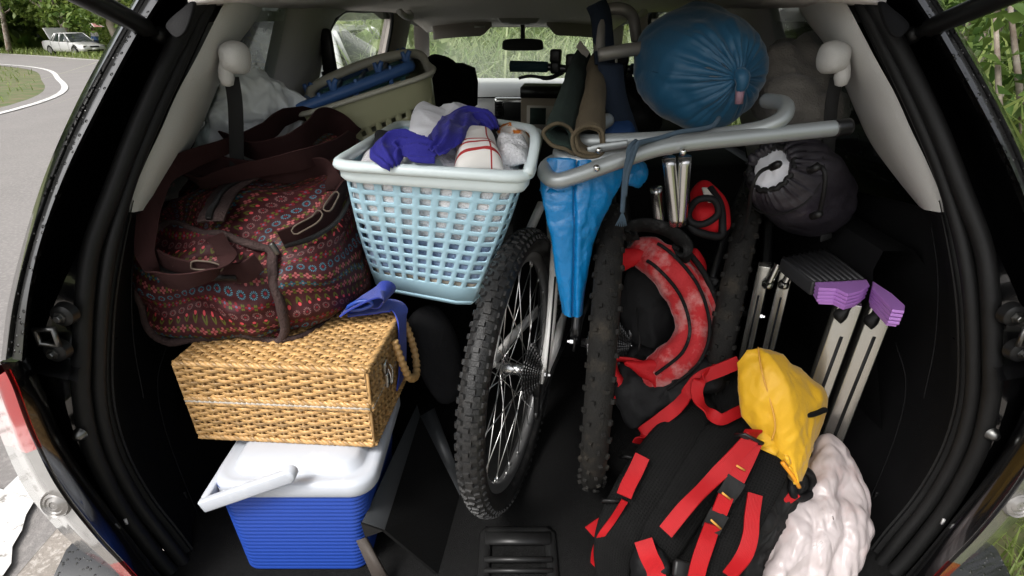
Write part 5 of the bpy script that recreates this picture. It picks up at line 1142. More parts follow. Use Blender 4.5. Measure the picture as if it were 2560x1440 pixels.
M['hub_alu'] = mat('hub_alloy', (.6, .6, .6), .25, 1, var=.1)
M['alu'] = mat('silver_tube_paint', (.34, .365, .365), .4, .45, var=.06, vscale=15, col2=(.3, .31, .31), c2scale=40, c2lo=.62, c2hi=.7)
MESH = {}
def shared(key, fn):
    if key not in MESH: MESH[key] = fn().mesh(key)
    return MESH[key]
def tyre_mesh():
    mb = MB(); prof = [(.0275*math.cos(a), .309+.0275*math.sin(a)) for a in np.linspace(0, 2*math.pi, 18)[:-1]]
    mb.lathe(prof, 96, closed=True); return mb
def tread_mesh(kind):
    mb = MB(); rng = np.random.default_rng(3)
    nth = 84 if kind == 'block' else 46
    for i in range(nth):
        th = 2*math.pi*i/nth
        rows = ((-62, .011, .010), (-30, .010, .013), (0, .010, .013) if i % 2 else (8, .010, .016), (30, .010, .013), (62, .011, .010)) if kind == 'block' else (((-66, .010, .009), (-18, .008, .007), (28, .008, .009), (66, .010, .009)) if i % 2 else ((-60, .011, .008), (-30, .007, .008), (14, .008, .007), (60, .011, .008)))
        for k, (ph, ln, wd) in enumerate(rows):
            t2 = th+(.5*(k % 2))*2*math.pi/nth; p = math.radians(ph)
            nrm = V(math.sin(p), math.cos(p)*math.cos(t2), math.cos(p)*math.sin(t2)); tan = V(0, -math.sin(t2), math.cos(t2)); lat = np.cross(tan, nrm)
            c = V(.0275*math.sin(p), (.309+.0275*math.cos(p))*math.cos(t2), (.309+.0275*math.cos(p))*math.sin(t2))+nrm*.0012
            h = .0030 if kind == 'block' else .0046
            q = [c+tan*a*ln*.5+lat*b*wd*.5+nrm*(h*e) for e in (-.6, 1) for a, b in ((-1, -1), (1, -1), (1, 1), (-1, 1))]
            q = [v if j < 4 else c+nrm*h+(v-c-nrm*h)*.86 for j, v in enumerate(q)]
            mb.hexa(q)
    return mb
def rim_mesh():
    mb = MB(); mb.lathe([(-.012, .285), (-.013, .279), (-.010, .268), (-.004, .262), (.004, .262), (.010, .268), (.013, .279), (.012, .285)], 96); return mb
def cog_mesh():
    mb = MB(); T = 26; ring = []
    for i in range(T*4):
        a = 2*math.pi*i/(T*4); rr = 1 if i % 4 in (1, 2) else .90; ring.append((0, rr*math.cos(a), rr*math.sin(a)))
    ring = np.array(ring); inn = ring*V(1, 0, 0)+unit_rows(ring)*.55
    mb.loft([ring+V(-.5, 0, 0), ring+V(.5, 0, 0), inn+V(.5, 0, 0), inn+V(-.5, 0, 0), ring+V(-.5, 0, 0)], closed=True); return mb
def unit_rows(a): return a/np.linalg.norm(a, axis=1, keepdims=True)
def wheel(parent, centre, kind='block', rubber='tyre', cassette=True):
    c = Vector(centre)
    def put(nm, me, m_, par=parent, loc=c, **kw):
        o = bpy.data.objects.new(nm, me)
        if len(me.materials) == 0: me.materials.append(None)
        scene.collection.objects.link(o); o.parent = par; o.location = loc if par is parent else (0, 0, 0)
        o.material_slots[0].link = 'OBJECT'; o.material_slots[0].material = M[m_]; 
        if kw.get('smooth', True): me.polygons.foreach_set('use_smooth', [True]*len(me.polygons))
        return o
    ty = put('tyre', shared('tyre_carcass', tyre_mesh), rubber)
    tr = put('tread', shared('tread_'+kind, lambda: tread_mesh(kind)), rubber, ty, smooth=False); tr['kind'] = 'stuff'
    put('rim', shared('wheel_rim', rim_mesh), 'rim_alu')
    def hub():
        mb = MB(); mb.lathe([(-.05, .006), (-.05, .0095), (-.036, .012), (-.034, .028), (-.031, .028), (-.029, .016), (0, .014), (.022, .016), (.024, .028), (.027, .028), (.029, .012), (.06, .0095), (.06, .006)], 28); return mb
    put('hub', shared('wheel_hub', hub), 'hub_alu')
    def spoke(side):
        mb = MB(); mb.tube([(side, .026, .0), (0, .03, .262)], .0011, 5); return mb
    for i in range(32):
        sd = -.0325 if i % 2 else .0255; dirn = 1 if (i//2) % 2 else -1
        def sp(sd=sd, dirn=dirn):
            mb = MB(); a = math.radians(80)*dirn; mb.tube([(sd, .027*math.sin(a), .027*math.cos(a)), (sd*.12, 0, .264)], .0012, 5); mb.tube([(sd*.14, 0, .252), (sd*.12, 0, .264)], .0022, 5); return mb
        o = put('spoke', shared('spoke_%d_%d' % (sd*1e4, dirn), sp), 'spoke'); o.rotation_euler = (2*math.pi*i/32, 0, 0)
    if cassette:
        for k, rr in enumerate((.07, .064, .057, .05, .044, .038, .032, .026)):
            o = put('sprocket', shared('sprocket', cog_mesh), 'cog', smooth=False); o.scale = (.0022, rr, rr); o.location = c+Vector((.031+.0045*k, 0, 0))
    return ty
def bicycle(loc, rz, scl, label, frame, kind, rubber, bars=True, cassette=True, front=True):
    b = thing('bicycle', label, 'bicycle', loc, math.radians(rz), 'bicycles standing in the boot'); b.scale = (scl,)*3
    wheel(b, (0, 0, .336), kind, rubber, cassette)
    fm = M[frame]; ax = V(0, 0, .336); sc, bbk, hd = V(0, .30, .70), V(0, .43, .31), V(0, .80, .73)
    for s in (-1, 1):
        mb = MB(); mb.tube(cr([ax+V(s*.066, .006, .01), ax+V(s*.064, .07, .10), ax+V(s*.046, .17, .22), sc+V(s*.02, -.01, -.04)], 16), np.linspace(.0115, .012, 16), 10); obj('seat_stay', mb, fm, b, local=True)
        mb = MB(); mb.tube(cr([ax+V(s*.066, .01, -.004), ax+V(s*.062, .15, -.01), ax+V(s*.044, .3, -.02), bbk+V(s*.03, 0, 0)], 16), np.linspace(.011, .013, 16), 10); obj('chain_stay', mb, fm, b, local=True)
        mb = MB(); mb.hexa([ax+V(s*.066-.003, -.015, -.02), ax+V(s*.066+.003, -.015, -.02), ax+V(s*.066+.003, .03, -.012), ax+V(s*.066-.003, .03, -.012), ax+V(s*.066-.003, -.012, .016), ax+V(s*.066+.003, -.012, .016), ax+V(s*.066+.003, .03, .03), ax+V(s*.066-.003, .03, .03)]); obj('dropout', mb, fm, b, local=True, bevel=.002)
        mb = MB(); mb.lathe([(0, .0), (0, .008), (.008, .008), (.009, .005), (.014, .005), (.014, 0)], 6, ax+V(s*.069, 0, 0), (s, 0, 0)); obj('axle_nut', mb, M['hub_alu'], b, local=True, smooth=False)
    for nm, p, q, rr in (('seat_tube', bbk, sc+V(0, -.02, .05), .016), ('top_tube', sc, hd, .017), ('down_tube', bbk, hd+V(0, .02, -.1), .02), ('head_tube', hd+V(0, -.012, .04), hd+V(0, .03, -.12), .02)):
        mb = MB(); mb.tube([p, q], rr, 14); obj(nm, mb, fm, b, local=True)
    if cassette:
        mb = MB(); d0 = ax+V(.052, -.006, -.03); mb.hexa([d0+V(-.008, -.012, -.03), d0+V(.010, -.012, -.03), d0+V(.010, .012, -.03), d0+V(-.008, .012, -.03), d0+V(-.01, -.014, .016), d0+V(.012, -.014, .016), d0+V(.012, .014, .016), d0+V(-.01, .014, .016)])
        mb.hexa([d0+V(-.006, -.004, -.10), d0+V(.006, -.004, -.10), d0+V(.006, .018, -.10), d0+V(-.006, .018, -.10), d0+V(-.008, -.006, -.028), d0+V(.008, -.006, -.028), d0+V(.008, .012, -.028), d0+V(-.008, .012, -.028)])
        de = obj('rear_derailleur', mb, M['plastic_shiny'], b, local=True, bevel=.004)
        for z in (-.035, -.09):
            mb = MB(); mb.lathe([(-.004, .004), (-.004, .016), (.004, .016), (.004, .004)], 12, d0+V(0, .008, z), (1, 0, 0)); obj('jockey_wheel', mb, M['cog'], de, local=True)
        mb = MB(); mb.tube(cr([ax+V(.055, .03, .05), ax+V(.052, .2, .04), bbk+V(.05, 0, .08)], 10), .004, 5); mb.tube(cr([ax+V(.055, .01, -.12), ax+V(.052, .2, -.1), bbk+V(.05, 0, -.09)], 10), .004, 5); obj('chain', mb, M['cog'], b, local=True)
        mb = MB(); mb.tube(cr([ax+V(.07, -.01, -.03), ax+V(.085, -.05, .03), ax+V(.074, .03, .1), ax+V(.06, .12, .2)], 24), .0024, 6); obj('gear_cable', mb, M['rubber'], b, local=True)
    if bars:
        hb = V(0, .79, .945); mb = MB(); mb.tube([hd+V(0, -.012, .04), hb+V(0, -.03, 0), hb], .014, 10); obj('stem', mb, M['plastic_shiny'], b, local=True)
        mb = MB(); mb.tube(cr([hb+V(-.245, -.03, .012), hb+V(-.12, -.01, .01), hb, hb+V(.12, -.01, .01), hb+V(.245, -.03, .012)], 24), .012, 10); ba = obj('handlebar', mb, M['black_frame'], b, local=True)
        M['grip'] = M.get('grip') or mat('teal_black_grip', (.006, .03, .04), .7, bump=('noise', 200, .6))
        for s in (-1, 1):
            mb = MB(); mb.tube([hb+V(s*.25, -.031, .012), hb+V(s*.16, -.02, .0115), hb+V(s*.13, -.016, .011)], [.017, .0165, .016], 12); obj('grip', mb, M['grip'], ba, local=True)
            mb = MB(); q = hb+V(s*.105, -.012, .01); mb.box(q, (.03, .035, .036)); mb.box(q+V(s*.0, -.005, .034), (.034, .03, .04)); mb.box(q+V(-s*.05, -.005, .016), (.03, .04, .05)); obj('shifter', mb, M['plastic_shiny'], ba, local=True, bevel=.006)
            mb = MB(); mb.tube(cr([q+V(-s*.02, .02, -.015), q+V(s*.03, .03, -.035), q+V(s*.09, .03, -.03), q+V(s*.13, .03, -.038)], 16), [.007]*8+[.005]*8, 8); obj('brake_lever', mb, M['plastic_shiny'], ba, local=True)
    if front:
        mb = MB()
        for s in (-1, 1): mb.tube(cr([hd+V(s*.02, .03, -.12), hd+V(s*.055, .05, -.16), V(s*.055, .98, .336)], 12), .013, 10)
        obj('fork', mb, fm, b, local=True)
    return b
bicycle((.01, 1.01, .562), -17, .88, 'white framed mountain bicycle whose spoked rear wheel stands at the front', 'white_frame', 'block', 'tyre')
bicycle((.2, 1.09, .562), -10, .92, 'black bicycle with dusty knobbly tyre between white bicycle and red backpack', 'black_frame', 'knob', 'tyre_mud', bars=False)
bicycle((.545, 1.25, .562), -25, .92, 'bicycle with muddy knobbly tyre left of the step stool', 'black_frame', 'knob', 'tyre_mud', bars=False, cassette=False, front=False)

# ---- blue tarpaulin hanging folded over the white bicycle
M['tarp'] = mat('blue_tarpaulin', (.004, .2, .5), .28, var=.12, vscale=14, coat=.25, bump=('noise', 40, 1.0), trans=.12)
def tarp_fn(u, v):
    ys = [400, 470, 560, 640, 720, 785]; tt = np.linspace(0, 1, 6); py = np.interp(v, tt, ys)
    xl = np.interp(v, tt, [1368, 1352, 1366, 1382, 1398, 1412]); xm = np.interp(v, tt, [1440, 1432, 1432, 1430, 1428, 1430]); xr_ = np.interp(v, tt, [1560, 1546, 1496, 1470, 1456, 1446])
    a = 2*math.pi*u
    return xl, xm, xr_, py
mb = MB(); rows = []
TL = [V(*q) for q in ((0.0612,0.99,1.3082), (0.0505,0.975,1.2591), (0.0607,0.955,1.1997), (0.0731,0.945,1.1428), (0.0839,0.945,1.0793), (0.0928,0.94,1.0286))]
TM = [V(*q) for q in ((0.1113,0.99,1.3082), (0.1065,0.975,1.2591), (0.1093,0.96,1.1979), (0.1101,0.955,1.1387), (0.111,0.95,1.0769), (0.1129,0.945,1.0251))]
TR = [V(*q) for q in ((0.2078,1.02,1.3015), (0.1912,1.0,1.2521), (0.1594,0.98,1.191), (0.142,0.965,1.1346), (0.1354,0.955,1.0745), (0.1331,0.95,1.0232))]
l_, m_, r_ = cr(TL, 150), cr(TM, 150), cr(TR, 150)
for i in range(150):
    row = []
    for a in np.linspace(0, math.pi, 30)[:-1]: c = (l_[i]+m_[i])/2; h = (m_[i]-l_[i])/2; row.append(c-h*math.cos(a)+V(.0, -.015, .004)*math.sin(a)**.6+V(0, -.014, 0)*(.5-.5*math.cos(a)))
    for a in np.linspace(0, math.pi, 30): c = (m_[i]+r_[i])/2; h = (r_[i]-m_[i])/2; row.append(c-h*math.cos(a)+V(.004, -.017, .005)*math.sin(a)**.6+V(0, -.014, 0)*(.5+.5*math.cos(a)))
    for k in np.linspace(0, 1, 12)[1:-1]: row.append(r_[i]*(1-k)+l_[i]*k+V(0, .02, 0))
    rows.append(row)
mb.loft(rows, closed=True, capA=True, capB=True); tp_ = thing('tarpaulin', 'bright blue plastic tarpaulin folded and hanging between two bicycle tyres', 'tarpaulin', (0.1137,0.95,1.0181))
o = obj('folded_sheet', mb, M['tarp'], tp_); wrinkle(o, .006, 18, 3, (1.4, 1, .4), 'crumple'); wrinkle(o, .0018, 48, 5, (1, 1, 1), 'crumple')
mb = MB(); rows = [cr(c, 60) for c in ([(0.0623,1.03,1.2971), (0.0558,1.005,1.2727), (0.0492,0.975,1.2533)], [(0.0745,1.01,1.303), (0.0698,0.98,1.2791), (0.066,0.953,1.2553)], [(0.0937,1.01,1.303), (0.0907,0.98,1.2791), (0.0877,0.95,1.2576)], [(0.1148,1.02,1.2979), (0.1128,0.99,1.2765), (0.1098,0.965,1.2576)])]
R_ = []
for p, q in zip(rows, rows[1:]):
    for k in range(16): R_.append(p*(1-k/16)+q*k/16)
R_.append(rows[-1]); mb.loft(R_); o = obj('top_fold', mb, M['tarp'], tp_, solid=.0015); wrinkle(o, .004, 26, 8, mode='crumple')
mb = MB(); ring = cr([(0.1963,1.05,1.2837), (0.2484,1.07,1.2865), (0.2551,1.06,1.2586), (0.2415,1.05,1.2382), (0.2083,1.04,1.2524)], 40, True); pillow(mb, ring, (0, -1, .3), .02, .02, 6); o = obj('tarpaulin_corner', mb, M['tarp']); wrinkle(o, .006, 20, 9, mode='ridge'); tag(o, 'small blue plastic sheet bunched under the silver chair tubes', 'plastic sheet')

# ---- folded lounger with silver tubes lying across the top
M['cap'] = mat('black_tube_cap', (.01, .01, .01), .3)
M['rope'] = mat('blue_grey_rope', (.1, .16, .22), .9, bump=('bands', 300, .8, 'X'))
ch = thing('folding_lounger', 'folded lounger frame of bent silver tubes lying over the bicycles', 'chair', (0.2919,1.0,1.3303))
def tubepart(nm, pts, rr, n=60, par=ch, m_='alu'):
    mb = MB(); mb.tube(cr(pts, n), rr, 14); return obj(nm, mb, M[m_], par)
tubepart('front_tube', [(0.1003,1.02,1.3015), (0.0691,1.0,1.2968), (0.0565,0.97,1.2872), (0.0743,0.945,1.2798), (0.1071,0.94,1.2893), (0.186,0.945,1.3163), (0.2658,0.955,1.3366), (0.4155,0.97,1.3495), (0.548,0.985,1.36)], .0135, 90)
tubepart('tube_end_cap', [(0.5441,0.985,1.3594), (0.5557,0.987,1.3603), (0.5719,0.99,1.3618)], .0145, 8, m_='cap')
tubepart('middle_tube', [(0.144,1.1,1.3328), (0.0942,1.04,1.3165), (0.0856,1.0,1.3081), (0.1179,0.985,1.3045), (0.166,0.985,1.31), (0.2213,0.99,1.3213), (0.2759,0.99,1.3268)], .0125)
tubepart('top_tube', [(0.1885,1.15,1.3469), (0.1344,1.07,1.3345), (0.125,1.03,1.3299), (0.1542,1.01,1.3324), (0.2632,1.0,1.3385), (0.3555,0.99,1.3471), (0.4176,0.98,1.3596), (0.4483,0.98,1.374), (0.465,1.0,1.3872), (0.4735,1.04,1.393), (0.4703,1.1,1.3894)], .0135, 90)
mb = MB(); mb.ribbon([(0.1301,0.98,1.3221), (0.1495,0.975,1.3285), (0.1955,0.97,1.3363)], .014, (0, -.2, 1), .004); obj('hinge_plate', mb, M['alu'], ch)
for px, py, Y in ((1492,420,.925), (1708,380,.94), (1497,376,.97)):
    mb = MB(); mb.lathe([(.006, 0), (.0055, .004), (0, .006), (-.003, .006)], 10, P(px,py,Y) if False else {1492: (0.1388,0.925,1.3064), 1708: (0.2807,0.938,1.3297), 1497: (0.1467,0.968,1.326)}[px], (0, -1, .3)); obj('rivet', mb, M['chrome'], ch)
for pts in ([(0.2809,1.02,1.3015), (0.297,1.03,1.2362), (0.3137,1.04,1.1702)], [(0.3092,1.02,1.3036), (0.3164,1.03,1.2362), (0.3229,1.04,1.1702)], [(0.2898,1.12,1.2188), (0.3091,1.13,1.1391)]):
    mb = MB(); mb.tube(cr(pts, 10), .0125, 12); obj('leg_tube', mb, M['hub_alu'], ch)
rp = thing('tie_cord', 'blue grey cord knotted round the silver lounger tubes', 'cord', (0.2158,0.97,1.3363))
mb = MB(); mb.tube(cr([(0.3532,1.0,1.3741), (0.333,0.98,1.3622), (0.2792,0.965,1.357), (0.2445,0.955,1.3491), (0.2078,0.935,1.3445), (0.1901,0.92,1.3303), (0.1852,0.918,1.3081), (0.1862,0.925,1.2729), (0.188,0.93,1.2298)], 60), .0042, 7); obj('cord', mb, M['rope'], rp)
mb = MB(); mb.tube(cr([(0.2187,0.95,1.3455), (0.2032,0.928,1.3446), (0.1931,0.915,1.3218), (0.1883,0.918,1.2949), (0.1887,0.925,1.2593)], 40), .0038, 7); mb.tube(cr([(0.2042,0.95,1.3455), (0.1884,0.925,1.3376), (0.1913,0.935,1.3106)], 20), .0038, 7); obj('cord_loop', mb, M['rope'], rp)
for k in range(7):
    q = V(*(0.1879,0.93,1.2312)); a = (k-3)*.3; mb = MB(); mb.tube(cr([q, q+V(math.sin(a)*.006, -.003, -.012), q+V(math.sin(a)*.012, -.002+.003*math.cos(k), -.026)], 6), .0011, 4); obj('frayed_strand', mb, M['rope'], rp)

# ---- second folding chair further in, upright behind the mats
M['navy'] = mat('navy_canvas', (.006, .014, .03), .9, var=.2, vscale=40, bump=('noise', 300, .3))
M['dullalu'] = mat('dull_tube_paint', (.22, .21, .19), .45, .4, var=.1)
c2_ = thing('camp_chair', 'upright folded camp chair with navy canvas and dull metal frame', 'chair', (0.2458,1.4,1.4574))
tubepart('back_frame', [(0.1928,1.36,1.4595), (0.1936,1.38,1.5154), (0.2002,1.4,1.5393), (0.2209,1.4,1.5457), (0.2476,1.4,1.5441), (0.2704,1.41,1.5281), (0.2857,1.42,1.4818)], .013, 50, c2_, 'dullalu')
tubepart('side_rail', [(0.1822,1.3,1.4563), (0.2198,1.3,1.4626), (0.2909,1.32,1.471), (0.3638,1.34,1.4781)], .014, 20, c2_, 'dullalu')
mb = MB(); mb.ribbon([(0.1829,1.385,1.5564), (0.1943,1.38,1.5313), (0.2014,1.37,1.4835), (0.2069,1.36,1.4347)], .045, (1, .3, 0), .012); obj('back_canvas', mb, M['navy'], c2_)
mb = MB(); mb.ribbon([(0.2153,1.34,1.4361), (0.2224,1.3,1.3738), (0.2462,1.28,1.3091), (0.2748,1.26,1.2433)], .055, (1, .3, .2), .008); obj('seat_canvas', mb, M['navy'], c2_)
M['deepblue'] = mat('deep_blue_canvas', (.005, .035, .12), .8, var=.3, vscale=20)
mb = MB(); patch(mb, [(0.2081,1.28,1.2875), (0.2794,1.26,1.287), (0.2577,1.36,1.3403), (0.2261,1.42,1.3954)], .03, (0, -1, .3), 24, 24, .012, 10, 4); obj('blue_pocket', mb, M['deepblue'], c2_, solid=.003)

# ---- rolled mats
M['felt_green'] = mat('dark_green_felt', (.012, .026, .02), .95, var=.3, vscale=30, bump=('noise', 300, .6))
M['felt_tan'] = mat('tan_felt', (.11, .085, .05), .95, var=.2, vscale=30, bump=('noise', 300, .6))
def rolled(name, rings, outer, inner, label):
    t = thing(name, label, 'mat', rings[0][0]); mb = MB(); S = ringloft(mb, rings, 60, 24, capB=True); o = obj('rolled_sheet', mb, outer, t, solid=-.007); wrinkle(o, .004, 10, 3)
    near = cr(rings[0], 60, True, arc=False); c = near.mean(0); mb = MB(); far = cr(rings[1], 60, True, arc=False)
    mb.loft([c+(near-c)*.86+V(0, -.001, 0), c+(near-c)*.8+(far.mean(0)-c)*.6, c+(near-c)*.2+(far.mean(0)-c)*.65], closed=True, capB=True); obj('inner_face', mb, inner, t)
    mb = MB(); mb.tube(near+V(0, -.002, 0), .0035, 6, closed=True); obj('edge', mb, M['felt_tan'], t); return t
rolled('rolled_mat', [[(0.0533,0.99,1.3491), (0.0631,1.0,1.3601), (0.0816,1.01,1.3638), (0.1016,1.02,1.3526), (0.1081,1.0,1.3371), (0.1104,0.985,1.3162), (0.0902,0.98,1.3261), (0.0682,0.98,1.3329)],
    [(0.1058,1.3,1.3904), (0.1145,1.31,1.4099), (0.1306,1.32,1.4213), (0.1496,1.33,1.4122), (0.1591,1.31,1.3893), (0.1623,1.3,1.3571), (0.1394,1.29,1.3567), (0.1172,1.29,1.3667)],
    [(0.1521,1.55,1.4309), (0.1604,1.56,1.4472), (0.173,1.57,1.4599), (0.1895,1.57,1.4561), (0.1994,1.56,1.4397), (0.2021,1.55,1.4071), (0.1828,1.54,1.4031), (0.1621,1.54,1.4108)]], M['felt_green'], M['felt_tan'], 'dark green rolled mat left of the tan one, pointing at the windscreen')
rolled('rolled_mat', [[(0.1023,0.985,1.3414), (0.1104,0.99,1.3552), (0.1303,1.0,1.3614), (0.1512,1.0,1.3561), (0.1571,0.995,1.3394), (0.1537,0.98,1.318), (0.1314,0.975,1.3136), (0.1092,0.975,1.3204)],
    [(0.1437,1.22,1.3756), (0.1494,1.23,1.3963), (0.1664,1.24,1.4085), (0.1872,1.25,1.4021), (0.1955,1.24,1.381), (0.1921,1.22,1.3518), (0.173,1.21,1.3453), (0.152,1.21,1.3533)],
    [(0.1807,1.45,1.4284), (0.1884,1.46,1.4472), (0.2006,1.47,1.4555), (0.2182,1.47,1.4502), (0.2257,1.46,1.4322), (0.2244,1.45,1.4016), (0.2054,1.44,1.3935), (0.1885,1.44,1.4042)]], M['felt_tan'], M['felt_tan'], 'tan rolled mat beside the dark green one, ends at the silver tubes')
mb = MB(); mb.hexa([(0.1556,1.5,1.463), (0.1655,1.51,1.4787), (0.1902,1.5,1.4522), (0.1814,1.5,1.4359), (0.156,1.504,1.4628), (0.166,1.514,1.4786), (0.1907,1.504,1.452), (0.1819,1.504,1.4356)]); tag(obj('care_label', mb, M['linen'], smooth=False), 'white card label sticking up from the rolled mats', 'label')

# ---- blue stuffed sleeping bag
def stuffbag(mb, C, axis, R, L_, prof, pleat, k, seed, nu=160, nv=64):
    ax = unit(axis); a = unit(np.cross(ax, (0, 0, 1))); b = np.cross(ax, a); C = np.asarray(C, float)
    hs, rs = zip(*prof); s = np.linspace(0, 1, nv); t = np.linspace(0, 1, len(prof)); hh = np.interp(s, t, hs); r0 = np.interp(s, t, rs)
    ker = np.array([.25, .5, .25])
    for _ in range(3): hh[1:-1] = np.convolve(hh, ker, 'valid'); r0[1:-1] = np.convolve(r0, ker, 'valid')
    def fn(u, v):
        i = min(nv-1, int(round(v*(nv-1)))); w = 2*math.pi*u; h, rr = hh[i], r0[i]
        f = math.exp(-max(0, (prof[0][0]-h))/(.36*R))*min(1, rr/(.25*R))
        cw, sw = math.cos(w), math.sin(w)
        ph = noise.noise(Vector((cw*3, sw*3, seed)))*6; n2 = noise.noise(Vector((cw*9, sw*9, h*14+seed)))
        pl = (math.sin(w*k+ph)*.6+math.sin(w*k*.47+ph*2)*.6+n2*.7)*pleat*f
        lump = noise.fractal(Vector((cw*1.3, sw*1.3, h*6+seed)), 1, 2, 3)*R*.05*min(1, rr/R)
        return C+ax*(h+pl*.9)+(a*cw+b*sw)*(rr+pl*.5+lump)
    mb.grid(fn, nu+1, nv); return mb
M['blue_nylon'] = mat('petrol_blue_nylon', (.008, .075, .15), .5, var=.15, vscale=10, sheen=.25, bump=('noise', 60, .25))
sb = thing('sleeping_bag', 'large petrol blue sleeping bag in its drawstring sack on the silver tubes', 'sleeping bag', (0.4009,1.2,1.3148))
Cb = V(*(0.4038,1.25,1.4286)); Rb = .118; axb = unit(V(.22, -.974, -.03))
mb = MB(); stuffbag(mb, Cb, axb, Rb, .5, [(.106, .002), (.109, .010), (.106, .026), (.098, .048), (.082, .074), (.052, .1), (.017, .115), (-.05, .119), (-.10, .114), (-.15, .10), (-.19, .075), (-.215, .04), (-.22, .001)], .0055, 26, 2.0)
o = obj('stuff_sack', mb, M['blue_nylon'], sb); wrinkle(o, .006, 8, 5, mode='fold'); wrinkle(o, .01, 7, 3)
g0 = Cb+axb*.108
mb = MB(); mb.tube(cr([g0-axb*.01, g0+axb*.012+V(0, 0, .006), g0+axb*.018+V(0, 0, -.01), g0+axb*.012+V(0, 0, -.02)], 14), np.r_[np.linspace(.012, .014, 7), np.linspace(.014, .009, 7)], 10); obj('gathered_neck', mb, M['blue_nylon'], sb)
M['toggle'] = mat('mauve_toggle', (.28, .16, .2), .5)
mb = MB(); mb.tube([g0+axb*.014+V(0, 0, -.016), g0+axb*.016+V(.001, 0, -.045)], [.0085, .0075], 10); obj('toggle', mb, M['toggle'], sb)

# ---- grey sleeping bag
M['grey_nylon'] = mat('charcoal_nylon', (.026, .023, .029), .42, var=.15, vscale=12, spec=.4, bump=('noise', 90, .35))
gb = thing('sleeping_bag', 'charcoal grey sleeping bag sack with white lining at its drawstring mouth', 'sleeping bag', (0.6181,1.15,1.1051))
Cg = V(*(0.5643,1.13,1.2284)); axg = unit(V(-.74, -.46, .42))
mb = MB(); stuffbag(mb, Cg, axg, .11, .3, [(.08, .038), (.087, .041), (.084, .048), (.072, .058), (.053, .072), (.026, .082), (-.02, .088), (-.07, .088), (-.12, .085), (-.15, .06), (-.16, .001)], .0065, 22, 5.0, 140, 50); o = obj('stuff_sack', mb, M['grey_nylon'], gb); wrinkle(o, .006, 10, 3, mode='fold'); wrinkle(o, .008, 8, 5)
mb = MB(); wrinkle(scene.objects[-1], .004, 12, 3, mode='fold') if False else None; g1 = Cg+axg*.077; e1 = unit(np.cross(axg, (0, 0, 1))); e2 = np.cross(axg, e1)
ring = np.array([g1+(e1*math.cos(w)+e2*math.sin(w))*.041 for w in np.linspace(0, 2*math.pi, 41)[:-1]]); pillow(mb, ring, axg, .012, .01, 8); o = obj('white_lining', mb, M['cotton'], gb); wrinkle(o, .008, 30, 2)
ring = np.array([Cg+axg*.086+(e1*math.cos(w)+e2*math.sin(w))*(.044+.002*math.sin(w*17)) for w in np.linspace(0, 2*math.pi, 71)[:-1]])
mb = MB(); mb.tube(ring, .0055, 7, closed=True); obj('drawstring_hem', mb, M['rubber'], gb)
ring = np.array([Cg+axg*.040+(e1*math.cos(w)+e2*math.sin(w))*(.079) for w in np.linspace(0, 2*math.pi, 71)[:-1]]); mb = MB(); mb.tube(ring, .0015, 5, closed=True); obj('seam', mb, M['rubber'], gb)
mb = MB(); mb.tube(cr([(0.4768,1.03,1.2847), (0.4402,1.0,1.2811), (0.4312,1.0,1.2521), (0.4551,1.05,1.183), (0.461,1.08,1.1224), (0.4501,1.1,1.0829)], 30), .0035, 6); mb.tube(cr([(0.547,1.02,1.2907), (0.5552,1.0,1.2811), (0.5624,1.0,1.2447), (0.5746,1.02,1.1968)], 20), .0042, 6); obj('drawcord', mb, M['rubber'], gb)
for q in ((0.4742,1.02,1.2878), (0.5393,1.01,1.2844), (0.5692,1.02,1.1945)):
    mb = MB(); mb.lathe([(-.012, .002), (-.010, .007), (.006, .0075), (.012, .005), (.013, .001)], 12, q, (.3, -.7, .5)); obj('cord_lock', mb, M['plastic_shiny'], gb)

# ---- dark blanket
M['blanket'] = mat('taupe_blanket', (.17, .158, .14), 1, var=.15, vscale=30, sheen=.25, bump=('noise', 250, .7))
mb = MB(); ring = cr([(0.5459,1.3,1.323), (0.5396,1.36,1.4347), (0.5972,1.42,1.4716), (0.6686,1.44,1.4811), (0.7193,1.42,1.4606), (0.7397,1.38,1.4248), (0.7528,1.32,1.3544), (0.7344,1.3,1.2969), (0.6191,1.28,1.2918)], 90, True)
pillow(mb, ring, (-.1, -1, .35), .1, .1, 22); o = obj('blanket', mb, M['blanket']); wrinkle(o, .045, 7, 3, mode='crumple'); wrinkle(o, .02, 6, 3, mode='fold'); wrinkle(o, .008, 12, 6); tag(o, 'taupe fleece blanket crumpled behind the blue sleeping bag', 'blanket')

# ---- step stool
M['stool_alu'] = mat('stool_aluminium', (.5, .485, .44), .27, .85, var=.05, vscale=10)
M['lilac'] = mat('lilac_plastic', (.42, .19, .55), .35, var=.06)
ss = thing('step_stool', 'folding aluminium step stool with lilac plastic feet right of the backpack', 'step stool', (.66, 1.05, .565))
tz = 1.07
A_, B_, C_, D_ = V(*(0.5676,1.1116,1.07)), V(*(0.692,1.1643,1.07)), V(*(0.6872,1.0041,1.07)), V(*(0.5777,0.9912,1.07))
mb = MB(); mb.hexa([A_+V(0, 0, -.03), D_+V(0, 0, -.03), C_+V(0, 0, -.03), B_+V(0, 0, -.03), A_, D_, C_, B_]); M['step'] = mat('black_step_plastic', (.03, .03, .032), .4, var=.2); pf = obj('platform', mb, M['step'], ss, bevel=.004)
for k in range(9):
    t = (k+.5)/9; p, q = A_*(1-t)+B_*t, D_*(1-t)+C_*t; mb = MB(); mb.tube([p+V(0, 0, .0005), q+V(0, 0, .0005)], .0028, 6); obj('tread_rib', mb, M['step'], pf)
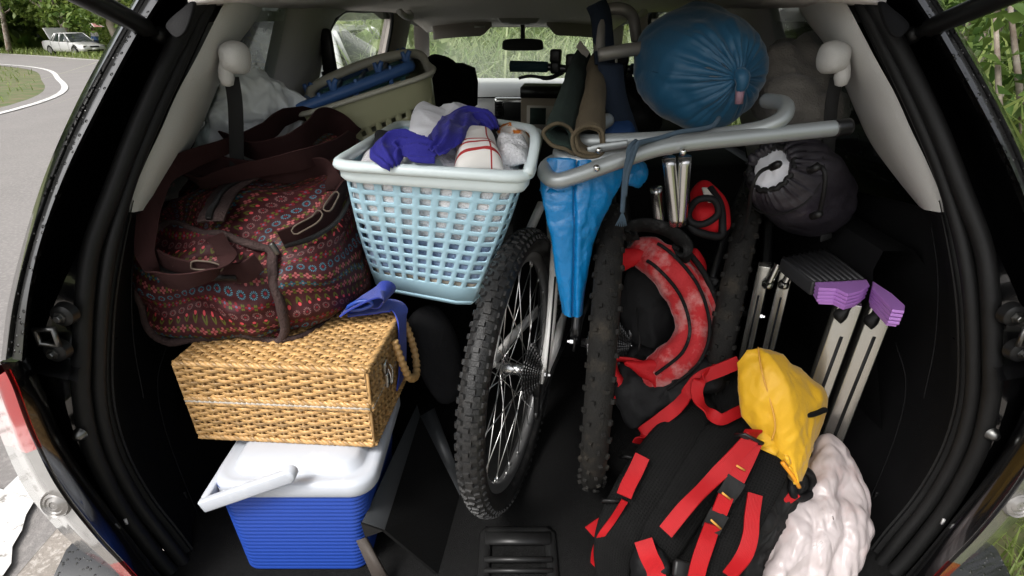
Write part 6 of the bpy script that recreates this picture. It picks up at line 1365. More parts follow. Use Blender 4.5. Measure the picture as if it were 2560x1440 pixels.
def slabs(nm, out, n, th, gap, m_):
    ring = np.array(out); c = ring.mean(0); ring = c+(ring-c)*.9; mb = MB()
    for k in range(n):
        s_ = 1-.014*k; z0 = -k*(th+gap); r1 = c+(ring-c)*s_; mb.loft([c+(r1-c)*.97+V(0, 0, z0), r1+V(0, 0, z0-.002), r1+V(0, 0, z0-th+.002), c+(r1-c)*.95+V(0, 0, z0-th)], closed=True, capA=True, capB=True)
    r1 = c+(ring-c)*.85; mb.loft([r1, r1+V(0, 0, -n*(th+gap)-.004)], closed=True, capB=True)
    return obj(nm, mb, M[m_], ss, angle=40)
slabs('end_cap', [(0.5746,0.9887,1.072), (0.6301,0.9923,1.072), (0.6922,1.0016,1.072), (0.6828,0.9743,1.072), (0.6506,0.9465,1.072), (0.6136,0.9298,1.072), (0.6026,0.9568,1.072), (0.5685,0.9602,1.072)], 4, .0068, .0009, 'lilac')
slabs('end_cap', [(0.6973,1.0041,1.07), (0.7013,0.9438,1.07), (0.6951,0.8892,1.07), (0.6787,0.8653,1.07), (0.6589,0.8712,1.07), (0.6674,0.9175,1.07), (0.6751,0.9679,1.07)], 4, .0068, .0009, 'lilac')
def rail(x, y, w, d, z0=.575, z1=1.035, nm='rail', yaw=-.45, lean=0):
    R_ = np.array(Euler((0, 0, yaw)).to_matrix()); mb = MB(); q = []
    for z in (z0, z1):
        for a, b in ((-1, -1), (1, -1), (1, 1), (-1, 1)): q.append(R_@V(a*w/2, b*d/2, 0)+V(x+lean*(z1-z), y, z))
    mb.hexa(q); ra = obj(nm, mb, M['stool_alu'], ss, bevel=.002)
    a0, a1 = [(np.array(q[j])+np.array(q[j+1]))/2+R_@V(0, -.0008, 0) for j in (0, 4)]
    mb = MB(); mb.ribbon([a0+V(0, 0, .01), a1+V(0, 0, -.07)], w*.16, R_@V(1, 0, 0), .002, 4); obj('rail_groove', mb, M['rubber'], ra)
    return ra
t1, t2 = V(*(0.6615,0.985,1.0361)), V(*(0.7259,0.985,1.0222))
rail(t1[0]-.004, .99, .04, .055, lean=-.06); rail(t2[0]-.004, .99, .04, .055, lean=-.06)
t3, t4 = V(*(0.5605,1.15,1.011)), V(*(0.6066,1.15,1.0284))
rail(t3[0], 1.16, .026, .03, lean=-.01); rail(t4[0], 1.15, .026, .03, lean=-.01)
for q in ((0.6352,0.955,1.0283), (0.6978,0.955,1.0154)):
    q = V(*q); mb = MB(); ring = cr([q+V(.004, 0, .03), q+V(.013, 0, .018), q+V(.006, 0, 0), q+V(.004, 0, -.018), q+V(-.006, 0, -.03), q+V(-.012, 0, -.016), q+V(-.003, 0, 0), q+V(-.004, 0, .02)], 32, True); mb.loft([ring, ring+V(0, .02, 0)], closed=True, capA=True); obj('rubber_pad', mb, M['rubber'], ss)
for q in ((0.5619,1.13,0.9988), (0.597,1.13,0.9988)):
    q = V(*q); mb = MB(); mb.tube([q+V(.012, .0, .05), q], .008, 10); mb.lathe([(.012, 0), (.011, .006), (0, .012), (-.005, .012)], 16, q, (0, -1, 0)); obj('hinge', mb, M['chrome'], ss, angle=40)
slabs('foot', [(0.6972,1.0213,0.6), (0.7488,1.069,0.6), (0.7764,1.0761,0.6), (0.7668,1.0482,0.6), (0.7186,1.0082,0.6)], 3, .008, .002, 'lilac')

# ---- pink-white carrier bag in the right corner
mb = MB(); ring = cr([(0.4336,0.685,0.5788), (0.4742,0.74,0.6144), (0.5421,0.82,0.6722), (0.5894,0.88,0.7077), (0.634,0.93,0.7421), (0.6663,0.94,0.7495), (0.6953,0.92,0.7244), (0.7064,0.88,0.6865), (0.7056,0.83,0.651), (0.6868,0.79,0.6195), (0.6537,0.75,0.5911), (0.6166,0.7,0.5579), (0.516,0.67,0.5673)], 170, True)
pillow(mb, ring, (.0, -1, .75), .05, .06, 50); o = obj('carrier_bag', mb, M['film_pink']); wrinkle(o, .014, 4.5, 12, (1.3, 1, .7)); wrinkle(o, .02, 5, 17, (1, 1, .7)); wrinkle(o, .016, 9, 17, (1.4, 1, .4), 'crumple'); wrinkle(o, .010, 9, 6, (1.5, 1, .45), 'fold'); wrinkle(o, .008, 24, 4, (1.3, 1, .7), 'crumple')
tag(o, 'crumpled pinkish white carrier bag in the right corner of the boot', 'plastic bag')

# ---- red backpack leaning behind the tyre
M['red_cloth'] = mat('red_pack_cloth', (.42, .006, .01), .7, var=.2, vscale=12, bump=('noise', 80, .4), spec=.25)
M['red_dusty'] = mat('dusty_red_cloth', (.42, .012, .016), .8, var=.2, vscale=12, col2=(.55, .34, .32), c2scale=22, c2lo=.5, c2hi=.8, bump=('noise', 120, .7), sheen=.3)
M['black_dusty'] = mat('dusty_black_cloth', (.008, .008, .008), .85, spec=.15, var=.3, col2=(.08, .08, .08), c2scale=30, c2lo=.54, c2hi=.8, bump=('noise', 120, .6))
M['black_nylon'] = mat('black_nylon', (.006, .006, .0065), .6, var=.3, vscale=20, bump=('noise', 60, .4), spec=.15)
M['red_web'] = mat('red_webbing', (.33, .004, .007), .6, var=.2, vscale=25, spec=.25, bump=('bands', 130, .25, 'Y'))
def body(mb, spine, hw, th, up=(0, -1, .35), n=50, m=28):
    """padded body swept along a spine: half width hw, thickness th"""
    p = cr(spine, n); w = np.interp(np.linspace(0, 1, n), np.linspace(0, 1, len(hw)), hw); t_ = np.interp(np.linspace(0, 1, n), np.linspace(0, 1, len(th)), th)
    T = np.gradient(p, axis=0); up = unit(up); rows = []
    for i in range(n):
        s_ = unit(np.cross(unit(T[i]), up)); rows.append([p[i]+s_*w[i]*math.copysign(abs(math.cos(a))**.8, math.cos(a))+up*t_[i]*math.copysign(abs(math.sin(a))**.8, math.sin(a)) for a in np.linspace(0, 2*math.pi, m+1)[:-1]])
    mb.loft(rows, closed=True, capA=True, capB=True); return mb
rb = thing('backpack', 'dusty red backpack curved upright between the two knobbly tyres', 'backpack', (0.3821,1.1,0.7575))
spine = [(0.2509,1.12,1.0965), (0.2954,1.08,1.0831), (0.3476,1.05,1.0292), (0.374,1.03,0.9562), (0.3592,1.01,0.9009), (0.3143,1.0,0.858), (0.2833,1.0,0.8328)]
mb = MB(); body(mb, spine, (.02, .042, .045, .04, .042, .04, .025), (.015, .03, .035, .035, .03, .025, .015)); o = obj('main_body', mb, M['red_dusty'], rb); wrinkle(o, .014, 10, 3, (1, 1, .6)); wrinkle(o, .010, 20, 5, (1, 1, .5), 'crumple'); wrinkle(o, .006, 9, 2, (1.3, 1, .5), 'fold')
mb = MB(); body(mb, [(0.3422,1.1,1.0793), (0.3934,1.07,1.0196), (0.42,1.05,0.9451), (0.4155,1.03,0.8884), (0.3844,1.01,0.8564)], (.008, .02, .024, .022, .01), (.012, .03, .032, .03, .015)); o = obj('outer_pocket', mb, M['red_dusty'], rb); wrinkle(o, .010, 18, 6, (1, 1, .5), 'crumple')
mb = MB(); pillow(mb, cr([(0.2529,1.14,1.0394), (0.3099,1.12,1.0339), (0.3561,1.1,0.9668), (0.3607,1.08,0.8882), (0.3169,1.06,0.844), (0.2597,1.08,0.8363), (0.2422,1.12,0.9366)], 60, True), (0, -1, .3), .02, .04, 12); o = obj('harness_panel', mb, M['black_nylon'], rb); wrinkle(o, .012, 12, 6, mode='crumple')
def along(off, lift, idx=None): 
    p = cr(spine, 50); T = np.gradient(p, axis=0); up = unit((0, -1, .35)); return np.array([p[i]+unit(np.cross(unit(T[i]), up))*off+up*lift for i in range(50)])
for off in (-.022, .018):
    q = along(off, .038)[5:47]; mb = MB(); mb.tube(q, .0035, 6); obj('zip', mb, M['black_dusty'], rb)
q = along(-.052, .006)[6:44]; mb = MB(); mb.tube(q, .006, 6); obj('compression_strap', mb, M['black_dusty'], rb)
mb = MB(); mb.ribbon([(0.241,1.08,1.1224), (0.2305,1.07,1.1473), (0.2588,1.06,1.1617), (0.3042,1.05,1.1545), (0.3375,1.04,1.1292), (0.3386,1.05,1.0998), (0.3231,1.07,1.1047)], .035, [(0, -.5, .9)]*7, .005, 60); obj('lid_band', mb, M['black_dusty'], rb)
mb = MB(); ring = cr([(0.217,1.1,1.0793), (0.2404,1.1,1.0972), (0.2804,1.09,1.0905), (0.2635,1.08,1.0742), (0.2346,1.09,1.0472), (0.2149,1.1,1.052)], 40, True); pillow(mb, ring, (0, -1, .3), .012, .01, 6); o = obj('side_flap', mb, M['red_cloth'], rb); wrinkle(o, .005, 25, 2)
mb = MB(); ring = cr([(0.3696,1.12,1.0711), (0.3883,1.12,1.0893), (0.4148,1.12,1.0526), (0.4109,1.11,1.029), (0.3847,1.1,1.0428)], 40, True); pillow(mb, ring, (0, -1, .3), .015, .01, 6); obj('side_flap', mb, M['red_cloth'], rb)
mb = MB(); ring = cr([(0.2372,1.02,0.8698), (0.2985,1.0,0.8877), (0.346,0.99,0.8844), (0.3363,0.98,0.8418), (0.3064,0.98,0.8115), (0.287,0.98,0.8368), (0.2598,1.0,0.858)], 40, True); pillow(mb, ring, (0, -1, .5), .02, .01, 6); o = obj('bottom_flap', mb, M['red_cloth'], rb); wrinkle(o, .006, 20, 4)
mb = MB(); mb.ribbon([(0.2876,1.0,0.8729), (0.2539,1.02,0.8728), (0.222,1.03,0.8684), (0.2205,1.02,0.8446), (0.2343,1.0,0.8226), (0.22,1.0,0.7758)], .018, [(0, -.4, .9), (0, -.4, .9), (-.4, -.4, .7), (-.9, -.4, .1), (-.9, -.4, .1), (-.9, -.4, .1)], .0025, 50); obj('side_strap', mb, M['red_web'], rb)
for q in ((0.4067,1.06,1.0381), (0.4236,1.04,0.9554)):
    mb = MB(); mb.box(q, (.03, .012, .022), Euler((.2, .3, .3)).to_matrix()); obj('buckle', mb, M['black_dusty'], rb, bevel=.003)
# black bundle under it
mb = MB(); ring = cr([(0.2311,1.05,0.8504), (0.2825,1.08,0.8779), (0.3253,1.04,0.8822), (0.3814,1.0,0.8877), (0.4296,1.0,0.8974), (0.4471,0.97,0.8782), (0.3757,0.95,0.8235), (0.2964,0.94,0.7806), (0.2339,0.95,0.7622)], 60, True); pillow(mb, ring, (0, -1, .5), .03, .06, 12); o = obj('base_panel', mb, M['black_nylon'], rb); wrinkle(o, .012, 12, 6, mode='ridge')
# red helmet-bag pouch hanging above
pc = thing('red_pouch', 'small red pouch with black binding hanging above the red backpack', 'pouch', (0.4065,1.1,1.1236))
mb = MB(); ring = cr([(0.3507,1.08,1.1731), (0.3634,1.12,1.2105), (0.3834,1.13,1.2325), (0.4099,1.12,1.2229), (0.4336,1.1,1.1833), (0.4342,1.08,1.148), (0.3994,1.07,1.1347), (0.3646,1.07,1.1431)], 50, True); pillow(mb, ring, (0, -1, .3), .035, .02, 10); o = obj('pouch_body', mb, M['red_cloth'], pc); wrinkle(o, .006, 18, 3)
mb = MB(); mb.tube(cr([(0.3415,1.055,1.1894), (0.3525,1.045,1.2164), (0.381,1.04,1.2179), (0.391,1.035,1.1919), (0.3673,1.035,1.172), (0.3456,1.045,1.1726)], 40, True), .007, 7, closed=True); mb.tube(cr([(0.3431,1.05,1.1668), (0.3598,1.04,1.154), (0.4037,1.04,1.1458), (0.4083,1.05,1.1668), (0.4011,1.06,1.2039), (0.3878,1.09,1.2271)], 40), .008, 7); obj('binding', mb, M['black_nylon'], pc)
mb = MB(); mb.ribbon([(0.3823,1.09,1.2271), (0.3831,1.07,1.2168), (0.3853,1.05,1.2109)], .022, (1, .2, 0), .003); obj('reflective_tab', mb, M['linen'], pc)

# ---- big trekking backpack, front right
M['mesh_pad'] = mat('black_air_mesh', (.007, .007, .007), .85, var=.3, vscale=30, bump=('weave', 60, .35), spec=.08, wcol=(.004, .004, .004))
M['yellow'] = mat('yellow_ripstop', (.72, .405, .016), .55, var=.06, vscale=8, bump=('noise', 70, .35), trans=.1, sheen=.15)
M['orange'] = mat('orange_ripstop', (.68, .27, .012), .55, var=.06, vscale=8, bump=('noise', 70, .35))
M['grey_nyl'] = mat('dark_grey_ripstop', (.012, .012, .012), .6, spec=.15, var=.25, vscale=14, bump=('noise', 70, .5))
M['thread'] = mat('orange_thread', (.6, .3, .05), .7)
tb_ = thing('trekking_backpack', 'black trekking backpack with red straps and yellow lid, lying in front', 'backpack', (0.3765,0.78,0.5189))
mb = MB(); ring = cr([(0.395,1.0,0.802), (0.4453,1.02,0.8395), (0.4861,1.0,0.858), (0.5275,0.93,0.7987), (0.5625,0.88,0.739), (0.5369,0.83,0.6617), (0.49,0.79,0.5752), (0.4487,0.74,0.5256), (0.3038,0.72,0.5302), (0.1755,0.73,0.5392), (0.1671,0.77,0.5884), (0.1958,0.82,0.6616), (0.2611,0.9,0.721)], 90, True)
pillow(mb, ring, (-.1, -1, 1.1), .045, .12, 16); o = obj('back_panel', mb, M['mesh_pad'], tb_); wrinkle(o, .008, 8, 4)
q = mb  # uv for the mesh weave follows the panel
# ribs of the padded back: two raised foam strips
for sp_ in ([(0.4002,0.95,0.8235), (0.3155,0.88,0.7695), (0.2466,0.82,0.7035), (0.1965,0.765,0.6377), (0.1883,0.73,0.5728)], [(0.4778,0.935,0.8148), (0.3899,0.86,0.7569), (0.3196,0.8,0.6931), (0.269,0.75,0.6342), (0.253,0.715,0.5706)]):
    mb = MB(); body(mb, sp_, (.02, .045, .05, .045, .03), (.008, .016, .018, .016, .01), (-.1, -1, 1.1)); obj('foam_pad', mb, M['mesh_pad'], tb_)
# shoulder pad on the right
mb = MB(); body(mb, [(0.5087,0.865,0.8166), (0.4679,0.8,0.7729), (0.4218,0.755,0.7107), (0.387,0.72,0.6496), (0.3751,0.69,0.5935)], (.03, .036, .034, .034, .034), (.008, .010, .010, .010, .01), (-.1, -1, 1.1)); obj('shoulder_pad', mb, M['mesh_pad'], tb_)
mb = MB(); ring = cr([(0.474,0.83,0.7445), (0.5498,0.85,0.7358), (0.574,0.83,0.6724), (0.5539,0.8,0.6298), (0.4986,0.77,0.6103), (0.456,0.74,0.5708), (0.4332,0.74,0.5708), (0.4451,0.78,0.6732)], 60, True); pillow(mb, ring, (.1, -1, .9), .03, .08, 12); o = obj('side_fabric', mb, M['grey_nyl'], tb_); wrinkle(o, .012, 12, 9, mode='ridge'); wrinkle(o, .005, 24, 3, mode='crease')
mb = MB(); ring = cr([(0.2256,0.755,0.6282), (0.2547,0.76,0.6488), (0.2794,0.735,0.6417), (0.2917,0.71,0.6097), (0.2621,0.69,0.5718), (0.2269,0.7,0.5799)], 50, True); pillow(mb, ring, (0, -1, 1), .03, .03, 8); o = obj('hip_fin', mb, M['black_nylon'], tb_); wrinkle(o, .008, 18, 5, mode='ridge')
sN = (0, 1, .9)
def strap(pts, w, side, nm='strap', m_='red_web', n=None): 
    mb = MB(); mb.ribbon(pts, w, side, .003, n); return obj(nm, mb, M[m_], tb_, angle=50)
strap([(0.4287,0.8,0.855), (0.3712,0.775,0.7965), (0.3121,0.745,0.7487), (0.2708,0.72,0.71)], .027, (.75, .2, .55))
strap([(0.4359,0.803,0.8452), (0.4193,0.785,0.8198), (0.3973,0.762,0.7922)], .027, (.95, .1, .3))
strap([(0.3973,0.762,0.7922), (0.386,0.752,0.7795), (0.3746,0.745,0.7659)], .033, (.95, .1, .3), 'webbing_keeper', 'grey_nyl')
strap([(0.3758,0.7445,0.7702), (0.3696,0.738,0.7561), (0.364,0.732,0.7433)], .027, (.95, .1, .3))
strap([(0.3656,0.733,0.7442), (0.3565,0.725,0.7317), (0.3477,0.717,0.7173)], .033, (.95, .1, .3), 'webbing_keeper', 'grey_nyl')
strap([(0.3508,0.719,0.7287), (0.3422,0.71,0.7019), (0.3273,0.69,0.6663), (0.3182,0.672,0.6283)], .029, (.95, .1, .25))
for pts in ([(0.3935,0.765,0.8207), (0.4105,0.767,0.8078)], [(0.3651,0.738,0.7843), (0.3825,0.74,0.7672)], [(0.3434,0.713,0.7468), (0.3643,0.715,0.7235)]):
    mb = MB(); mb.tube(pts, .002, 5); obj('bar_tack', mb, M['thread'], tb_)
strap([(0.438,0.765,0.7541), (0.4276,0.74,0.7269), (0.4191,0.715,0.7059), (0.4021,0.69,0.6862), (0.3702,0.665,0.668)], .026, [(1, 0, 0), (1, 0, 0), (1, 0, .1), (.9, 0, .4), (.8, 0, .5)])
strap([(0.4469,0.8,0.7135), (0.4572,0.795,0.6963), (0.4565,0.79,0.6727)], .03, (1, 0, .2))
strap([(0.4387,0.93,0.9281), (0.4045,0.93,0.9097), (0.365,0.93,0.8864), (0.3316,0.915,0.8399), (0.2949,0.91,0.8045), (0.2646,0.905,0.7785), (0.2515,0.9,0.7542)], .026, [(0, .3, 1), (0, .3, 1), (.3, .3, .9), (.5, .3, .7), (.3, .3, .9), (.4, .3, .8), (.7, .3, .4)])
strap([(0.4006,0.94,0.9059), (0.3683,0.925,0.8917), (0.3595,0.91,0.8675), (0.3737,0.895,0.8454), (0.4005,0.88,0.8303), (0.4278,0.885,0.8388), (0.4611,0.9,0.8435)], .024, [(.3, .2, 1), (.6, .2, .6), (1, .2, .1), (.7, .2, -.5), (.2, .2, 1), (-.3, .2, 1), (-.2, .2, 1)], n=60)
strap([(0.2483,0.84,0.7749), (0.2326,0.82,0.7539), (0.2167,0.8,0.7386), (0.2074,0.785,0.7288)], .028, (1, .1, .3))
strap([(0.2099,0.785,0.7169), (0.1907,0.775,0.6838), (0.1659,0.765,0.643), (0.1595,0.775,0.5711), (0.1639,0.76,0.5449), (0.1795,0.74,0.5256)], .013, [(.9, .2, .3), (.9, .2, .3), (.8, -.2, .3), (.6, -.8, 0), (.6, -.8, 0), (.6, -.8, 0)])
strap([(0.2007,0.8,0.6565), (0.1799,0.8,0.6459), (0.152,0.8,0.6189)], .026, (.1, .2, 1), 'strap_tail')
strap([(0.2381,0.735,0.6727), (0.2457,0.715,0.6557), (0.2577,0.7,0.6331), (0.2559,0.68,0.607)], .033, (1, .1, .3))
strap([(0.5338,0.8,0.7236), (0.5219,0.8,0.7085), (0.5095,0.8,0.6952)], .02, (.4, .2, .9), 'side_tab')
# buckles
for q, rz_, w in (((0.4225,0.8,0.8495), .5, .04), ((0.1896,0.8,0.7013), 0, .035), ((0.2332,0.87,0.7429), .2, .03), ((0.201,0.8,0.7013), 0, .02)):
    q = V(*q); mb = MB(); R_ = np.array(Euler((-.8, rz_, 0)).to_matrix())
    loop = [R_@V(a*w/2, b*.012, 0)+q for a, b in ((-1, -1), (1, -1), (1, 1), (-1, 1))]; mb.tube(loop, .0035, 6, closed=True); mb.tube([R_@V(-w/2, 0, 0)+q, R_@V(w/2, 0, 0)+q], .0035, 6); obj('ladder_buckle', mb, M['plastic_shiny'], tb_)
q = V(*(0.3107,0.7,0.6383)); mb = MB(); mb.box(q, (.05, .014, .03), Euler((-.7, .3, 0)).to_matrix()); obj('side_buckle', mb, M['plastic_shiny'], tb_, bevel=.005)
# yellow lid pocket
def lid_piece(nm, pts, th, m_, seed, nrm=(.1, -1, .8), tb2=.03):
    mb = MB(); pillow(mb, cr(pts, 120, True), nrm, th, tb2, 32); o = obj(nm, mb, M[m_], tb_); wrinkle(o, .014, 13, seed, (1, 1, .55), 'crumple'); wrinkle(o, .005, 28, seed+1, (1, 1, .7), 'crumple'); return o
def drape(curves, bulges, n=70, m=16):
    """cloth pulled over ridge lines: straight spans with crisp edges at each ridge"""
    C = [cr(c, n) for c in curves]; rows = []
    for (p, q), bu in zip(zip(C, C[1:]), bulges):
        for k in range(m): t = k/m; rows.append(p*(1-t)+q*t+V(0, -.8, .6)*bu*math.sin(math.pi*t)**.8)
    rows.append(C[-1]); return rows
mb = MB(); rows = drape([[(0.4616,0.975,0.899), (0.4694,0.955,0.8496), (0.4823,0.93,0.7886), (0.5066,0.9,0.7522), (0.5475,0.88,0.6993), (0.5767,0.87,0.6704)],
    [(0.4301,0.915,0.9378), (0.4335,0.885,0.8994), (0.4434,0.855,0.8484), (0.4676,0.835,0.8131), (0.5028,0.81,0.7712), (0.5262,0.795,0.7485)],
    [(0.4404,0.915,0.9653), (0.4473,0.875,0.942), (0.4613,0.845,0.9016), (0.473,0.825,0.8632), (0.493,0.805,0.8158), (0.522,0.79,0.7573)],
    [(0.4686,0.915,0.9715), (0.4904,0.875,0.9464), (0.5093,0.845,0.9148), (0.5189,0.825,0.8723), (0.527,0.805,0.8064), (0.5246,0.79,0.7592)],
    [(0.5203,0.94,0.9354), (0.5574,0.9,0.9117), (0.5909,0.885,0.8765), (0.5886,0.87,0.8288), (0.5687,0.845,0.79), (0.5497,0.82,0.734)],
    [(0.5535,1.0,0.8974), (0.6028,0.98,0.8567), (0.6344,0.96,0.8211), (0.6385,0.95,0.7643), (0.6167,0.92,0.7244), (0.6033,0.9,0.6563)]], (.0, .004, .008, .003, .0), 80, 20)
mb.loft(rows, closed=False); lp = obj('lid_pocket', mb, M['yellow'], tb_, solid=.002); wrinkle(lp, .013, 11, 3, (1, 1, .5), 'crumple'); wrinkle(lp, .005, 26, 5, (1, 1, .6), 'crumple'); wrinkle(lp, .009, 8, 4, (1, 1, .5), 'fold')
mb = MB(); mb.tube(cr([(0.4598,0.912,0.9724), (0.4515,0.862,0.9508), (0.463,0.835,0.909), (0.4715,0.815,0.8713), (0.4712,0.812,0.8375)], 40), .0016, 5); obj('lid_seam', mb, M['thread'], tb_)
lid_piece('lid_underside', [(0.54,0.86,0.8207), (0.5737,0.87,0.8269), (0.5924,0.88,0.8169), (0.5697,0.85,0.7857), (0.5586,0.83,0.7594), (0.5365,0.82,0.7736)], .012, 'yellow', 12)
mb = MB(); mb.tube(cr([(0.5241,0.84,0.8731), (0.5555,0.85,0.8653), (0.5917,0.87,0.8608)], 20), .006, 7, flat=.8); obj('lid_binding', mb, M['black_nylon'], tb_)
mb = MB(); ring = cr([(0.5342,0.855,0.8577), (0.5633,0.86,0.8519), (0.5826,0.87,0.8383), (0.573,0.865,0.8194), (0.5435,0.855,0.822)], 40, True); pillow(mb, ring, (0, -1, .4), .004, .02, 6); obj('lid_mouth', mb, M['seat'], tb_)
strap([(0.444,0.83,0.8454), (0.4354,0.82,0.8436), (0.4189,0.8,0.8459)], .033, (.9, .1, .45))
mb = MB(); mb.ribbon([(0.4531,0.83,0.8362), (0.474,0.82,0.8213), (0.4696,0.815,0.8069)], .03, (.5, .2, .8), .004); obj('lid_tab', mb, M['yellow'], tb_)
# bottle pocket ring
mb = MB(); mb.tube(cr([(0.5346,0.82,0.744), (0.557,0.83,0.7495), (0.5838,0.84,0.7197), (0.5834,0.83,0.6934), (0.5552,0.81,0.6982), (0.5282,0.8,0.7216)], 50, True), .008, 8, closed=True); obj('bottle_pocket_rim', mb, M['black_nylon'], tb_)
mb = MB(); ring = cr([(0.5412,0.825,0.7342), (0.5619,0.835,0.7377), (0.5837,0.845,0.7097), (0.5802,0.835,0.6904), (0.5566,0.82,0.6952)], 30, True); pillow(mb, ring, (0, -1, .4), .004, .03, 5); obj('bottle_pocket', mb, M['grey_nyl'], tb_)
mb = MB(); mb.tube(cr([(0.4925,0.8,0.7968), (0.5161,0.79,0.7679), (0.5305,0.79,0.7456)], 12), .004, 6); obj('lid_toggle_cord', mb, M['orange'], tb_)

# ---- things deeper in the car that fill the dark
M['carton'] = mat('beige_carton', (.3, .25, .19), .85, var=.08, vscale=10)
cb_ = thing('carton', 'beige printed carton standing in front of the dashboard', 'box', (0.1109,2.3,1.1176))
a_ = V(*(0.1173,2.3,1.1865)); mb = MB(); mb.box(a_, (.15, .16, .19), Euler((0, 0, -.12)).to_matrix()); obj('carton_body', mb, M['carton'], cb_, bevel=.002)
mb = MB(); mb.box(a_+V(0, -.003, .088), (.155, .166, .035), Euler((0, 0, -.12)).to_matrix()); obj('dark_band', mb, M['plastic_shiny'], cb_)
mb = MB(); mb.box(a_+V(-.012, -.083, -.0), (.10, .004, .085), Euler((0, 0, -.12)).to_matrix()); obj('printed_panel', mb, M['linen'], cb_)
mb = MB(); mb.box(a_+V(-.02, -.087, .005), (.06, .003, .06), Euler((0, 0, -.12)).to_matrix()); obj('printed_picture', mb, M['felt_green'], cb_)
for nm, c, s, lab, cat in (('holdall', (.36, 1.75, .86), (.7, .5, .6), 'large black holdall standing upright behind the bicycles', 'bag'), ('suitcase', (-.38, 1.72, .78), (.52, .5, .42), 'black suitcase hidden under the beige basket', 'suitcase')):
    mb = MB(); rows = [rrect(c[0]-s[0]/2*k, c[0]+s[0]/2*k, c[1]-s[1]/2*k, c[1]+s[1]/2*k, c[2]+s[2]*z, .06) for z, k in ((-.5, .94), (-.47, 1), (0, 1.02), (.44, .98), (.5, .86))]
    mb.loft(rows, closed=True, capA=True, capB=True); o = obj(nm, mb, M['seat']); tag(o, lab, cat)
mb = MB(); ring = cr([(0.2548,1.5,1.3736), (0.292,1.52,1.3906), (0.3383,1.5,1.3878), (0.3696,1.48,1.3331), (0.3596,1.45,1.27), (0.2801,1.45,1.2651)], 50, True); pillow(mb, ring, (0, -1, .2), .06, .08, 8); o = obj('black_bag', mb, M['black_nylon']); wrinkle(o, .01, 12, 2); tag(o, 'soft black bag between the navy camp chair and the blue sleeping bag', 'bag')

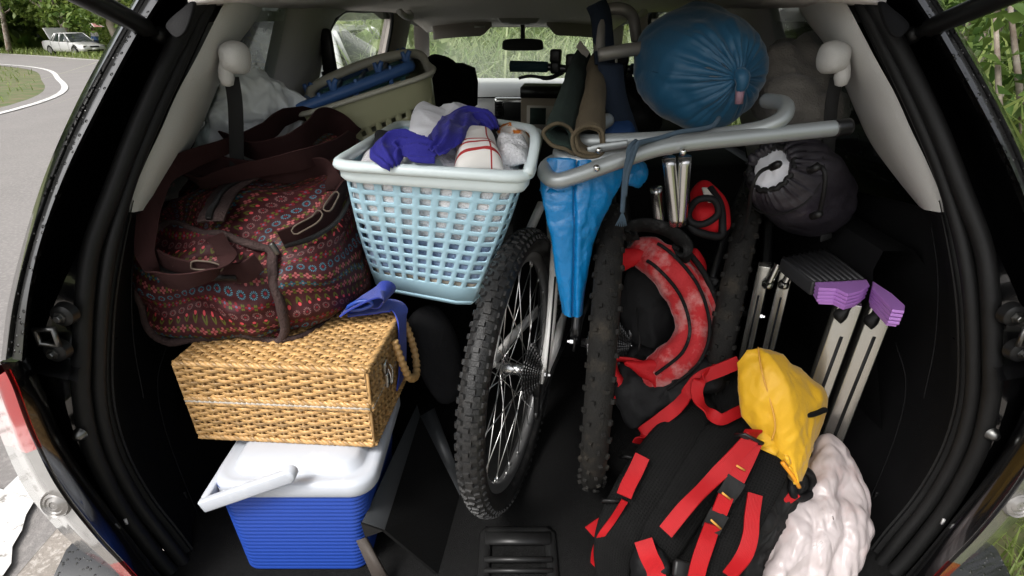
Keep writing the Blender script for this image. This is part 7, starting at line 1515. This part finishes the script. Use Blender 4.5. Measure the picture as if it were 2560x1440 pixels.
# ================================================================== other vehicles and the person under the umbrella
M['silver'] = mat('silver_car_paint', (.55, .55, .54), .3, .3, coat=.8, var=.03)
M['white_car'] = mat('white_car_paint', (.78, .78, .77), .3, coat=.8, var=.02)
M['car_glass'] = mat('dark_car_glass', (.02, .025, .025), .06, spec=.8)
M['plate'] = mat('number_plate_white', (.8, .8, .78), .5)
def motor(name, label, loc, yaw, paint, L_=4.4, W=1.72, Hh=1.42, belt=.88, cab=(-1.25, 1.0), roof=(-.65, .35), boot_open=False):
    t = thing(name, label, 'car', loc, yaw); hw = W/2
    def sec(x, w, z0, z1): return [(x, s*w*a, z0+(z1-z0)*b) for s, a, b in ((-1, .9, 0), (-1, .98, .12), (-1, 1, .45), (-1, .97, .8), (-1, .88, .97), (-1, .4, 1), (1, .4, 1), (1, .88, .97), (1, .97, .8), (1, 1, .45), (1, .98, .12), (1, .9, 0))]
    f, r0 = L_/2, -L_/2
    st = [(r0, hw*.86, .35, .80), (r0+.08, hw*.95, .28, .90), (r0+.5, hw, .22, belt+.06), (-.9, hw, .2, belt+.05), (0, hw, .2, belt), (.9, hw, .2, belt-.02), (1.2, hw, .22, belt-.06), (f-.45, hw*.97, .24, belt-.17), (f-.1, hw*.9, .26, .66), (f, hw*.8, .32, .56)]
    mb = MB(); mb.loft([sec(*s) for s in st], closed=True, capA=True, capB=True); obj('body_shell', mb, M[paint], t, local=True, angle=50)
    def ring(x0, x1, w, z): return [(x0, -w*.96, z), (x0+.1, -w, z), (x1-.1, -w, z), (x1, -w*.94, z), (x1, w*.94, z), (x1-.1, w, z), (x0+.1, w, z), (x0, w*.96, z)]
    mb = MB(); mb.loft([ring(cab[0], cab[1], hw*.9, belt-.02), ring((cab[0]+roof[0])/2, (cab[1]+roof[1])/2, hw*.82, (belt+Hh)/2), ring(roof[0], roof[1], hw*.72, Hh-.05)], closed=True); gl = obj('glass_house', mb, M['car_glass'], t, local=True, angle=40)
    mb = MB(); mb.loft([ring(roof[0]-.04, roof[1]+.04, hw*.735, Hh-.06), ring(roof[0], roof[1], hw*.7, Hh-.02), ring(roof[0]+.25, roof[1]-.25, hw*.45, Hh)], closed=True, capB=True); obj('roof', mb, M[paint], t, local=True)
    for s in (-1, 1):
        for a, b in (((cab[0]+.02, s*hw*.905, belt-.02), (roof[0], s*hw*.725, Hh-.05)), ((cab[1]-.02, s*hw*.9, belt-.02), (roof[1], s*hw*.725, Hh-.05)), ((-.15, s*hw*.915, belt-.02), (-.13, s*hw*.735, Hh-.05)), ((cab[0]+.4, s*hw*.915, belt), (roof[0]+.12, s*hw*.735, Hh-.05))):
            mb = MB(); mb.tube([a, b], .04, 8); obj('pillar', mb, M[paint], t, local=True)
        for x in (-1.32, 1.32):
            mb = MB(); mb.lathe([(-.1, .18), (-.1, .3), (-.06, .315), (.08, .315), (.1, .3), (.1, .2)], 28, (x, s*(hw-.09), .315), (0, s, 0)); wh = obj('wheel', mb, M['rubber'], t, local=True, angle=40)
            mb = MB(); mb.lathe([(.095, .0), (.10, .05), (.085, .1), (.09, .19), (.1, .2)], 20, (x, s*(hw-.09), .315), (0, s, 0)); obj('hub_cap', mb, M['rim_alu'], wh, local=True)
            mb = MB(); mb.lathe([(-.02, .0), (0, .38), (-.06, .38)], 24, (x, s*(hw-.02), .33), (0, s, 0)); obj('wheel_arch', mb, M['plastic'], t, local=True)
        mb = MB(); mb.box((f-.1, s*hw*.66, .58), (.14, .34, .13), Euler((0, 0, -s*.25)).to_matrix()); obj('headlamp', mb, M['lamp_grey'], t, local=True, bevel=.03)
        mb = MB(); mb.box((.72, s*(hw+.06), belt+.06), (.1, .16, .1)); obj('door_mirror', mb, M[paint], t, local=True, bevel=.03)
        mb = MB(); mb.box((r0+.06, s*hw*.74, .74), (.08, .3, .14)); obj('rear_lamp', mb, M['lamp_red'], t, local=True, bevel=.02)
        for x in (-.15, .8, -1.05):
            mb = MB(); mb.box((x, s*(hw*.995), .6), (.012, .012, .5)); obj('door_gap', mb, M['plastic'], t, local=True)
    mb = MB(); mb.box((f-.02, 0, .56), (.06, .6, .1)); obj('grille', mb, M['plastic_shiny'], t, local=True, bevel=.015)
    mb = MB(); mb.box((f+.01, 0, .42), (.03, .4, .11)); obj('number_plate', mb, M['plate'], t, local=True)
    mb = MB(); mb.box((f-.05, 0, .34), (.12, 1.1, .09)); obj('air_intake', mb, M['plastic'], t, local=True, bevel=.02)
    if boot_open:
        mb = MB(); mb.hexa([(cab[0]-.05, -hw*.8, belt+.1), (cab[0]-.05, hw*.8, belt+.1), (cab[0]-.1, hw*.8, belt+.12), (cab[0]-.1, -hw*.8, belt+.12), (cab[0]-.42, -hw*.8, belt+.82), (cab[0]-.42, hw*.8, belt+.82), (cab[0]-.5, hw*.8, belt+.8), (cab[0]-.5, -hw*.8, belt+.8)]); obj('boot_lid', mb, M[paint], t, local=True, bevel=.03)
    return t
motor('sedan', 'silver sedan parked beyond the bend with its boot lid raised', (-30.2, 42.6, float(gz(42.6))), math.radians(-24), 'silver', boot_open=True)
wc = motor('estate_car', 'white estate car beside the black SUV, seen through its left windows', (-2.6, 8.5, 0), math.radians(90), 'white_car', 4.5, 1.75, 1.44, .9, (-2.0, 1.0), (-1.8, .3))
for s in (-1, 1):
    mb = MB(); mb.tube([(-1.6, s*.58, 1.5), (.2, s*.58, 1.5)], .02, 8); mb.tube([(-1.5, s*.58, 1.4), (-1.5, s*.58, 1.5)], .018, 6); mb.tube([(.1, s*.58, 1.4), (.1, s*.58, 1.5)], .018, 6); obj('roof_rail', mb, M['rim_alu'], wc, local=True)
M['bundle_yellow'] = mat('yellow_roof_bundle', (.5, .34, .03), .7, var=.2, vscale=6)
M['bundle_blue'] = mat('blue_roof_sheet', (.02, .07, .35), .5, var=.2, vscale=6)
rbn = thing('roof_bundle', 'yellow bundle under a blue sheet tied on the white car roof', 'bundle', (-2.6, 7.5, 1.45))
mb = MB(); pillow(mb, [(-2.6+.5*math.cos(a), 7.5+.75*math.sin(a), 1.55) for a in np.linspace(0, 2*math.pi, 41)[:-1]], (0, 0, 1), .09, .1, 9); o = obj('wrapped_load', mb, M['bundle_yellow'], rbn); wrinkle(o, .04, 4, 3)
mb = MB(); pillow(mb, [(-2.6+.42*math.cos(a), 7.5+.65*math.sin(a), 1.6) for a in np.linspace(0, 2*math.pi, 41)[:-1]], (0, 0, 1), .1, .02, 9); o = obj('blue_sheet', mb, M['bundle_blue'], rbn); wrinkle(o, .03, 5, 6)

# person beside the sedan, holding an umbrella
def figure_mat():
    m = bpy.data.materials.new('clothed_figure'); m.use_nodes = True; N = m.node_tree.nodes; L = m.node_tree.links
    tc = N.new('ShaderNodeTexCoord'); sp = N.new('ShaderNodeSeparateXYZ'); rp_ = N.new('ShaderNodeValToRGB'); mr = N.new('ShaderNodeMapRange'); mr.inputs[2].default_value = 1.7
    L.new(tc.outputs['Object'], sp.inputs[0]); L.new(sp.outputs[2], mr.inputs[0]); L.new(mr.outputs[0], rp_.inputs[0]); L.new(rp_.outputs[0], N['Principled BSDF'].inputs['Base Color'])
    cr_ = rp_.color_ramp; cr_.interpolation = 'CONSTANT'; cr_.elements[0].color = (.03, .035, .06, 1); cr_.elements[1].position = .53; cr_.elements[1].color = (.1, .2, .5, 1)
    e = cr_.elements.new(.68); e.color = (.75, .76, .78, 1); e = cr_.elements.new(.845); e.color = (.35, .18, .12, 1); e = cr_.elements.new(.94); e.color = (.01, .008, .007, 1)
    N['Principled BSDF'].inputs['Roughness'].default_value = .8; return m
pr_ = thing('person', 'person in white and blue shirt standing under an umbrella beside the silver sedan', 'person', (-29.9, 44.6, float(gz(44.6))))
J = [((0, 0, .92), .15), ((0, 0, 1.12), .14), ((0, 0, 1.38), .16), ((0, 0, 1.48), .055), ((0, -.02, 1.6), .10), ((0, -.01, 1.67), .08), ((.2, 0, 1.37), .06), ((.25, -.02, 1.12), .045), ((.18, -.24, 1.2), .04), ((.17, -.28, 1.24), .04), ((-.2, 0, 1.37), .06), ((-.26, 0, 1.1), .045), ((-.27, -.06, .86), .038), ((-.27, -.07, .78), .035), ((.1, 0, .86), .09), ((.11, -.02, .48), .065), ((.11, .02, .08), .045), ((.12, -.12, .04), .04), ((-.1, 0, .86), .09), ((-.11, -.02, .48), .065), ((-.11, .02, .08), .045), ((-.12, -.12, .04), .04)]
Eg = [(0,1),(1,2),(2,3),(3,4),(4,5),(2,6),(6,7),(7,8),(8,9),(2,10),(10,11),(11,12),(12,13),(0,14),(14,15),(15,16),(16,17),(0,18),(18,19),(19,20),(20,21)]
me = bpy.data.meshes.new('figure'); me.from_pydata([j[0] for j in J], Eg, []); po = bpy.data.objects.new('body', me); scene.collection.objects.link(po); po.parent = pr_
md = po.modifiers.new('skin', 'SKIN'); md.use_smooth_shade = True
for i, v in enumerate(me.skin_vertices[0].data): v.radius = (J[i][1], J[i][1]); v.use_root = i == 0
po.modifiers.new('sub', 'SUBSURF').levels = 1; po.modifiers['sub'].render_levels = 2; me.materials.append(figure_mat())
um = thing('umbrella', 'pink and white umbrella held over the person by the sedan', 'umbrella', (-29.73, 44.32, 1.2-.9))
M['umb'] = mat('pink_umbrella_cloth', (.6, .28, .26), .7, trans=.3); M['umb2'] = mat('white_umbrella_cloth', (.75, .68, .66), .7, trans=.3)
for k in range(8):
    mb = MB(); a0, a1 = 2*math.pi*k/8, 2*math.pi*(k+1)/8
    mb.grid(lambda u, v: (-29.8+(.02+.75*v)*math.cos(a0+(a1-a0)*u)*(1-.06*math.sin(math.pi*u)*v), 44.4+(.02+.75*v)*math.sin(a0+(a1-a0)*u)*(1-.06*math.sin(math.pi*u)*v), 2.02-.9-.24*v**1.8), 6, 6); obj('canopy_panel', mb, M['umb'] if k % 2 else M['umb2'], um)
mb = MB(); mb.tube([(-29.73, 44.32, .28), (-29.8, 44.4, 1.16)], .012, 6); obj('shaft', mb, M['steel'], um)
